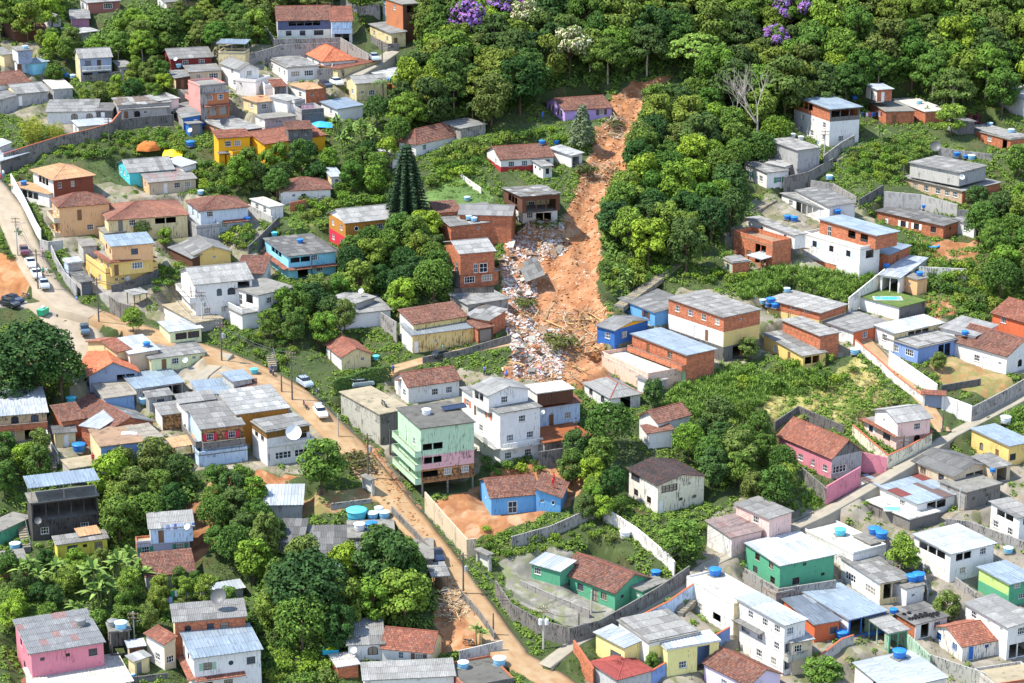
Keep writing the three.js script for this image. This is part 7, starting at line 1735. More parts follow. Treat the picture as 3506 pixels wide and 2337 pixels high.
const archFrame = kit('af', () => { const s = archShape(1, 1), i = archShape(0.84, 0.9); s.holes.push(new THREE.Path(i.getPoints().map((p) => new THREE.Vector2(p.x, p.y + 0.03)).reverse())); const g = ni(new THREE.ExtrudeGeometry(s, { depth: 0.12, bevelEnabled: false })); g.translate(0, 0, -0.06); return merge([g, box(0.05, 0.9, 0.06, 0, 0.45, 0)]); });
const archPane = kit('ap', () => { const g = ni(new THREE.ShapeGeometry(archShape(0.9, 0.94))); g.translate(0, 0.01, -0.03); return g; });
const roundFrame = kit('rf', () => { const g = ni(new THREE.TorusGeometry(0.5, 0.07, 6, 18)); g.translate(0, 0.5, 0); return g; });
const roundPane = kit('rp', () => { const g = ni(new THREE.CircleGeometry(0.48, 16)); g.translate(0, 0.5, -0.02); return g; });
const DIM = { w: [1.25, 1.1, 0.95], W: [2.1, 1.2, 0.9], t: [1.0, 2.05, 0.05], d: [0.86, 2.08, 0.02], D: [2.5, 2.2, 0.02], a: [0.95, 1.35, 0.75], s: [1.15, 1.15, 0.9], c: [0.65, 0.5, 1.45], o: [0.85, 0.85, 1.1] };

// ---- roofs
const sheetGeos = [];
for (let k = 0; k < 5; k++) {
  const pos = [], uv = [], idx = [], n = 8;
  for (let j = 0; j <= 1; j++) for (let i = 0; i <= n; i++) { pos.push(i / n, (i % 2 ? 0.05 : 0) + (j ? 0.005 : 0.04), -j); uv.push(i / n * 0.5 + k * 0.21, j + k * 0.37); }
  for (let i = 0; i < n; i++) idx.push(i, i + 1, i + n + 1, i + 1, i + n + 2, i + n + 1);
  const g = new THREE.BufferGeometry(); g.setAttribute('position', new THREE.Float32BufferAttribute(pos, 3)); g.setAttribute('uv', new THREE.Float32BufferAttribute(uv, 2)); g.setIndex(idx); const q = g.toNonIndexed(); q.computeVertexNormals(); sheetGeos.push(q);
}
const metGeos = [];
for (let k = 0; k < 3; k++) {                                        // trapezoidal metal sheet: flat pans between narrow ribs
  const pos = [], uv = [], idx = [], xs = [0, 0.06, 0.12, 0.44, 0.5, 0.56, 0.62, 0.94, 1], ys = [0.05, 0.05, 0, 0, 0.05, 0.05, 0, 0, 0.05], n = xs.length;
  for (let j = 0; j <= 1; j++) for (let i = 0; i < n; i++) { pos.push(xs[i], ys[i] + (j ? 0.005 : 0.03), -j); uv.push(xs[i] * 0.4 + k * 0.3, j * 0.6 + k * 0.4); }
  for (let i = 0; i + 1 < n; i++) idx.push(i, i + 1, i + n, i + 1, i + n + 1, i + n);
  const g = new THREE.BufferGeometry(); g.setAttribute('position', new THREE.Float32BufferAttribute(pos, 3)); g.setAttribute('uv', new THREE.Float32BufferAttribute(uv, 2)); g.setIndex(idx); const q = g.toNonIndexed(); q.computeVertexNormals(); metGeos.push(q);
}
// a plane: {O, U, V, oL, oR} eave corner, eave vector, slope vector, insets of the top edge
function tileGeo(planes, key, course, colw, lift) {
  const pos = [], col = [], cols = TILES[key] ?? null;
  for (const { O, U, V: S, oL = 0, oR = 0 } of planes) {
    const W = U.length(), L = S.length(), u = U.clone().divideScalar(W), v = S.clone().divideScalar(L), n = u.clone().cross(v), rows = Math.max(2, Math.round(L / course));
    const P = (a, b, c) => [O.x + u.x * a + v.x * b + n.x * c, O.y + u.y * a + v.y * b + n.y * c, O.z + u.z * a + v.z * b + n.z * c];
    for (let j = 0; j < rows; j++) {
      const v0 = L * j / rows, v1 = L * (j + 1.12) / rows, f = j / rows, l = oL * f, r = W - oR * f, l1 = Math.min(W / 2 + 0.01, oL * Math.min(1, (j + 1) / rows)), r1 = W - oR * Math.min(1, (j + 1) / rows), m = Math.max(1, Math.round((r - l) / colw)), sl = (hash(j, W) - 0.5) * 0.03;
      const vv1 = j === rows - 1 ? L : v1;
      for (let i = 0; i < m; i++) {
        const c = cols ? cols[Math.floor(Math.pow(hash(i * 3.1 + W, j * 7.7 + L), 1.4) * cols.length)] : null, k = 0.82 + 0.36 * hash(i + 9.2, j + W), b = fbm(i * 0.12 + W * 3, j * 0.16, 2) * 0.5 + 0.75;
        const ua = [l + (r - l) * i / m, l + (r - l) * (i + 0.5) / m, l + (r - l) * (i + 1) / m], ub = [l1 + (r1 - l1) * i / m, l1 + (r1 - l1) * (i + 0.5) / m, l1 + (r1 - l1) * (i + 1) / m], hs = [0.0, 0.065, 0.0], jit = (hash(i, j * 3 + L) - 0.5) * 0.02;
        for (let q = 0; q < 2; q++) {
          const a = P(ua[q], v0, lift + hs[q] + 0.045 + jit + sl), b2 = P(ua[q + 1], v0, lift + hs[q + 1] + 0.045 + jit + sl), c2 = P(ub[q + 1], vv1, lift + hs[q + 1]), d = P(ub[q], vv1, lift + hs[q]);
          pos.push(...a, ...b2, ...c2, ...a, ...c2, ...d); if (c) for (let w = 0; w < 6; w++) col.push(c[0] * k * b, c[1] * k * b, c[2] * k * b);
        }
        const a = P(ua[0], v0, lift - 0.02), b2 = P(ua[2], v0, lift - 0.02), c2 = P(ua[1], v0, lift + hs[1] + 0.045 + jit + sl); pos.push(...a, ...b2, ...c2); if (c) for (let w = 0; w < 3; w++) col.push(c[0] * k * b, c[1] * k * b, c[2] * k * b);
      }
    }
  }
  const g = new THREE.BufferGeometry(); g.setAttribute('position', new THREE.Float32BufferAttribute(pos, 3)); if (cols) g.setAttribute('color', new THREE.Float32BufferAttribute(col, 3)); g.setAttribute('uv', new THREE.Float32BufferAttribute(new Float32Array(pos.length / 3 * 2).map((_, i) => pos[(i >> 1) * 3 + (i & 1 ? 2 : 0)] * 0.3), 2)); g.computeVertexNormals(); return g;
}
function planeSlab(planes, th) {                                       // solid boards below the covering
  const pos = [];
  for (const { O, U, V: S, oL = 0, oR = 0 } of planes) {
    const W = U.length(), L = S.length(), u = U.clone().divideScalar(W), n = u.clone().cross(S.clone().divideScalar(L)), q = [O.clone(), O.clone().add(U), O.clone().add(S).addScaledVector(u, W - oR), O.clone().add(S).addScaledVector(u, oL)], b = q.map((p) => p.clone().addScaledVector(n, -th));
    const quad = (a, c, d, e) => { for (const p of [a, c, d, a, d, e]) pos.push(p.x, p.y, p.z); };
    quad(...q); quad(b[3], b[2], b[1], b[0]); for (let i = 0; i < 4; i++) { const j = (i + 1) % 4; quad(q[j], q[i], b[i], b[j]); }
  }
  const g = new THREE.BufferGeometry(); g.setAttribute('position', new THREE.Float32BufferAttribute(pos, 3)); g.setAttribute('uv', new THREE.Float32BufferAttribute(new Float32Array(pos.length / 3 * 2), 2)); g.computeVertexNormals(); return g;
}
function roofPlanes(k, A, B, h, r, oh) {
  const s = (d) => r / d;
  switch (k) {
    case 'shedR': case 'open': { const y = h - s(B) * oh; return [{ O: V(-oh, y, oh), U: V(A + 2 * oh, 0, 0), V: V(0, s(B) * (B + 2 * oh), -B - 2 * oh) }]; }
    case 'shedB': { const y = h - s(B) * oh; return [{ O: V(A + oh, y, -B - oh), U: V(-A - 2 * oh, 0, 0), V: V(0, s(B) * (B + 2 * oh), B + 2 * oh) }]; }
    case 'shedL': { const y = h - s(A) * oh; return [{ O: V(-oh, y, -B - oh), U: V(0, 0, B + 2 * oh), V: V(A + 2 * oh, s(A) * (A + 2 * oh), 0) }]; }
    case 'shedE': { const y = h - s(A) * oh; return [{ O: V(A + oh, y, oh), U: V(0, 0, -B - 2 * oh), V: V(-A - 2 * oh, s(A) * (A + 2 * oh), 0) }]; }
    case 'gA': { const q = r / (B / 2), y = h - q * oh, d = B / 2 + oh; return [{ O: V(-oh, y, oh), U: V(A + 2 * oh, 0, 0), V: V(0, q * d, -d) }, { O: V(A + oh, y, -B - oh), U: V(-A - 2 * oh, 0, 0), V: V(0, q * d, d) }]; }
    case 'gB': { const q = r / (A / 2), y = h - q * oh, d = A / 2 + oh; return [{ O: V(-oh, y, -B - oh), U: V(0, 0, B + 2 * oh), V: V(d, q * d, 0) }, { O: V(A + oh, y, oh), U: V(0, 0, -B - 2 * oh), V: V(-d, q * d, 0) }]; }
    case 'hip': { const a = A + 2 * oh, b = B + 2 * oh, m = Math.min(a, b) / 2, q = r / (Math.min(A, B) / 2), y = h - q * oh, R = q * m, fr = { oL: m, oR: m };
      return [{ O: V(-oh, y, oh), U: V(a, 0, 0), V: V(0, R, -m), ...fr }, { O: V(A + oh, y, -B - oh), U: V(-a, 0, 0), V: V(0, R, m), ...fr }, { O: V(-oh, y, -B - oh), U: V(0, 0, b), V: V(m, R, 0), ...fr }, { O: V(A + oh, y, oh), U: V(0, 0, -b), V: V(-m, R, 0), ...fr }]; }
  }
  return [];
}
function ridgeLines(k, A, B, h, r, oh) {
  if (k === 'gA') return [[V(-oh, h + r, -B / 2), V(A + oh, h + r, -B / 2)]];
  if (k === 'gB') return [[V(A / 2, h + r, oh), V(A / 2, h + r, -B - oh)]];
  if (k === 'hip') { const a = A + 2 * oh, b = B + 2 * oh, m = Math.min(a, b) / 2, q = r / (Math.min(A, B) / 2), y = h - q * oh, t = y + q * m, c = [V(-oh, y, oh), V(A + oh, y, oh), V(A + oh, y, -B - oh), V(-oh, y, -B - oh)], r0 = V(-oh + m, t, oh - m), r1 = a >= b ? V(A + oh - m, t, oh - m) : V(-oh + m, t, -B - oh + m); const o = [[c[0], r0], [c[2], r1]]; o.push(a >= b ? [c[3], r0] : [c[1], r0], a >= b ? [c[1], r1] : [c[3], r1]); if (r0.distanceTo(r1) > 0.3) o.push([r0, r1]); return o; }
  return [];
}
function covering(root, base, planes, key, broken) {
  // base: Object3D transform for the part (position, rotation); returns the roof mesh
  const isTile = key.startsWith('tile'), add = (n, g, m, p = root) => { const q = part(n, g, m, p); if (p === root) { q.position.copy(base.position); q.rotation.copy(base.rotation); } return q; };
  if (isTile) { const rf = add('roof', planeSlab(planes, 0.07), woodM); part('tiles', tileGeo(planes, key, 0.36, 0.24, 0.01), tileMat(), rf); return rf; }
  const mats = sheetMats(key), rect = planes.every((p) => !p.oL), rf = add('roof', planeSlab(planes, 0.05), flatMat('#8d8a84'));
  if (!rect) { part('roof_sheets', tileGeo(planes, key, 1.6, 0.32, 0.01), mats[0], rf); return rf; }
  const geos = key.startsWith('met') || key === 'peach' || key === 'creamr' || key === 'redm' ? metGeos : sheetGeos;
  for (const { O, U, V: S } of planes) {
    const W = U.length(), L = S.length(), nu = Math.max(1, Math.round(W / 1.06)), nv = Math.max(1, Math.round(L / (key.startsWith('met') ? 3.6 : 2.0))), u = U.clone().divideScalar(W), v = S.clone().divideScalar(L), n = u.clone().cross(v), mx = new THREE.Matrix4().makeBasis(u, n, v.clone().negate()), q = new THREE.Quaternion().setFromRotationMatrix(mx), bias = Math.floor(rnd() * mats.length);
    for (let j = 0; j < nv; j++) for (let i = 0; i < nu; i++) {
      const x = rnd(); if (broken && x < broken) continue;
      const mt = rnd() < 0.45 ? mats[bias] : pick(mats), s = part('roof_sheet', pick(geos), mt, rf);
      s.position.copy(O).addScaledVector(U, i / nu).addScaledVector(S, j / nv).addScaledVector(n, 0.012 + 0.004 * rnd()); s.quaternion.copy(q); s.scale.set(W / nu * 1.01, 1, L / nv * (j < nv - 1 ? 1.05 : 1));
      if (broken) { s.rotateY((rnd() - 0.5) * 0.12); s.rotateX((rnd() - 0.5) * 0.1); }
    }
  }
  return rf;
}

// ---- one block of a house: walls with real openings, windows, balconies, roof
function block(root, b, org) {
  const [x, y, z, ps, A, B, h, lift, nf] = b.g, base = new THREE.Object3D(); base.position.set(x - org[0], y - org[1], z - org[2]); base.rotation.y = ps;
  const t = 0.16, bv = b.ro, rise = b.ri ?? 0, fh = b.ra ? (h - lift) / nf : h / nf, f0 = b.ra ? lift : 0, add = (n, g, m) => { const q = part(n, g, m, root); q.position.copy(base.position); q.rotation.copy(base.rotation); return q; };
  const at = (q, lx, ly, lz, ry = 0) => { const v = V(lx, ly, lz).applyAxisAngle(V(0, 1, 0), ps); q.position.copy(base.position).add(v); q.rotation.y = ps + ry; return q; };
  const oh = b.oh ?? (bv === 'flat' ? 0.25 : 0.35);
  if (bv === 'open') {
    const g = []; for (const px of [0.1, A - 0.1]) for (const pz of [-0.1, -B + 0.1]) g.push(box(0.14, h + (pz < -0.2 ? rise : 0), 0.14, px, (h + (pz < -0.2 ? rise : 0)) / 2 - 0.06, pz));
    g.forEach((q) => add('post', q, woodM)); covering(root, base, roofPlanes('open', A, B, h, rise, 0.3), b.rm); return;
  }
  const fl = (c, k) => Array.isArray(c) ? c[Math.min(k, c.length - 1)] : c;
  const top = { R: [0, 0], L: [0, 0], K: [0, 0], E: [0, 0] }, peak = {};
  if (bv === 'shedR') { top.L = [0, rise]; top.E = [rise, 0]; top.K = [rise, rise]; } if (bv === 'shedB') { top.L = [rise, 0]; top.E = [0, rise]; top.R = [rise, rise]; }
  if (bv === 'shedL') { top.R = [0, rise]; top.K = [rise, 0]; top.E = [rise, rise]; } if (bv === 'shedE') { top.R = [rise, 0]; top.K = [0, rise]; top.L = [rise, rise]; }
  if (bv === 'gA') peak.L = peak.E = rise; if (bv === 'gB') peak.R = peak.K = rise;
  const walls = {}, wadd = (c, g) => (walls[c] ??= []).push(g), wins = [];
  // parse openings: face floor kind position[xwidth]
  const ops = { R: [], L: [], K: [], E: [] };
  for (const s of (b.op ?? '').split(';')) {
    const m = /^([RL])(\d)([a-zA-Z])(-?[\d.]+)(?:([x-])(-?[\d.]+))?$/.exec(s); if (!m) continue;
    const [, f, fs, kind, us, sep, xs] = m, L = f === 'R' ? A : B; let k = +fs; if (k > nf - 1) k = nf - 1; let v0 = f0 + k * fh; if (v0 < lift - 0.3) { k = Math.max(0, nf - 1); v0 = f0 + k * fh; if (v0 < lift - 0.3) v0 = lift; }
    if ('BQA'.includes(kind)) { wins.push({ f, kind, v0, u0: +us * L, u1: +xs * L, fh }); continue; }
    let w, hh, sl; const room = (f0 + (k + 1) * fh) - v0;
    if (kind === 'v' || kind === 'V') { w = Math.min(xs ? +xs : 2, L - 0.5); sl = kind === 'v' ? 0.9 : 0.06; hh = room - sl - 0.3; } else { [w, hh, sl] = DIM[kind]; if (sep === 'x') w *= +xs; w = Math.min(w, L - 0.5); hh = Math.min(hh, room - sl - 0.15); }
    if (hh < 0.3 || w < 0.3) continue; const u = Math.min(L - w / 2 - 0.22, Math.max(w / 2 + 0.22, +us * L)), o = { f, kind, u, v: v0 + sl, w, h: hh };
    if (ops[f].some((q) => Math.abs(q.u - u) < (q.w + w) / 2 + 0.12 && o.v < q.v + q.h + 0.1 && o.v + hh > q.v - 0.1)) continue;
    ops[f].push(o);
  }
  for (const f of 'RLKE') {
    const L = f === 'R' || f === 'K' ? A : B, inset = f === 'L' || f === 'E' ? t + 0.002 : 0, cset = f === 'R' ? b.wr : b.wl; let prev = null, bands = [];
    for (let k = 0; k < nf; k++) { const v0 = f0 + k * fh, v1 = v0 + fh; if (v1 < lift + 0.3) continue; const c = fl(cset, k); if (prev && prev.c === c) prev.v1 = v1; else bands.push(prev = { v0: Math.max(v0, lift), v1, c }); }
    if (!lift) bands[0].v0 = -0.6; if (b.ba) { const q = bands.at(-1), bh = b.bh ?? 1.5; if (q.v1 - q.v0 > bh + 0.3) { const v1 = q.v1; q.v1 = v1 - bh; bands.push({ v0: v1 - bh, v1, c: b.ba }); } }
    bands.at(-1).v1 = h;
    bands.forEach((q, bi) => {
      const lastB = bi === bands.length - 1, s = new THREE.Shape(), tp = top[f], cx = (u) => u, gcol = b.gc && lastB && peak[f];
      s.moveTo(inset, q.v0); s.lineTo(L - inset, q.v0);
      if (lastB && !gcol) { s.lineTo(L - inset, h + tp[1]); if (peak[f]) s.lineTo(L / 2, h + peak[f]); s.lineTo(inset, h + tp[0]); } else { s.lineTo(L - inset, q.v1); s.lineTo(inset, q.v1); }
      for (const o of ops[f]) {
        const y0 = Math.max(o.v, q.v0 + 0.03), y1 = Math.min(o.v + o.h, q.v1 - 0.03); if (y1 - y0 < 0.2) continue;
        let hp; if (o.kind === 'a') hp = archShape(o.w, y1 - y0).getPoints().map((p) => new THREE.Vector2(p.x + o.u, p.y + y0)); else if (o.kind === 'o') { hp = []; for (let i = 0; i < 16; i++) hp.push(new THREE.Vector2(o.u + Math.cos(i / 16 * 6.2832) * o.w / 2, y0 + o.h / 2 + Math.sin(i / 16 * 6.2832) * o.w / 2)); } else hp = [[-1, 0], [1, 0], [1, 1], [-1, 1]].map(([a, c]) => new THREE.Vector2(o.u + a * o.w / 2, y0 + c * (y1 - y0)));
        s.holes.push(new THREE.Path(hp)); o.ok = true;
      }
      const put = (sh, c) => { const g = ni(new THREE.ExtrudeGeometry(sh, { depth: t, bevelEnabled: false })); const p = g.attributes.position, u = g.attributes.uv; for (let i = 0; i < p.count; i++) u.setXY(i, p.getX(i) + x, p.getY(i) + z * 0.37); if (f === 'R') g.translate(0, 0, -t); if (f === 'L') g.rotateY(Math.PI / 2); if (f === 'K') { g.rotateY(Math.PI); g.translate(A, 0, -B + t); } if (f === 'E') { g.rotateY(-Math.PI / 2); g.translate(A, 0, -B); } wadd(c, g); };
      put(s, q.c);
      if (gcol) { const s2 = new THREE.Shape(); s2.moveTo(inset, h); s2.lineTo(L - inset, h); s2.lineTo(L / 2, h + peak[f]); put(s2, b.gc); }
    });
  }
  for (const c of Object.keys(walls)) add('wall', merge(walls[c]), wallMat(c));
  // floor slabs between the storeys
  for (let k = 0; k < nf; k++) { const yy = f0 + k * fh; if (yy < lift - 0.1 || (k === 0 && !lift)) continue; add('floor_slab', box(A - 2 * t - 0.02, 0.12, B - 2 * t - 0.02, A / 2, yy, -B / 2), slabMat('slab')); }
  // windows and doors
  const fm = b.fc === 'blue' ? frameB : (hash(x, z) < 0.22 ? frameD : frameW);
  for (const f of 'RL') for (const o of ops[f]) {
    if (!o.ok) continue;
    const ry = f === 'R' ? 0 : -Math.PI / 2, px = f === 'R' ? o.u : 0, pz = f === 'R' ? 0 : -o.u, inn = 0.11;
    const place = (q, dz = -inn) => { const v = f === 'R' ? V(px, o.v, dz) : V(-dz, o.v, pz); at(q, v.x, v.y, v.z, ry); q.scale.set(o.w, o.h, 1); return q; };
    if (o.kind === 'v' || o.kind === 'V') { if (o.w > 2.6) { const n = Math.floor(o.w / 2.3); for (let i = 1; i <= n; i++) { const q = part('column', kit('col', () => box(0.16, 1, 0.16, 0, 0.5, 0)), wallMat(fl(f === 'R' ? b.wr : b.wl, nf - 1)), root), uu = o.u - o.w / 2 + o.w * i / (n + 1); at(q, f === 'R' ? uu : 0.1, o.v, f === 'R' ? -0.1 : -uu, ry); q.scale.set(1, o.h, 1); } } continue; }
    if (o.kind === 'd') { const q = place(part('door', doorGeo, hash(o.u + x, z) < 0.4 ? frameW : b.fc === 'blue' ? frameB : pick([woodM, frameD, flatMat('#6d6f72', 0.6), woodM]), root)); part('handle', knobGeo, flatMat('#8a8880', 0.3, 0.8), q); continue; }
    if (o.kind === 'D') { place(part('gate', gateGeo, flatMat(hash(x, z) < 0.5 ? '#5d6166' : '#7d7a72', 0.6), root)); continue; }
    const q = o.kind === 'a' ? place(part('window', archFrame, frameD, root)) : o.kind === 'o' ? place(part('window', roundFrame, frameW, root), -0.01) : place(part('window', winFrame(o.kind === 'W' ? 4 : o.kind === 't' ? 2 : o.kind === 'c' ? 2 : 3, o.kind === 'c' ? 3 : 2), fm, root));
    part('pane', o.kind === 'a' ? archPane : o.kind === 'o' ? roundPane : paneGeo, pick(panes), q);
    if (o.kind === 's') for (const sd of [-1, 1]) { const s = part('shutter', shutGeo, flatMat(PAINT[b.sh ?? 'W'] ?? '#ffffff', 0.7), q); s.scale.set(0.5, 1, 1); s.position.set(sd * 0.77, 0, inn + 0.045); }
    if (o.kind === 'w' && o.v > 0.5) { const s = part('sill', kit('sill', () => box(1.1, 0.05, 0.2, 0, 0, 0.08)), slabMat('slabw'), q); s.position.y = -0.03; }
  }
  for (const o of wins) {
    const ry = o.f === 'R' ? 0 : -Math.PI / 2, w = o.u1 - o.u0, mid = (o.u0 + o.u1) / 2, px = o.f === 'R' ? mid : 0, pz = o.f === 'R' ? 0 : -mid, bc = wallMat(b.bc ?? fl(o.f === 'R' ? b.wr : b.wl, nf - 1));
    if (o.kind === 'B') { const d = 1.05, q = at(part('balcony', merge([box(w, 0.16, d, 0, -0.06, d / 2 + 0.01), box(w, 0.9, 0.12, 0, 0.47, d - 0.06), box(0.12, 0.9, d - 0.14, -w / 2 + 0.06, 0.47, (d - 0.12) / 2), box(0.12, 0.9, d - 0.14, w / 2 - 0.06, 0.47, (d - 0.12) / 2)]), bc, root), px, o.v0, pz, ry); part('coping', box(w + 0.04, 0.05, 0.18, 0, 0.945, d - 0.06), slabMat('slab'), q); }
    if (o.kind === 'Q') { const d = 1.05, q = at(part('balcony', box(w, 0.16, d, 0, -0.06, d / 2 + 0.01), slabMat('slabw'), root), px, o.v0, pz, ry), g = [box(w, 0.07, 0.1, 0, 0.92, d - 0.08)]; for (let i = 0; i <= w / 0.28; i++) g.push(box(0.08, 0.84, 0.08, -w / 2 + 0.06 + i * 0.28, 0.46, d - 0.08)); part('railing', merge(g), frameW, q); }
    if (o.kind === 'A') { const d = 0.95, key = b.am ?? 'fib', pl = [{ O: V(-w / 2, -0.28, d), U: V(w, 0, 0), V: V(0, 0.3, -d) }], g = new THREE.Object3D(); at(g, px, o.v0 - 0.02, pz, ry); const q = part('awning', planeSlab(pl, 0.05), woodM, root); q.position.copy(g.position); q.rotation.copy(g.rotation); part(key.startsWith('tile') ? 'tiles' : 'roof_sheets', tileGeo(pl, key, 0.32, 0.24, 0.01), key.startsWith('tile') ? tileMat() : sheetMats(key)[0], q); }
  }
  if (b.st) for (let i = 0; i <= 2; i++) for (let j = 0; j <= 2; j++) add('stilt', box(0.25, lift, 0.25, 0.2 + (A - 0.4) * i / 2, lift / 2 - 0.01, -0.2 - (B - 0.4) * j / 2), slabMat('slab'));
  // roof
  if (bv === 'flat') {
    const sk = b.rm === 'fibslab' ? 'fibslab' : b.rm, o2 = b.pp ? 0.04 : oh; add('roof', box(A + 2 * o2, 0.16, B + 2 * o2, A / 2, h + 0.08, -B / 2), slabMat(sk));
    if (b.rm === 'fibslab') covering(root, base, [{ O: V(0.1, h + 0.2, -0.1), U: V(A - 0.2, 0, 0), V: V(0, 0.25, -B + 0.2) }], 'fib');
    if (b.rm === 'metw') covering(root, base, [{ O: V(-0.2, h + 0.2, 0.2), U: V(A + 0.4, 0, 0), V: V(0, 0.2, -B - 0.4) }], 'metw');
    if (b.rm === 'tileflat') { const pl = [{ O: V(-0.7, h - 0.05, 0.7), U: V(A + 1.4, 0, 0), V: V(0, 0.32, -0.75), oL: 0.75, oR: 0.75 }, { O: V(-0.7, h - 0.05, -B - 0.7), U: V(0, 0, B + 1.4), V: V(0.75, 0.32, 0), oL: 0.75, oR: 0.75 }], q = add('skirt_roof', planeSlab(pl, 0.05), woodM); part('tiles', tileGeo(pl, 'tileR', 0.3, 0.24, 0.01), tileMat(), q); }
    if (b.pp) { const c = wallMat(b.bc ?? fl(b.wr, nf - 1)), c2 = wallMat(b.bc ?? fl(b.wl, nf - 1)), k = b.pp, e = h + 0.16 + k / 2; add('parapet', box(A, k, 0.14, A / 2, e, -0.07), c); add('parapet', box(0.14, k, B - 0.3, 0.07, e, -B / 2), c2); add('parapet', box(0.14, k, B - 0.3, A - 0.07, e, -B / 2), c2); add('parapet', box(A, k, 0.14, A / 2, e, -B + 0.07), c2); }
    if (b.bal) { const g = []; for (const [w, px, pz, ry] of [[A, A / 2, -0.05, 0], [B, 0.05, -B / 2, 1]]) { const q = [box(w, 0.08, 0.12, 0, 0.86, 0)]; for (let i = 0; i <= w / 0.3; i++) q.push(box(0.1, 0.82, 0.1, -w / 2 + 0.08 + i * 0.3, 0.41, 0)); const m = merge(q); if (ry) m.rotateY(Math.PI / 2); m.translate(px, h + 0.16, pz); add('railing', m, frameW); } }
    if (b.can) { const ch = b.can < 0.5 ? 2.4 : b.can, g = []; for (const px of [0.2, A / 2, A - 0.2]) for (const pz of [-0.25, -B + 0.25]) g.push(box(0.1, ch, 0.1, px, h + 0.16 + ch / 2, pz)); g.forEach((q) => add('post', q, flatMat('#8f8d88'))); covering(root, base, roofPlanes('shedR', A, B, h + 0.2 + ch, 0.25, 0.35), 'met'); }
  } else {
    const pls = roofPlanes(bv, A, B, h + 0.06, rise, oh), brk = b.rm === 'fibo' ? 0.12 : 0;
    if (b.rm2) { covering(root, base, [pls[0]], b.rm); covering(root, base, [pls[1]], b.rm2); } else covering(root, base, pls, b.rm, brk);
    const rl = ridgeLines(bv, A, B, h + 0.06, rise, oh); if (rl.length) { const g = []; for (const [p, q] of rl) g.push(rod(V(p.x, p.y + 0.04, p.z), V(q.x, q.y + 0.04, q.z), 0.11, 7)); const key = b.rm, gm = merge(g); add('ridge', gm, key === 'fibl' && bv === 'hip' ? flatMat('#8a4a38') : key === 'tileO' ? flatMat('#a8502c', 0.9) : key.startsWith('tile') ? flatMat(key === 'tileK' ? '#3c3230' : '#7d4634', 0.9) : sheetMats(key)[0]); }
    if (b.pp) {}
  }
}
for (const h of HOUSES) {
  const root = new THREE.Group(), g0 = h.b[0].g; root.position.set(g0[0], g0[1], g0[2]);
  for (const b of h.b) block(root, b, g0);
  tag(root, h.n ?? 'house', h.l, h.c ?? 'house', h.g);
}
// ---- plants
// crown: leaf sprays spread over overlapping clumps; c0..c1 leaf tones (linear)
function leafGeo(list) {                                              // list: [pos, normal, size, tone]
  const n = list.length, pos = new Float32Array(n * 18), nor = new Float32Array(n * 18), col = new Float32Array(n * 18), a = V(), b = V(), t = V();
  list.forEach(([p, nm, s, c, asp = 0.62], i) => {
    t.set(rnd() - 0.5, rnd() - 0.5, rnd() - 0.5); a.crossVectors(nm, t).normalize().multiplyScalar(s); b.crossVectors(nm, a).normalize().multiplyScalar(s * asp);
    const q = [[-a.x, -a.y, -a.z], [-b.x, -b.y - s * 0.12, -b.z], [a.x, a.y, a.z], [-a.x, -a.y, -a.z], [a.x, a.y, a.z], [b.x, b.y - s * 0.12, b.z]];
    for (let k = 0; k < 6; k++) { const o = i * 18 + k * 3; for (let d = 0; d < 3; d++) { pos[o + d] = p.getComponent(d) + q[k][d]; col[o + d] = c[d]; } nor[o] = nm.x; nor[o + 1] = nm.y; nor[o + 2] = nm.z; }
  });
  const g = new THREE.BufferGeometry(); g.setAttribute('position', new THREE.BufferAttribute(pos, 3)); g.setAttribute('normal', new THREE.BufferAttribute(nor, 3)); g.setAttribute('color', new THREE.BufferAttribute(col, 3)); return g;
}
const tone = (a, b) => { const t = rnd(), k = rr(0.72, 1.25); return [0, 1, 2].map((i) => (a[i] + (b[i] - a[i]) * t) * k); };
const GREENS = [[[0.062, 0.125, 0.020], [0.125, 0.205, 0.032]], [[0.095, 0.165, 0.020], [0.180, 0.260, 0.036]], [[0.036, 0.080, 0.020], [0.075, 0.135, 0.032]], [[0.085, 0.130, 0.026], [0.150, 0.200, 0.044]]];
function crown(blobs, per, size, g, extra) {
  const L = [], d = V(), p = V();
  for (const [bx, by, bz, rx, ry] of blobs) {
    const m = Math.round(per * rx * rx), tint = rr(0.85, 1.18);
    for (let i = 0; i < m; i++) {
      d.set(rnd() * 2 - 1, rnd() * 2 - 1, rnd() * 2 - 1); if (d.lengthSq() > 1 || d.lengthSq() < 0.01) { i--; continue; } d.normalize(); if (d.y < -0.45 && rnd() < 0.75) d.y *= -1;
      const k = 0.78 + 0.3 * rnd(); p.set(bx + d.x * rx * k, by + d.y * ry * k, bz + d.z * rx * k);
      const n = V(d.x + rr(-0.55, 0.55), d.y + rr(-0.3, 0.8), d.z + rr(-0.55, 0.55)).normalize(); let c = tone(g[0], g[1]).map((v) => v * tint); if (extra) c = extra(p, d, c);
      L.push([p.clone(), n, size * rr(0.65, 1.35), c]);
    }
  }
  return leafGeo(L);
}
function trunkGeo(h, r, tips) {
  const g = [], a = V(0, -0.6, 0); let prev = a, pr = r; for (let i = 1; i <= 4; i++) { const q = V(rr(-0.2, 0.2) * i * 0.5, h * i / 4, rr(-0.2, 0.2) * i * 0.5), nr = r * (1 - 0.17 * i); g.push(rod(prev, q, pr, 7, nr)); prev = q; pr = nr; }
  for (const t of tips) { const s = V(0, h * rr(0.55, 0.95), 0), mid = s.clone().lerp(t, 0.55).add(V(0, 0.25, 0)); g.push(rod(s, mid, r * 0.42, 5, r * 0.25), rod(mid, t, r * 0.25, 5, r * 0.1)); }
  return merge(g);
}
const PROTO = {};
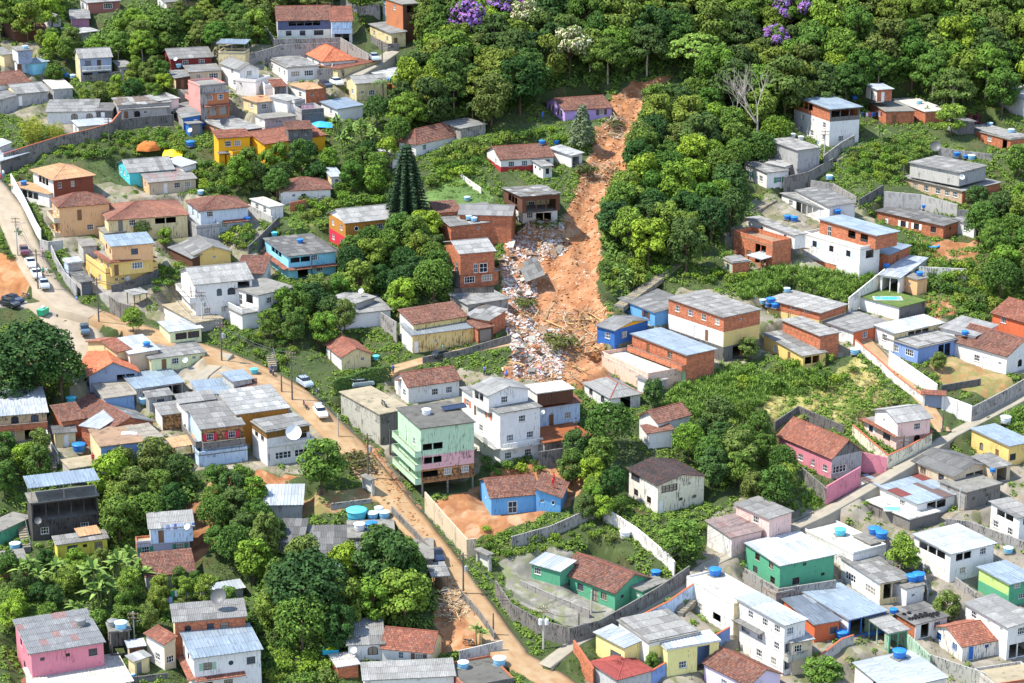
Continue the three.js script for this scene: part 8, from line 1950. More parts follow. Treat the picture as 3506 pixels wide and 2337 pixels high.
function proto(name, f) { PROTO[name] = f(); }                         // {h, r, crown, trunk, bark}
const bark = flatMat('#5d4b3a', 0.95), barkPale = flatMat('#a79c8e', 0.95);
const leafMat = (c) => new THREE.MeshPhysicalMaterial({ vertexColors: true, roughness: 0.9, specularIntensity: 0.25, color: c });
const TONES = ['green', 'dark', 'bright', 'olive', 'yellowish', 'deep green'], leafMats = [[1, 1, 1], [0.62, 0.70, 0.80], [1.22, 1.24, 0.9], [1.02, 0.92, 0.95], [1.32, 1.22, 0.85], [0.66, 0.80, 0.74]].map((c) => leafMat(new THREE.Color(...c))), forestMats = [[0.72, 0.78, 0.78], [0.44, 0.52, 0.6], [0.98, 1.0, 0.8], [0.8, 0.74, 0.76], [1.12, 1.02, 0.75], [0.5, 0.62, 0.56]].map((c) => leafMat(new THREE.Color(...c)));
for (let v = 0; v < 4; v++) proto('broad' + v, () => {
  const bl = []; for (let i = 0; i < 38; i++) { const a = i * 2.4, e = rr(-0.9, 1), c = Math.sqrt(Math.max(0.12, 1 - e * e * 0.85)), k = rr(0.5, 0.86), r = rr(0.9, 1.6); bl.push([Math.cos(a) * c * 4 * k, 5.6 + e * 3.4, Math.sin(a) * c * 4 * k, r, r * 0.8]); }
  return { h: 10, r: 4.4, crown: crown(bl, 62, 0.30, GREENS[v % 4]), trunk: trunkGeo(6, 0.26, bl.slice(0, 9).map((b) => V(b[0], b[1] - 0.4, b[2]))), bark };
});
for (let v = 0; v < 2; v++) proto('flat' + v, () => {
  const bl = []; for (let i = 0; i < 36; i++) { const a = i * 2.4 + v, k = Math.sqrt((i + 0.5) / 36), r = rr(1.0, 1.7); bl.push([Math.cos(a) * 4 * k, 8.4 - k * k * 4.2 + rr(-0.9, 0.6), Math.sin(a) * 4 * k, r, r * 0.5]); }
  return { h: 10, r: 4.7, crown: crown(bl, 66, 0.29, GREENS[v ? 3 : 0]), trunk: trunkGeo(7.6, 0.24, bl.slice(2, 12).map((b) => V(b[0], b[1] - 0.3, b[2]))), bark: barkPale };
});
for (let v = 0; v < 2; v++) proto('dense' + v, () => {
  const bl = []; for (let i = 0; i < 46; i++) { const a = i * 2.4, e = -0.5 + 1.5 * (i / 46), c = Math.sqrt(Math.max(0.02, 1 - Math.max(e, -0.3) ** 2)), r = rr(0.9, 1.35); bl.push([Math.cos(a) * c * 3.5, 5.6 + e * 3.4, Math.sin(a) * c * 3.5, r, r * 0.8]); }
  return { h: 10, r: 4.5, crown: crown(bl, 58, 0.26, GREENS[v ? 0 : 2]), trunk: trunkGeo(5, 0.32, bl.slice(0, 6).map((b) => V(b[0] * 0.8, b[1], b[2] * 0.8))), bark };
});
proto('feather0', () => { const bl = []; for (let i = 0; i < 34; i++) { const a = i * 2.4, k = Math.sqrt((i + 0.5) / 34), r = rr(0.9, 1.5); bl.push([Math.cos(a) * 4.6 * k, 7.8 - k * k * 3 + rr(-0.5, 0.5), Math.sin(a) * 4.6 * k, r, r * 0.42]); } return { h: 9, r: 5.2, crown: crown(bl, 46, 0.34, [[0.11, 0.19, 0.03], [0.19, 0.29, 0.05]]), trunk: trunkGeo(6.8, 0.2, bl.map((b) => V(b[0], b[1] - 0.2, b[2]))), bark: barkPale }; });
proto('flower0', () => { const bl = []; for (let i = 0; i < 26; i++) { const a = i * 2.4, e = rr(-0.3, 1), c = Math.sqrt(Math.max(0.05, 1 - e * e)), k = rr(0.5, 0.85), r = rr(0.9, 1.5); bl.push([Math.cos(a) * c * 4 * k, 6.3 + e * 2.6, Math.sin(a) * c * 4 * k, r, r * 0.75]); } const fl = bl.map(() => rnd() < 0.85); return { h: 10, r: 4.2, crown: crown(bl, 62, 0.30, GREENS[0], (p, d, c) => { let k = 0, bd = 1e9; bl.forEach((b, i) => { const q = (b[0] - p.x) ** 2 + (b[1] - p.y) ** 2 + (b[2] - p.z) ** 2; if (q < bd) { bd = q; k = i; } }); return fl[k] && rnd() < 0.8 ? [rr(0.18, 0.32), rr(0.09, 0.16), rr(0.26, 0.42)] : c; }), trunk: trunkGeo(6, 0.22, bl.slice(0, 8).map((b) => V(b[0], b[1], b[2]))), bark }; });
proto('cream0', () => { const bl = []; for (let i = 0; i < 26; i++) { const a = i * 2.4, e = rr(-0.3, 1), c = Math.sqrt(Math.max(0.05, 1 - e * e)), k = rr(0.5, 0.85), r = rr(0.9, 1.5); bl.push([Math.cos(a) * c * 4 * k, 6.3 + e * 2.6, Math.sin(a) * c * 4 * k, r, r * 0.75]); } return { h: 10, r: 4.2, crown: crown(bl, 62, 0.28, GREENS[3], (p, d, c) => rnd() < 0.5 ? [rr(0.42, 0.58), rr(0.40, 0.52), rr(0.24, 0.32)] : c), trunk: trunkGeo(6, 0.22, bl.slice(0, 8).map((b) => V(b[0], b[1], b[2]))), bark }; });
proto('conifer0', () => { const L = [], g = []; for (let i = 0; i < 26; i++) { const y = 2 + i * 0.56, R = 4 * Math.pow(1 - i / 27, 0.8) + 0.25, n = 9; for (let k = 0; k < n; k++) { const a = k / n * 6.283 + i * 0.7, tip = V(Math.cos(a) * R, y - 0.25 * R * 0.3, Math.sin(a) * R), s = V(0, y + 0.25, 0); g.push(rod(s, tip, 0.05, 4, 0.02)); const m = Math.ceil(R * 22); for (let q = 0; q < m; q++) { const t = 0.2 + 0.8 * q / m, p = s.clone().lerp(tip, t).add(V(rr(-0.25, 0.25), rr(-0.12, 0.16), rr(-0.25, 0.25))); L.push([p, V(rr(-0.5, 0.5) + Math.cos(a) * 0.4, 0.9, rr(-0.5, 0.5) + Math.sin(a) * 0.4).normalize(), rr(0.24, 0.42), tone([0.022, 0.05, 0.024], [0.05, 0.085, 0.035]), 0.45]); } } } g.push(rod(V(0, -0.5, 0), V(0, 17, 0), 0.32, 8, 0.05)); return { h: 17, r: 4.2, crown: leafGeo(L), trunk: merge(g), bark }; });
proto('cone0', () => { const bl = []; for (let i = 0; i < 44; i++) { const f = i / 44, a = i * 2.4, R = 2.7 * Math.sin(Math.min(1, (1 - f) * 1.35 + 0.08) * Math.PI / 2) * (1 - f * 0.55); bl.push([Math.cos(a) * R * 0.8, 1.2 + f * 8.2, Math.sin(a) * R * 0.8, 0.95 - f * 0.35, 0.75]); } return { h: 10, r: 2.9, crown: crown(bl, 75, 0.26, [[0.085, 0.12, 0.06], [0.17, 0.21, 0.11]]), trunk: trunkGeo(5, 0.18, []), bark }; });
proto('red0', () => { const bl = []; for (let i = 0; i < 14; i++) { const a = i * 2.4, r = rr(0.5, 0.8); bl.push([Math.cos(a) * 1.1, rr(0.8, 2.3), Math.sin(a) * 1.1, r, r * 0.8]); } return { h: 3, r: 1.7, crown: crown(bl, 120, 0.17, [[0.09, 0.02, 0.03], [0.16, 0.05, 0.05]]), trunk: trunkGeo(1.4, 0.08, []), bark }; });
for (let v = 0; v < 3; v++) proto('bush' + v, () => { const bl = []; for (let i = 0; i < 9; i++) { const a = i * 2.4, k = Math.sqrt((i + 0.5) / 9) * 1.15, r = rr(0.45, 0.75); bl.push([Math.cos(a) * k, 0.6 + rr(0, 0.9) * (1 - k * 0.5), Math.sin(a) * k, r, r * 0.8]); } return { h: 2, r: 1.5, crown: crown(bl, 120, 0.17, GREENS[[1, 0, 3][v]]), trunk: trunkGeo(0.9, 0.06, [V(0.5, 1, 0.2), V(-0.4, 1, -0.4)]), bark }; });
proto('bare0', () => { const g = []; const grow = (p, d, len, r, n) => { const q = p.clone().addScaledVector(d, len); g.push(rod(p, q, r, 5, r * 0.62)); if (n) for (let k = 0; k < (n > 2 ? 3 : 2); k++) grow(q, d.clone().add(V(rr(-0.75, 0.75), rr(-0.1, 0.5), rr(-0.75, 0.75))).normalize(), len * rr(0.6, 0.85), r * 0.6, n - 1); }; grow(V(0, -0.5, 0), V(0.05, 1, 0).normalize(), 5.5, 0.28, 5); return { h: 14, r: 4.5, crown: null, trunk: merge(g), bark: barkPale }; });
const blade = (base, dir, len, w, droop, col, L) => { const up = V(0, 1, 0), side = V().crossVectors(dir, up).normalize(), P = []; for (let i = 0; i <= 5; i++) { const t = i / 5, q = base.clone().addScaledVector(dir, len * t); q.y -= droop * t * t * len; P.push([q, w * Math.sin(Math.PI * (0.12 + 0.88 * t)) ]); } const out = []; for (let i = 0; i < 5; i++) { const [a, wa] = P[i], [b, wb] = P[i + 1], q = [a.clone().addScaledVector(side, wa), a.clone().addScaledVector(side, -wa), b.clone().addScaledVector(side, -wb), b.clone().addScaledVector(side, wb)]; for (const k of [0, 1, 2, 0, 2, 3]) { L.pos.push(q[k].x, q[k].y, q[k].z); L.col.push(...col); } } };
const bladeGeo = (L) => { const g = new THREE.BufferGeometry(); g.setAttribute('position', new THREE.Float32BufferAttribute(L.pos, 3)); g.setAttribute('color', new THREE.Float32BufferAttribute(L.col, 3)); g.computeVertexNormals(); return g; };
proto('banana0', () => { const L = { pos: [], col: [] }, g = []; for (let s = 0; s < 3; s++) { const bx = rr(-0.7, 0.7), bz = rr(-0.7, 0.7), h = rr(2.4, 3.6); g.push(rod(V(bx, -0.4, bz), V(bx * 1.2, h, bz * 1.2), 0.16, 7, 0.1)); for (let i = 0; i < 9; i++) { const a = i * 2.4 + s, e = rr(0.35, 1.3), d = V(Math.cos(a) * Math.cos(e), Math.sin(e), Math.sin(a) * Math.cos(e)); blade(V(bx * 1.2, h, bz * 1.2), d, rr(1.8, 2.6), rr(0.24, 0.36), rr(0.25, 0.6), tone([0.10, 0.18, 0.035], [0.21, 0.30, 0.07]), L); } } return { h: 5, r: 2.6, crown: bladeGeo(L), trunk: merge(g), bark: flatMat('#6f7a45', 0.9) }; });
proto('palm0', () => { const L = { pos: [], col: [] }; for (let i = 0; i < 16; i++) { const a = i * 2.4, e = rr(0.1, 0.9), d = V(Math.cos(a) * Math.cos(e), Math.sin(e), Math.sin(a) * Math.cos(e)), c = tone([0.07, 0.12, 0.035], [0.13, 0.18, 0.06]); for (let q = 0; q < 12; q++) { const t = 0.15 + q * 0.07, b = V(0, 5, 0).addScaledVector(d, 2.4 * t); b.y -= 0.6 * t * t * 2.4; for (const sd of [-1, 1]) blade(b, V(-d.z * sd + d.x * 0.7, -0.25, d.x * sd + d.z * 0.7).normalize(), 0.65, 0.035, 0.4, c, L); } } return { h: 6.2, r: 2.4, crown: bladeGeo(L), trunk: rod(V(0, -0.5, 0), V(0, 5, 0), 0.16, 7, 0.1), bark }; });
proto('bamboo0', () => { const L = [], g = []; for (let i = 0; i < 46; i++) { const a = rnd() * 6.28, k = Math.sqrt(rnd()), b = V(Math.cos(a) * k * 1.2, -0.3, Math.sin(a) * k * 1.2), t = V(Math.cos(a) * k * 3.1, rr(4.6, 7) * (1 - k * 0.25), Math.sin(a) * k * 3.1); g.push(rod(b, t, 0.035, 4, 0.012)); for (let q = 0; q < 60; q++) { const f = 0.25 + 0.75 * rnd(), p = b.clone().lerp(t, f).add(V(rr(-0.5, 0.5), rr(-0.35, 0.3), rr(-0.5, 0.5))); L.push([p, V(rr(-0.7, 0.7), rr(0.2, 1), rr(-0.7, 0.7)).normalize(), rr(0.14, 0.28), tone([0.17, 0.21, 0.025], [0.34, 0.36, 0.04]), 0.25]); } } return { h: 7, r: 3.4, crown: leafGeo(L), trunk: merge(g), bark: flatMat('#a8a050', 0.8) }; });
const FORM = { broad: 'leafy', flat: 'flat topped', dense: 'rounded', bush: 'leafy' }, SPECIES = ['broad0', 'broad1', 'broad2', 'broad3', 'flat0', 'flat1', 'dense0', 'dense1', 'bush0', 'bush1', 'bush2', 'conifer0', 'cone0', 'bare0', 'flower0', 'cream0', 'feather0', 'red0', 'bamboo0', 'palm0', 'banana0'];
TREES.forEach(([k, sp, x, z, h, r], i) => {
  x /= 10; z /= 10; r ??= h * (sp > 7 ? 0.62 : 0.4) * (0.88 + 0.24 * hash(x + 3, z));
  let [label, group, cat, name] = TREE_KINDS[k]; const kind = SPECIES[sp], P = PROTO[kind], o = new THREE.Group(), y = Hgt(x, z), big = h > 5 || cat !== 'tree', tn = Math.floor(hash(x * 1.7, z * 2.3) * 6), form = FORM[kind.slice(0, -1)];
  part('trunk', P.trunk, P.bark, o); if (P.crown) part('crown', P.crown, group && form ? (name === 'forest_tree' ? forestMats : leafMats)[tn] : leafMats[kind.startsWith('dense') ? 1 : 0], o);
  if (group && form) { label = TONES[tn] + ' ' + form + ' ' + label.replace(/^(dense|leafy|dark|small|green|bright) /, ''); group = TONES[tn] + ' ' + form + ' ' + group.replace(/^(dark|small|bright) /, ''); }
  o.position.set(x, y, z); o.rotation.y = hash(x, z) * 6.28; const s = h / P.h, w = r / P.r; o.scale.set(w, s, w * (0.9 + 0.2 * hash(z, x)));
  tag(o, name, label, cat, group);
});
// uncountable ground cover
{
  const inP = (p, x, z) => { let c = false; for (let i = 0, j = p.length - 1; i < p.length; j = i++) if ((p[i][1] > z) !== (p[j][1] > z) && x < (p[j][0] - p[i][0]) * (z - p[i][1]) / (p[j][1] - p[i][1]) + p[i][0]) c = !c; return c; };
  const free = (x, z, m) => { for (const k of padIndex.get(Math.floor(x / CELL) + ',' + Math.floor(z / CELL)) ?? []) { const s = PADS[k], c = Math.cos(s[3]), n = Math.sin(s[3]), dx = x - s[0], dz = z - s[2], lx = dx * c - dz * n, lz = dx * n + dz * c; if (lx > -m && lx < s[4] + m && lz < m && lz > -s[5] - m) return false; } return roadPad(x, z)[0] > m - 0.3; };
  const bare = ZONES.filter((q) => q[4] === 'bare').map((q) => q[2]), yards = ZONES.filter((q) => q[4] === 'yard').map((q) => q[2]), wood = SCRUB.filter((q) => q[0] === 'wood').map((q) => q[2]);
  const tuft = (n, h, w, lean, a, b) => { const L = { pos: [], col: [] }; for (let i = 0; i < n; i++) { const t = rnd() * 6.28, e = rr(lean, 1.5), d = V(Math.cos(t) * Math.cos(e), Math.sin(e), Math.sin(t) * Math.cos(e)); blade(V(rr(-0.2, 0.2), -0.05, rr(-0.2, 0.2)), d, h * rr(0.6, 1.1), w, 0.35, tone(a, b), L); } return bladeGeo(L); };
  const clump = (n, r, s, g) => { const L = []; for (let i = 0; i < n; i++) { const a = rnd() * 6.28, e = Math.acos(rnd()), d = V(Math.sin(e) * Math.cos(a), Math.cos(e), Math.sin(e) * Math.sin(a)); L.push([d.clone().multiplyScalar(r * rr(0.5, 1)), d.clone().add(V(rr(-0.4, 0.4), rr(0, 0.6), rr(-0.4, 0.4))).normalize(), s * rr(0.6, 1.3), tone(g[0], g[1])]); } return leafGeo(L); };
  const lm = leafMat(new THREE.Color(1, 1, 1));
  const make = (name, label, geo, pts, s0, s1, flat) => { const im = new THREE.InstancedMesh(geo, lm, pts.length), q = new THREE.Object3D(); pts.forEach(([x, z], i) => { q.position.set(x, Hgt(x, z) - 0.03, z); const s = rr(s0, s1); q.scale.set(s, s * (flat ?? 1) * rr(0.8, 1.2), s); q.rotation.y = rnd() * 6.28; q.updateMatrix(); im.setMatrixAt(i, q.matrix); }); im.castShadow = im.receiveShadow = true; tag(im, name, label, 'ground cover', null, 'stuff'); };
  const spots = (d, poly) => { const xs = poly.map((p) => p[0]), zs = poly.map((p) => p[1]), x0 = Math.min(...xs), x1 = Math.max(...xs), z0 = Math.min(...zs), z1 = Math.max(...zs), n = (x1 - x0) * (z1 - z0) * d, o = []; for (let i = 0; i < n; i++) { const x = rr(x0, x1), z = rr(z0, z1); if (inP(poly, x, z) && free(x, z, 0.5)) o.push([x, z]); } return o; };
  const K = { tall: [], dry: [], vine: [] }; for (const [k, d, poly] of SCRUB) if (K[k]) for (const s of spots(d, poly)) K[k].push(s);
  make('tall_grass', 'tall lush grass on the right hand banks', tuft(16, 2.0, 0.06, 0.75, [0.11, 0.20, 0.03], [0.20, 0.31, 0.06]), K.tall, 0.7, 1.2);
  make('dry_grass', 'straw coloured dry grass on the slope above the pink house', tuft(14, 0.6, 0.03, 0.4, [0.34, 0.28, 0.12], [0.48, 0.42, 0.20]), K.dry, 0.6, 1.1);
  make('creepers', 'dense leafy creepers covering the slopes', clump(46, 0.8, 0.17, [[0.10, 0.18, 0.03], [0.19, 0.28, 0.05]]), K.vine, 0.6, 1.2, 0.7);
  const gr = [], wd = [], und = []; for (let i = 0; i < 120000; i++) { const z = rr(-170, 96), x = rr(-1, 1) * (95 + (96 - z) * 0.12); if (!free(x, z, 0.4) || bare.some((p) => inP(p, x, z)) || (yards.some((p) => inP(p, x, z)) && rnd() < 0.85)) continue; const n = fbm(x * 0.12 + 5, z * 0.12); if (wood.some((p) => inP(p, x, z))) { if (rnd() < 0.5) und.push([x, z]); } else if (n > 0.44 && rnd() < 0.7) wd.push([x, z]); else gr.push([x, z]); }
  make('grass', 'rough grass growing over the hillside', tuft(9, 0.45, 0.035, 0.5, [0.09, 0.15, 0.03], [0.18, 0.24, 0.06]), gr, 0.6, 1.4);
  make('forest_understorey', 'dark leafy understorey beneath the forest trees', clump(60, 1.1, 0.24, [[0.06, 0.115, 0.022], [0.12, 0.19, 0.035]]), und, 0.7, 1.8, 1.1);
  make('undergrowth', 'low leafy weeds growing over the hillside', clump(34, 0.55, 0.14, [[0.08, 0.145, 0.024], [0.17, 0.25, 0.04]]), wd, 0.6, 1.7, 0.8);
}

// ---- water tanks
const tankBody = new THREE.LatheGeometry([[0.001, 0], [0.82, 0], [0.84, 0.04], [0.9, 0.42], [0.94, 0.44], [0.94, 0.5], [0.92, 0.52], [1.0, 1.0], [1.0, 1.05]].map(([a, b]) => new THREE.Vector2(a, b)), 20), tankLid = new THREE.LatheGeometry([[1.05, 1.02], [1.06, 1.1], [0.9, 1.17], [0.45, 1.25], [0.3, 1.26], [0.28, 1.32], [0.001, 1.33]].map(([a, b]) => new THREE.Vector2(a, b)), 20), tankStand = box(1.9, 0.14, 1.9, 0, -0.05, 0);
const TC = { b: ['#1f6bb5', '#2375c4'], l: ['#7fb9d6', '#b9d2dc'], w: ['#d9dde0', '#c9ced2'], c: ['#4fb6c8', '#54bcd0'], g: ['#8d8d8a', '#7a7a78'] };
{ const seen = {}; TANKS.forEach((t) => seen[t[5]] = (seen[t[5]] ?? 0) + 1);
  for (const [x, y, z, c, r, label] of TANKS) { const o = new THREE.Group(); o.position.set(x, y + 0.1, z); o.scale.setScalar(r); o.rotation.y = hash(x, z) * 6; part('base', tankStand, concM, o); part('body', tankBody, flatMat(TC[c][0], 0.45), o); part('lid', tankLid, flatMat(TC[c][1], 0.45), o); tag(o, 'water_tank', label, 'water tank', seen[label] > 1 ? 'tanks: ' + label : 'water tanks'); } }

// ---- poles and wires
const poleM = flatMat('#5f5a53', 0.9), poleP = flatMat('#b5b1a8', 0.9), steel = flatMat('#8d8f90', 0.5, 0.5), insul = flatMat('#d8d4cc', 0.3);
const tops = POLES.map(([x, y, z, h, label, lamp, tr], i) => {
  const o = new THREE.Group(); o.position.set(x, y - 0.2, z); part('mast', cyl(0.15, 0.1, h + 0.2, 9), i % 3 ? poleM : poleP, o);
  if (h > 4.5) for (const dy of [0.35, 1.0]) { part('crossarm', box(1.6, 0.1, 0.1, 0, h - dy + 0.2, 0.12), woodM, o); for (const dx of [-0.7, -0.25, 0.25, 0.7]) part('insulator', cyl(0.04, 0.03, 0.16, 6, dx, h - dy + 0.25, 0.12), insul, o); }
  if (lamp) { part('lamp_arm', rod(V(0, h - 1.4, 0), V(1.5, h - 0.9, 0.4), 0.035), steel, o); part('lamp_head', box(0.5, 0.1, 0.2, 1.7, h - 0.87, 0.45), steel, o); }
  for (let k = 0; k < tr; k++) { const q = part('transformer', merge([cyl(0.28, 0.28, 0.8, 12, 0, 0, 0), cyl(0.2, 0.1, 0.15, 8, 0, 0.8, 0)]), tr > 1 ? flatMat('#cfd2d2') : flatMat('#8f9494'), o); q.position.set(k ? -0.45 : 0.45, h - 2.7, 0.2); }
  tag(o, 'utility_pole', label, 'pole', 'utility poles'); return V(x, y + h, z);
});
WIRES.forEach(([a, b, n]) => { for (let k = 0; k < n; k++) { const off = [-0.7, -0.25, 0.25, 0.7][k % 4], p = tops[a].clone().add(V(off, k > 1 ? -0.85 : -0.2, 0.12)), q = tops[b].clone().add(V(off, k > 1 ? -0.85 : -0.2, 0.12)), pts = []; for (let i = 0; i <= 12; i++) { const t = i / 12, v = p.clone().lerp(q, t); v.y -= (0.7 + 0.15 * k) * 4 * t * (1 - t); pts.push(v); } const m = new THREE.Mesh(new THREE.TubeGeometry(new THREE.CatmullRomCurve3(pts), 12, 0.024, 4), flatMat('#4a4a4a', 0.8)); m.castShadow = true; tag(m, 'power_line', 'thin dark power line strung between utility poles', 'cable', 'power lines'); } });

// ---- cars and motorcycles (x forward)
function carBodyGeo(prof, w, bev) { const s = new THREE.Shape(prof.map(([a, b]) => new THREE.Vector2(a, b))), g = ni(new THREE.ExtrudeGeometry(s, { depth: w - 2 * bev, bevelEnabled: true, bevelSize: bev, bevelThickness: bev, bevelSegments: 3 })); g.translate(0, 0, -w / 2 + bev); return g; }
const LOW = { hatch: [[-1.85, 0.32], [1.85, 0.3], [1.93, 0.55], [1.8, 0.78], [0.95, 0.92], [-1.75, 0.95], [-1.92, 0.6]], sedan: [[-2.1, 0.32], [2.05, 0.3], [2.15, 0.55], [2.0, 0.78], [1.05, 0.9], [-1.3, 0.93], [-2.1, 0.9], [-2.18, 0.55]] }, CAB = { hatch: [[-1.72, 0.9], [1.05, 0.88], [0.3, 1.38], [-1.3, 1.42]], sedan: [[-1.55, 0.88], [1.1, 0.86], [0.35, 1.34], [-0.95, 1.36]], pickup: [[-0.35, 0.88], [1.15, 0.86], [0.45, 1.4], [-0.25, 1.42]] };
const tyreG = ni(new THREE.TorusGeometry(0.23, 0.085, 8, 16)), rimG = (() => { const g = ni(new THREE.CylinderGeometry(0.19, 0.19, 0.1, 14)); g.rotateX(Math.PI / 2); return g; })();
CARS.forEach(([x, y, z, yaw, col, label, kind]) => {
  const o = new THREE.Group(), base = kind === 'hatch' || kind === 'tail' ? 'hatch' : 'sedan', paint = M('car' + col, () => new THREE.MeshPhysicalMaterial({ color: col, roughness: 0.35, metalness: 0.2, clearcoat: 1, clearcoatRoughness: 0.08 })), L = base === 'hatch' ? 1.85 : 2.08, ck = kind === 'pickup' ? 'pickup' : base;
  part('body', carBodyGeo(LOW[base], 1.62, 0.1), paint, o); const cab = part('cabin_glass', carBodyGeo(CAB[ck], 1.42, 0.06), glass, o), C = CAB[ck]; part('roof_panel', carBodyGeo([[C[3][0] + 0.04, C[3][1]], [C[2][0] - 0.02, C[2][1]], [C[2][0] - 0.1, C[2][1] + 0.05], [C[3][0] + 0.12, C[3][1] + 0.05]], 1.36, 0.02), paint, cab);
  for (const s of [-1, 1]) { const mid = (C[0][0] + C[1][0]) / 2 - 0.1; part('pillar', rod(V(mid, 0.9, s * 0.72), V(mid - 0.02, 1.38, s * 0.69), 0.035, 4), paint, cab); part('headlight', box(0.08, 0.13, 0.34, L - 0.02, 0.66, s * 0.56), insul, o); part('tail_light', box(0.06, 0.16, 0.28, -L - 0.02, 0.74, s * 0.6), flatMat('#8f1418', 0.3), o); part('mirror', box(0.1, 0.1, 0.16, 0.78, 0.98, s * 0.86), paint, o);
    for (const wx of [-L + 0.62, L - 0.66]) { const w = part('wheel', rimG, steel, o); w.position.set(wx, 0.31, s * 0.74); part('tyre', tyreG, flatMat('#17171a', 0.9), w); } }
  part('bumper', box(0.12, 0.14, 1.5, L + 0.03, 0.4, 0), flatMat('#2a2c30', 0.6), o); part('number_plate', box(0.02, 0.11, 0.36, -L - 0.09, 0.55, 0), insul, o);
  if (kind === 'tail' || kind === 'boot') { const q = part(kind === 'tail' ? 'tailgate' : 'boot_lid', box(kind === 'tail' ? 0.95 : 0.8, 0.05, 1.3, -0.45, 0, 0), paint, o); q.position.set(kind === 'tail' ? -1.3 : -1.35, kind === 'tail' ? 1.42 : 0.93, 0); q.rotation.z = -(kind === 'tail' ? 0.35 : 1.2); }
  if (kind === 'pickup') part('cargo_cover', box(1.5, 0.06, 1.4, -1.25, 0.95, 0), flatMat('#a9bccb', 0.5), o);
  o.position.set(x, y + 0.1, z); o.rotation.y = yaw; tag(o, 'parked_car', label, 'car', 'cars');
});
// people: one continuous body meshed from tapered limbs
function bodyGeo(pose, shirt, pants) {
  const H = { stand: 0, walk: 1, bend: 2, ride: 3 }[pose], b = H === 2 ? 0.75 : H === 3 ? 0.25 : 0.03, hip = V(0, H === 3 ? 0.82 : H === 2 ? 0.78 : 0.9, 0), ch = hip.clone().add(V(Math.sin(b) * 0.42, Math.cos(b) * 0.42, 0)), nk = hip.clone().add(V(Math.sin(b) * 0.56, Math.cos(b) * 0.56, 0)), hd = nk.clone().add(V(Math.sin(b * 0.7) * 0.16 + 0.02, Math.cos(b * 0.7) * 0.17, 0)), st = H === 1 ? 0.28 : 0.03, bones = [[hip, ch, 0.14, 0.16], [ch, nk, 0.13, 0.06], [nk, hd, 0.055, 0.06], [hd, hd.clone().add(V(0.01, 0.05, 0)), 0.095, 0.085], [hd.clone().add(V(0.09, -0.01, 0)), hd.clone().add(V(0.115, -0.03, 0)), 0.018, 0.018]];
  for (const s of [-1, 1]) {
    const kn = H === 3 ? V(0.38, 0.72, s * 0.2) : V(st * s * 0.6 + (H === 2 ? 0.12 : 0.03), 0.48, s * 0.1), an = H === 3 ? V(0.25, 0.32, s * 0.2) : V(st * s - 0.02, 0.09, s * 0.1); bones.push([hip.clone().add(V(0, -0.02, s * 0.09)), kn, 0.095, 0.062], [kn, an, 0.062, 0.042], [an, an.clone().add(V(0.17, -0.05, 0)), 0.045, 0.035]);
    const sh = ch.clone().add(V(Math.sin(b) * 0.06, Math.cos(b) * 0.06, s * 0.19)), el = H === 3 ? sh.clone().add(V(0.22, -0.2, s * 0.05)) : sh.clone().add(V(-st * s * 0.5 + (H === 2 ? 0.12 : 0), -0.28, s * 0.05)), wr = H === 3 ? el.clone().add(V(0.26, 0.0, -s * 0.03)) : el.clone().add(V(H === 2 ? 0.14 : 0.06 - st * s * 0.4, -0.25, 0)); bones.push([sh, el, 0.055, 0.042], [el, wr, 0.042, 0.03], [wr, wr.clone().add(V(0.02, -0.09, 0)), 0.035, 0.028]);
    for (let f = 0; f < 4; f++) { const p = wr.clone().add(V(0.035 - f * 0.022, -0.1, 0)); bones.push([p, p.clone().add(V(0.006, -0.05 - (f === 1 ? 0.015 : 0), -s * 0.012)), 0.0095, 0.008]); } const th = wr.clone().add(V(0.045, -0.04, 0)); bones.push([th, th.clone().add(V(0.025, -0.045, 0)), 0.011, 0.009]);
  }
  const N = 72, mc = new MarchingCubes(N, flatMat('#fff'), false, false, 60000), S = 1.9, d = V(), e = V(); mc.isolation = 0; mc.reset();
  for (let k = 0; k < N; k++) for (let j = 0; j < N; j++) for (let i = 0; i < N; i++) { const px = ((i - N / 2) / (N / 2)) * S / 2 + 0.1, py = ((j - N / 2) / (N / 2)) * S / 2 + 0.88, pz = ((k - N / 2) / (N / 2)) * S / 2; let m = 1; if (Math.abs(pz) < 0.42 && py < 1.85 && px > -0.55 && px < 0.85) for (const [a, c, ra, rb] of bones) { d.subVectors(c, a); e.set(px - a.x, py - a.y, pz - a.z); const t = Math.min(1, Math.max(0, e.dot(d) / d.lengthSq())), q = Math.hypot(e.x - d.x * t, e.y - d.y * t, e.z - d.z * t) - (ra + (rb - ra) * t), h = Math.max(0.035 - Math.abs(m - q), 0) / 0.035; m = Math.min(m, q) - h * h * 0.035 * 0.25; } mc.field[k * N * N + j * N + i] = -m; }
  mc.update(); const n = mc.count, pos = mc.positionArray.slice(0, n * 3), nor = mc.normalArray.slice(0, n * 3), col = new Float32Array(n * 3), cs = new THREE.Color(shirt), cp = new THREE.Color(pants), sk = new THREE.Color('#9a6a4c'), hr = new THREE.Color('#1c1512'), so = new THREE.Color('#2a2624');
  for (let i = 0; i < n; i++) { const x = pos[i * 3] = pos[i * 3] * S / 2 + 0.1, y = pos[i * 3 + 1] = pos[i * 3 + 1] * S / 2 + 0.88, z = pos[i * 3 + 2] *= S / 2; const dh = Math.hypot(x - hd.x, y - hd.y, z - hd.z), c = dh < 0.17 ? (y > hd.y + 0.05 || x < hd.x - 0.035 ? hr : sk) : y < 0.1 && H !== 3 ? so : y > hip.y - 0.02 ? (Math.abs(z) > 0.255 || (x > hip.x + 0.33 && H >= 2 && Math.abs(z) > 0.12) ? sk : cs) : Math.abs(z) > 0.2 && H !== 3 ? sk : cp; col[i * 3] = c.r; col[i * 3 + 1] = c.g; col[i * 3 + 2] = c.b; }
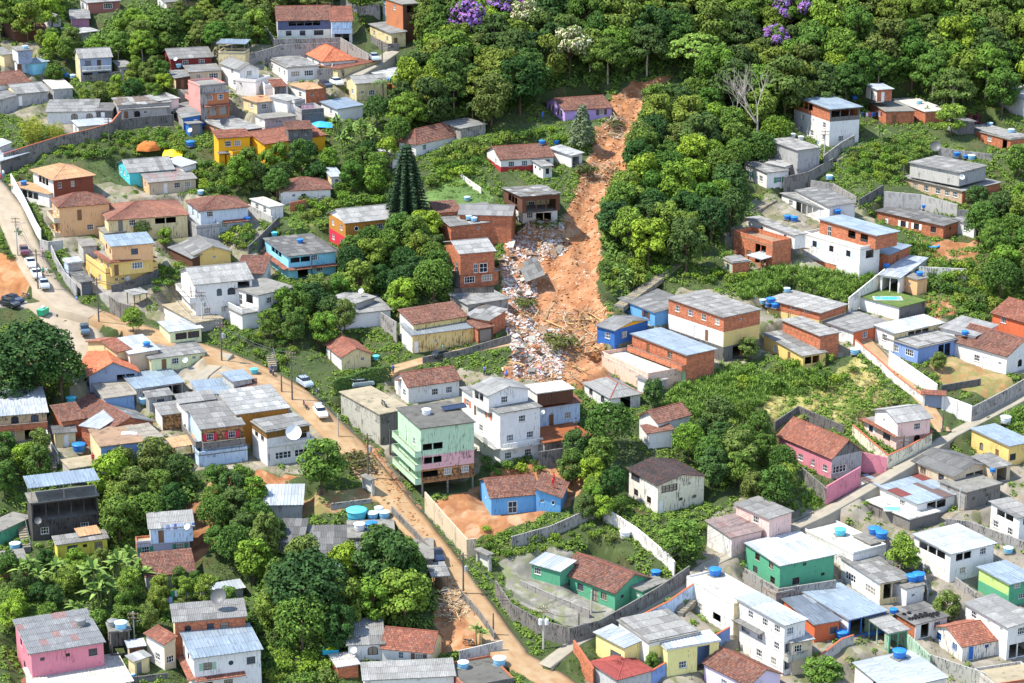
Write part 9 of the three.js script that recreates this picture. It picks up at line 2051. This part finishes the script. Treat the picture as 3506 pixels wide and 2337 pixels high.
  const g = new THREE.BufferGeometry(); g.setAttribute('position', new THREE.BufferAttribute(pos, 3)); g.setAttribute('normal', new THREE.BufferAttribute(nor, 3)); g.setAttribute('color', new THREE.BufferAttribute(col, 3)); return g;
}
const skinM = std({ vertexColors: true, roughness: 0.85 });
PEOPLE.forEach(([x, y, z, yaw, a, b, pose, label]) => { const m = new THREE.Mesh(bodyGeo(pose, a, b), skinM); m.castShadow = true; m.position.set(x, y + 0.05, z); m.rotation.y = yaw; tag(m, 'person', label, 'person', 'people'); });
BIKES.forEach(([x, y, z, yaw, col, label, rider]) => {
  const o = new THREE.Group(), pm = flatMat(col, 0.35, 0.1), dk = flatMat('#1b1b1d', 0.7);
  for (const wx of [-0.63, 0.66]) { const w = part('wheel', (KIT.bw ??= (() => { const g = [ni(new THREE.TorusGeometry(0.25, 0.055, 7, 16))]; for (let i = 0; i < 6; i++) g.push(rod(V(0, 0, 0), V(Math.cos(i) * 0.24, Math.sin(i) * 0.24, 0), 0.012, 4)); return merge(g); })()), dk, o); w.position.set(wx, 0.3, 0); }
  part('engine', merge([box(0.42, 0.3, 0.26, 0.02, 0.42, 0), box(0.2, 0.22, 0.2, 0.12, 0.58, 0)]), steel, o); part('tank', (() => { const g = ni(new THREE.SphereGeometry(1, 10, 8)); g.scale(0.28, 0.15, 0.15); g.translate(0.2, 0.82, 0); return g; })(), pm, o); part('seat', merge([box(0.62, 0.09, 0.24, -0.32, 0.8, 0), box(0.3, 0.06, 0.18, -0.68, 0.86, 0)]), dk, o); part('fork', merge([rod(V(0.66, 0.3, 0.09), V(0.46, 0.98, 0.09), 0.025), rod(V(0.66, 0.3, -0.09), V(0.46, 0.98, -0.09), 0.025)]), steel, o); part('handlebar', rod(V(0.42, 1.02, -0.34), V(0.42, 1.02, 0.34), 0.02), steel, o); part('headlight', box(0.1, 0.14, 0.16, 0.56, 0.9, 0), insul, o); part('mudguard', box(0.34, 0.03, 0.13, 0.64, 0.6, 0), pm, o);
  o.position.set(x, y + 0.1, z); o.rotation.y = yaw; if (!rider) o.rotation.x = 0.1; tag(o, 'motorcycle', label, 'motorcycle', 'motorcycles');
  if (rider) { const m = new THREE.Mesh(bodyGeo('ride', '#2f4a78', '#2a3040'), skinM); m.position.copy(o.position).add(V(-0.28 * Math.cos(yaw), 0.06, 0.28 * Math.sin(yaw))); m.rotation.y = yaw; tag(m, 'person', 'motorcycle rider in dark blue on the clay road', 'person', 'people'); }
});

// ---- walls, stairs
WALLS.forEach(([P, h, mk, label, cop, name]) => {
  const o = new THREE.Group(), p0 = P[0], fence = name === 'timber_fence', q = []; o.position.set(p0[0], p0[2], p0[1]);
  for (let i = 0; i + 1 < P.length; i++) { const a = P[i], b = P[i + 1], L = Math.hypot(b[0] - a[0], b[1] - a[1]), n = Math.max(1, Math.round(L / (fence ? 0.5 : 3))); for (let k = 0; k < n; k++) q.push([a[0] + (b[0] - a[0]) * k / n, a[1] + (b[1] - a[1]) * k / n, a[2] + (b[2] - a[2]) * k / n]); } q.push([P.at(-1)[0], P.at(-1)[1], P.at(-1)[2]]);
  for (let i = 0; i + 1 < q.length; i++) {
    const a = q[i], b = q[i + 1], L = Math.hypot(b[0] - a[0], b[1] - a[1]), ya = Math.max(a[2], Hgt(a[0], a[1]) - 0.4), yb = Math.max(b[2], Hgt(b[0], b[1]) - 0.4), g = box(L + (fence ? -0.03 : 0.0), h + 1.4, fence ? 0.06 : 0.2, L / 2, h / 2 - 0.7, 0), pp = g.attributes.position; for (let k = 0; k < pp.count; k++) pp.setY(k, pp.getY(k) + (yb - ya) * pp.getX(k) / L); g.computeVertexNormals();
    const uu = g.attributes.uv; for (let k = 0; k < uu.count; k++) uu.setX(k, uu.getX(k) + i * 3.1 + a[0]);
    const place = (m, dy = 0) => { m.position.set(a[0] - p0[0], ya - p0[2] + dy, a[1] - p0[1]); m.rotation.y = Math.atan2(-(b[1] - a[1]), b[0] - a[0]); return m; };
    place(part(fence ? 'board' : 'wall_panel', g, fence ? flatMat(pick(['#5a544c', '#4d4842', '#6a635a']), 0.95) : wallMat(mk), o));
    if (cop && !fence) { const c = box(L + 0.02, 0.07, 0.32, L / 2, h + 0.036, 0), cp = c.attributes.position; for (let k = 0; k < cp.count; k++) cp.setY(k, cp.getY(k) + (yb - ya) * cp.getX(k) / L); place(part('coping', c, flatMat('#a85a3c', 0.9), o)); }
    else if (!fence && i % 2) place(part('pilaster', box(0.28, h + 1.42, 0.3, 0, h / 2 - 0.68, 0), wallMat(mk), o));
  }
  tag(o, name, label, name === 'timber_fence' ? 'fence' : 'wall', 'walls');
});
STAIRS.forEach(([a, b, w, label]) => {
  const o = new THREE.Group(), A = V(...a), B = V(...b), dx = B.x - A.x, dz = B.z - A.z, L = Math.hypot(dx, dz), dy = B.y - A.y, n = Math.max(4, Math.round(Math.max(dy / 0.19, L / 0.62))), yaw = Math.atan2(-dz, dx); o.position.copy(A); o.rotation.y = yaw;
  for (let i = 0; i < n; i++) part('step', kit('step' + w + (i % 2), () => box(1, 0.9, w, 0.5, -0.45, 0)), i % 3 ? slabMat('slabt') : slabMat('slab'), o).position.set(L * i / n, dy * (i + 1) / n + 0.16, 0);
  o.children.forEach((c) => c.scale.x = L / n * 1.0); const rail = [rod(V(0, 1.0, w / 2), V(L, dy + 1.1, w / 2), 0.03)]; for (let i = 0; i <= 10; i++) rail.push(rod(V(L * i / 10, dy * i / 10 - 0.2, w / 2), V(L * i / 10, dy * i / 10 + 1.05, w / 2), 0.025, 5)); part('handrail', merge(rail), steel, o);
  tag(o, 'stairway', label, 'stairs');
});
DISHES.forEach(([x, y, z, r, label]) => { const o = new THREE.Group(), g = new THREE.SphereGeometry(1, 18, 6, 0, 6.2832, 0, 0.75), black = /black|mesh/.test(label); g.rotateX(Math.PI); g.translate(0, 1, 0); g.scale(r / 0.68, r / 0.68, r / 0.68); g.rotateX(0.95); const d = part('dish', g, flatMat(black ? '#5a5a58' : '#d8d8d4', 0.5), o); d.position.y = 0.5 + r * 0.6; part('post', cyl(0.035, 0.03, 0.6 + r * 0.7, 6), steel, o); part('feed_arm', rod(V(0, 0.5 + r * 0.5, 0), V(0, 0.6 + r * 1.0, r * 1.05), 0.02), steel, o); o.position.set(x, y, z); o.rotation.y = rr(-0.9, 0.6); tag(o, 'satellite_dish', label, 'satellite dish', 'satellite dishes'); });

// ---- single things
const water = (c) => new THREE.MeshPhysicalMaterial({ color: c, roughness: 0.06, clearcoat: 1 });
MISC.forEach(([kind, x, y, z, label, a, b, c]) => {
  const o = new THREE.Group(); o.position.set(x, y, z); let name = kind, cat = kind;
  if (kind === 'pool') { name = 'swimming_pool'; cat = 'pool'; part('basin', merge([box(a, 0.12, 0.25, 0, 0.06, b / 2), box(a, 0.12, 0.25, 0, 0.06, -b / 2), box(0.25, 0.12, b - 0.26, a / 2 - 0.12, 0.06, 0), box(0.25, 0.12, b - 0.26, -a / 2 + 0.12, 0.06, 0)]), slabMat('slabw'), o); part('water', box(a - 0.5, 0.06, b - 0.26, 0, 0.05, 0), water(c), o); o.rotation.y = 0.3 + Math.PI * 0.9; }
  if (kind === 'tub') { name = 'paddling_pool'; cat = 'pool'; part('basin', merge([box(a, 0.7, 0.1, 0, 0.35, a / 2), box(a, 0.7, 0.1, 0, 0.35, -a / 2), box(0.1, 0.7, a - 0.12, a / 2 - 0.05, 0.35, 0), box(0.1, 0.7, a - 0.12, -a / 2 + 0.05, 0.35, 0)]), flatMat('#35b5c8', 0.5), o); part('water', box(a - 0.2, 0.5, a - 0.2, 0, 0.3, 0), water(b), o); }
  if (kind === 'round') { name = 'paddling_pool'; cat = 'pool'; const g = new THREE.TorusGeometry(a, 0.16, 8, 24); g.rotateX(Math.PI / 2); g.translate(0, 0.16, 0); part('basin', g, flatMat('#2f7fc4', 0.5), o); part('water', cyl(a - 0.06, a - 0.06, 0.16, 24), water(b), o); }
  if (kind === 'dumpster') { name = 'rubbish_container'; cat = 'container'; part('bin', carBodyGeo([[-0.9, 0.25], [0.9, 0.25], [1.05, 1.2], [-1.05, 1.2]], 1.3, 0.04), flatMat('#2f9a70', 0.5), o); part('lid', box(2.1, 0.1, 1.3, 0, 1.27, 0), flatMat('#4fb88a', 0.5), o); for (const s of [-1, 1]) for (const t of [-1, 1]) part('wheel', cyl(0.1, 0.1, 0.12, 8, s * 0.7, 0.02, t * 0.45), flatMat('#222', 0.8), o); part('rubbish_bag', (() => { const g = ni(new THREE.IcosahedronGeometry(0.4, 1)); g.scale(1.2, 0.7, 1); g.translate(0.2, 1.5, 0); return g; })(), flatMat('#b8bcc0', 0.6), o); o.rotation.y = 1.2; }
  if (kind === 'line') { name = 'washing_line'; cat = 'washing line'; part('cord', rod(V(-a / 2, 1.7, 0), V(a / 2, 1.7, 0), 0.012, 4), flatMat('#888'), o); for (const s of [-1, 1]) part('post', cyl(0.03, 0.03, 1.75, 5, s * a / 2, 0, 0), steel, o); const cs = b.split(','); const n = Math.floor(a / 0.55); for (let i = 0; i < n; i++) { const g = new THREE.PlaneGeometry(0.48, rr(0.6, 1.0), 4, 2), p = g.attributes.position; for (let k = 0; k < p.count; k++) p.setZ(k, 0.05 * Math.sin(p.getX(k) * 14 + i)); g.computeVertexNormals(); part('garment', g, M('gm' + cs[i % cs.length], () => std({ color: cs[i % cs.length], roughness: 0.9, side: THREE.DoubleSide })), o).position.set(-a / 2 + 0.4 + i * 0.55, 1.25, 0); } o.rotation.y = 0.25; }
  if (kind === 'tarp') { name = 'tarpaulin'; cat = 'tarpaulin'; const g = new THREE.PlaneGeometry(a, b, 18, 14), p = g.attributes.position; for (let k = 0; k < p.count; k++) { const u = p.getX(k), v = p.getY(k); p.setZ(k, 0.25 + 0.9 * Math.max(0, 1 - Math.hypot(u / a * 1.7, v / b * 1.7)) + 0.22 * (fbm(u * 1.6 + x, v * 1.6) - 0.3)); } g.computeVertexNormals(); g.rotateX(-Math.PI / 2); part('sheet', g, M('tp' + c, () => std({ color: c, roughness: 0.5, side: THREE.DoubleSide })), o); o.rotation.x = 0.2; if (c === '#b8c4d4') { o.scale.y = 0.2; o.rotation.x = 0; } }
  if (kind === 'soilheap') { name = 'soil_mound'; cat = 'mound'; const g = new THREE.SphereGeometry(a, 26, 14, 0, 6.2832, 0, 1.5), p = g.attributes.position; for (let k = 0; k < p.count; k++) { const q = 0.75 + 0.5 * fbm(p.getX(k) * 1.5 + 5, p.getZ(k) * 1.5); p.setXYZ(k, p.getX(k) * q, p.getY(k) * 0.7 * q, p.getZ(k) * q); } g.computeVertexNormals(); part('soil', g, flatMat('#a8642c', 1), o); }
  if (kind === 'roofpanel') { name = 'collapsed_roof'; cat = 'roof'; const pl = [{ O: V(-1.9, 0, 3.2), U: V(3.8, 0, 0), V: V(0, 0, -6.4) }], rf = part('boards', planeSlab(pl, 0.06), woodM, o), mt = sheetMats('fibd'); for (let j = 0; j < 4; j++) for (let i = 0; i < 4; i++) { if (j === 3 && i === 0) continue; const s = part('roof_sheet', pick(sheetGeos), pick(mt), o); s.position.set(-1.9 + i * 0.95, 0.02, 3.2 - j * 1.6); s.scale.set(0.96, 1, 1.66); } for (let i = 0; i < 5; i++) part('rafter', box(0.08, 0.1, 6.6, -1.8 + i * 0.9, -0.1, 0), woodM, o); o.rotation.set(0.32, 0.25, 0.28); o.position.y += 1.2; }
  if (kind === 'gateway') { name = 'gate_canopy'; cat = 'gate'; part('slab', box(a, 0.16, 1.3, 0, 2.4, 0), slabMat('slab'), o); for (const s of [-1, 1]) part('pillar', box(0.3, 2.8, 0.5, s * (a / 2 - 0.25), 0.9, 0), wallMat('COl'), o); part('gate', box(a - 0.9, 2.0, 0.06, 0, 1.05, -0.1), flatMat('#c8c6c0', 0.6), o); o.rotation.y = -0.9; }
  if (kind === 'tilegate') { name = 'tiled_gate'; cat = 'gate'; for (const s of [-1, 1]) part('pillar', box(0.4, 3, 0.4, s * 1.6, 1.1, 0), wallMat('W'), o); part('gate', box(2.7, 2.1, 0.06, 0, 1.1, 0), flatMat('#77879c', 0.6), o); const pl = [{ O: V(-2.1, 2.45, 0.8), U: V(4.2, 0, 0), V: V(0, 0.4, -1.6) }], q = part('canopy', planeSlab(pl, 0.06), woodM, o); part('tiles', tileGeo(pl, 'tileR', 0.32, 0.24, 0.01), tileMat(), q); o.rotation.y = -0.25; }
  if (kind === 'tyres') { for (let i = 0; i < 16; i++) { const m = new THREE.Mesh((KIT.ot ??= (() => { const g = ni(new THREE.TorusGeometry(0.24, 0.1, 8, 16)); g.rotateX(Math.PI / 2); return g; })()), flatMat('#141416', 0.9)); const f = i < 9 ? [-1.6 + i * 0.55, 0, 1.6 - i * 0.28] : [-2.2 + (i - 9) * 0.8, 0, -0.6 + ((i * 37) % 10) * 0.15]; m.position.set(x + f[0], y + 0.22, z + f[2] - 0.6); tag(m, 'tyre', 'old black tyre lying on the grey roof of the low brick house', 'tyre', 'tyres on the grey roof'); } return; }
  if (kind === 'solar') { name = 'solar_panel'; cat = 'solar panel'; for (let i = 0; i < 4; i++) part('module', box(0.95, 0.05, 1.7, -1.5 + i, 0.5, 0), flatMat('#1c2840', 0.15), o); part('frame', merge([box(4, 0.06, 0.06, 0, 0.3, 0.6), box(4, 0.06, 0.06, 0, 0.6, -0.6)]), steel, o); o.rotation.set(0.15, 0.35, 0); }
  if (kind === 'hedge') { name = 'hedge'; cat = 'hedge'; const P = a, L = []; o.position.set(0, 0, 0); for (let i = 0; i + 1 < P.length; i++) { const [x0, z0] = P[i], [x1, z1] = P[i + 1], len = Math.hypot(x1 - x0, z1 - z0), nx = -(z1 - z0) / len, nz = (x1 - x0) / len; for (let k = 0; k < len * 420; k++) { const t = rnd(), sd = rnd() < 0.4 ? 1 : rnd() < 0.6 ? -1 : 0, w = sd ? sd * 0.45 : rr(-0.45, 0.45), px = x0 + (x1 - x0) * t + nx * w, pz = z0 + (z1 - z0) * t + nz * w, h = sd ? rr(-0.2, 2.5) : 2.5; L.push([V(px + rr(-0.08, 0.08), Hgt(x0 + (x1 - x0) * t, z0 + (z1 - z0) * t) + h + 0.25 * (fbm(px, pz) - 0.5), pz + rr(-0.08, 0.08)), V(nx * (sd || 0) + rr(-0.4, 0.4), sd ? 0.3 : 1, nz * (sd || 0) + rr(-0.4, 0.4)).normalize(), rr(0.1, 0.2), tone([0.045, 0.09, 0.022], [0.09, 0.15, 0.035])]); } } part('foliage', leafGeo(L), leafMats[0], o); }
  tag(o, name, label, cat);
});

// ---- landslide debris
{
  const D = DEBRIS, inP = (p, x, z) => { let c = false; for (let i = 0, j = p.length - 1; i < p.length; j = i++) if ((p[i][1] > z) !== (p[j][1] > z) && x < (p[j][0] - p[i][0]) * (z - p[i][1]) / (p[j][1] - p[i][1]) + p[i][0]) c = !c; return c; };
  const inside = (p) => { const xs = p.map((q) => q[0]), zs = p.map((q) => q[1]); for (;;) { const x = rr(Math.min(...xs), Math.max(...xs)), z = rr(Math.min(...zs), Math.max(...zs)); if (inP(p, x, z)) return [x, z]; } };
  const rock = (s, k) => { const g = ni(new THREE.IcosahedronGeometry(1, 1)), p = g.attributes.position; for (let i = 0; i < p.count; i++) { const q = 0.7 + 0.6 * hash(Math.round(p.getX(i) * 50) + s, Math.round(p.getY(i) * 50) + Math.round(p.getZ(i) * 70)); p.setXYZ(i, p.getX(i) * q, p.getY(i) * q * k, p.getZ(i) * q); } g.computeVertexNormals(); return g; };
  const scatter = (name, label, geo, mat, polys, n, s0, s1, cols) => { const im = new THREE.InstancedMesh(geo, mat, n), q = new THREE.Object3D(), c = new THREE.Color(); for (let i = 0; i < n; i++) { const [x, z] = inside(pick(polys)); q.position.set(x, Gnd(x, z) + 0.02, z); const s = s0 + (s1 - s0) * Math.pow(rnd(), 2.2); q.scale.set(s * rr(0.7, 1.4), s * rr(0.5, 1), s * rr(0.7, 1.4)); q.rotation.set(rr(-0.6, 0.6), rnd() * 6.28, rr(-0.6, 0.6)); q.updateMatrix(); im.setMatrixAt(i, q.matrix); im.setColorAt(i, c.set(pick(cols))); } im.castShadow = im.receiveShadow = true; tag(im, name, label, 'rubble', null, 'stuff'); };
  const rm = std({ color: new THREE.Color(0.8, 0.8, 0.8), roughness: 1 });
  scatter('soil_clods', 'orange soil clods spread over the landslide scar', rock(1, 0.7), rm, [D.slide], 2600, 0.05, 0.32, ['#b87c50', '#c58e60', '#a86c40', '#cfa67c', '#94603a']);
  scatter('rubble', 'broken white and pink masonry from collapsed houses', merge([box(1, 0.4, 0.7, 0, 0.1, 0), box(0.5, 0.5, 0.4, 0.5, 0.2, 0.4)]), rm, D.rubble, 5200, 0.10, 0.6, ['#dcd2c8', '#cfc0b2', '#d8b8a6', '#b9a89a', '#e6e2dc', '#c07a52', '#a89c90', '#cfd6dc']);
  scatter('pale_debris', 'small pale fragments strewn down the landslide', box(1, 0.25, 0.6), rm, [D.slide], 900, 0.08, 0.4, ['#d8cfc2', '#c8b8a4', '#e2ded8', '#b9a48a']);
  scatter('splintered_wood', 'splintered sticks and laths mixed through the debris', box(2.2, 0.05, 0.07, 0, 0.1, 0), rm, D.wood, 1900, 0.4, 1.2, ['#c9b48c', '#b09a74', '#8f7a58', '#d8c8a4', '#7a6448', '#e0d8c8']);
  scatter('road_mud_clods', 'wet clods of mud across the road below the green building', rock(2, 0.6), rm, D.mud, 1100, 0.05, 0.26, ['#9a6238', '#aa7446', '#865230', '#b88a5c']);
  for (let i = 0; i < 150; i++) { const p = pick(D.wood), [x, z] = inside(p), L = rr(1.8, 4.2), m = new THREE.Mesh((KIT['pk' + (i % 5)] ??= box(1, [0.05, 0.08, 0.12, 0.06, 0.1][i % 5], [0.16, 0.1, 0.13, 0.22, 0.1][i % 5])), flatMat(pick(['#9c8660', '#8a7250', '#75603f', '#b09e78', '#9a958a']), 0.9)); m.scale.x = L; m.position.set(x, Gnd(x, z) + rr(0.1, 0.6), z); m.rotation.set(rr(-0.3, 0.3), rnd() * 3.14, rr(-0.4, 0.4)); m.castShadow = true; tag(m, 'wooden_plank', 'splintered wooden plank lying in the landslide debris', 'plank', 'planks in the debris'); }
  for (let i = 0; i < 22; i++) { const [x, z] = inside(pick(D.logs)), L = rr(3, 6.5), g = []; let p = V(-L / 2, 0, 0); for (let k = 1; k <= 4; k++) { const q = V(-L / 2 + L * k / 4, rr(-0.12, 0.12), rr(-0.2, 0.2)); g.push(rod(p, q, 0.2 - k * 0.025, 7, 0.19 - k * 0.03)); p = q; } for (let k = 0; k < 4; k++) g.push(rod(V(L / 2 - 0.3, 0, 0), V(L / 2 + rr(0.1, 0.9), rr(-0.1, 0.8), rr(-0.6, 0.6)), 0.06, 5, 0.02)); const m = new THREE.Mesh(merge(g), flatMat(pick(['#a07c50', '#8a6a46', '#b8935f']), 0.95)); m.position.set(x, Gnd(x, z) + 0.3, z); m.rotation.set(0, rnd() * 6.28, rr(-0.2, 0.2)); m.castShadow = true; tag(m, 'fallen_trunk', 'uprooted tree trunk lying across the landslide debris', 'log', 'fallen trunks'); }
  for (let i = 0; i < 34; i++) { const [x, z] = inside(pick(D.rubble)), m = new THREE.Mesh((KIT['sl' + (i % 3)] ??= box([1.8, 1.2, 2.4][i % 3], 0.14, [1.2, 1.0, 1.3][i % 3])), slabMat(pick(['slabw', 'slab', 'terra']))); m.position.set(x, Gnd(x, z) + rr(0.2, 0.7), z); m.rotation.set(rr(-0.6, 0.6), rnd() * 6, rr(-0.6, 0.6)); m.castShadow = true; tag(m, 'broken_slab', 'broken wall slab tilted in the rubble', 'slab', 'broken slabs'); }
  D.brush.forEach(([x, z, s], i) => { const P = PROTO['bush' + (i % 3)], o = new THREE.Group(), g = []; part('foliage', P.crown, M('dead', () => std({ vertexColors: true, color: '#c8b088', roughness: 0.9 })), o).scale.set(s, s * 0.8, s); for (let k = 0; k < 26; k++) g.push(rod(V(rr(-1, 1) * s, rr(0, 0.8) * s, rr(-1, 1) * s), V(rr(-1.6, 1.6) * s, rr(0, 1.4) * s, rr(-1.6, 1.6) * s), 0.035, 4, 0.015)); part('branches', merge(g), barkPale, o); o.position.set(x, Gnd(x, z), z); tag(o, 'brush_heap', ['olive heap of uprooted brush at the foot of the landslide', 'brown brush heap beside the pale annex above the scar', 'brush heap at the corner of the lilac house', 'tangle of brush beside the grey torn roof', 'brush heap on the bank below the parking terrace', 'mass of roots and twigs in mud beside the road pole'][i], 'brush heap'); });
}

renderer.render(scene, camera);
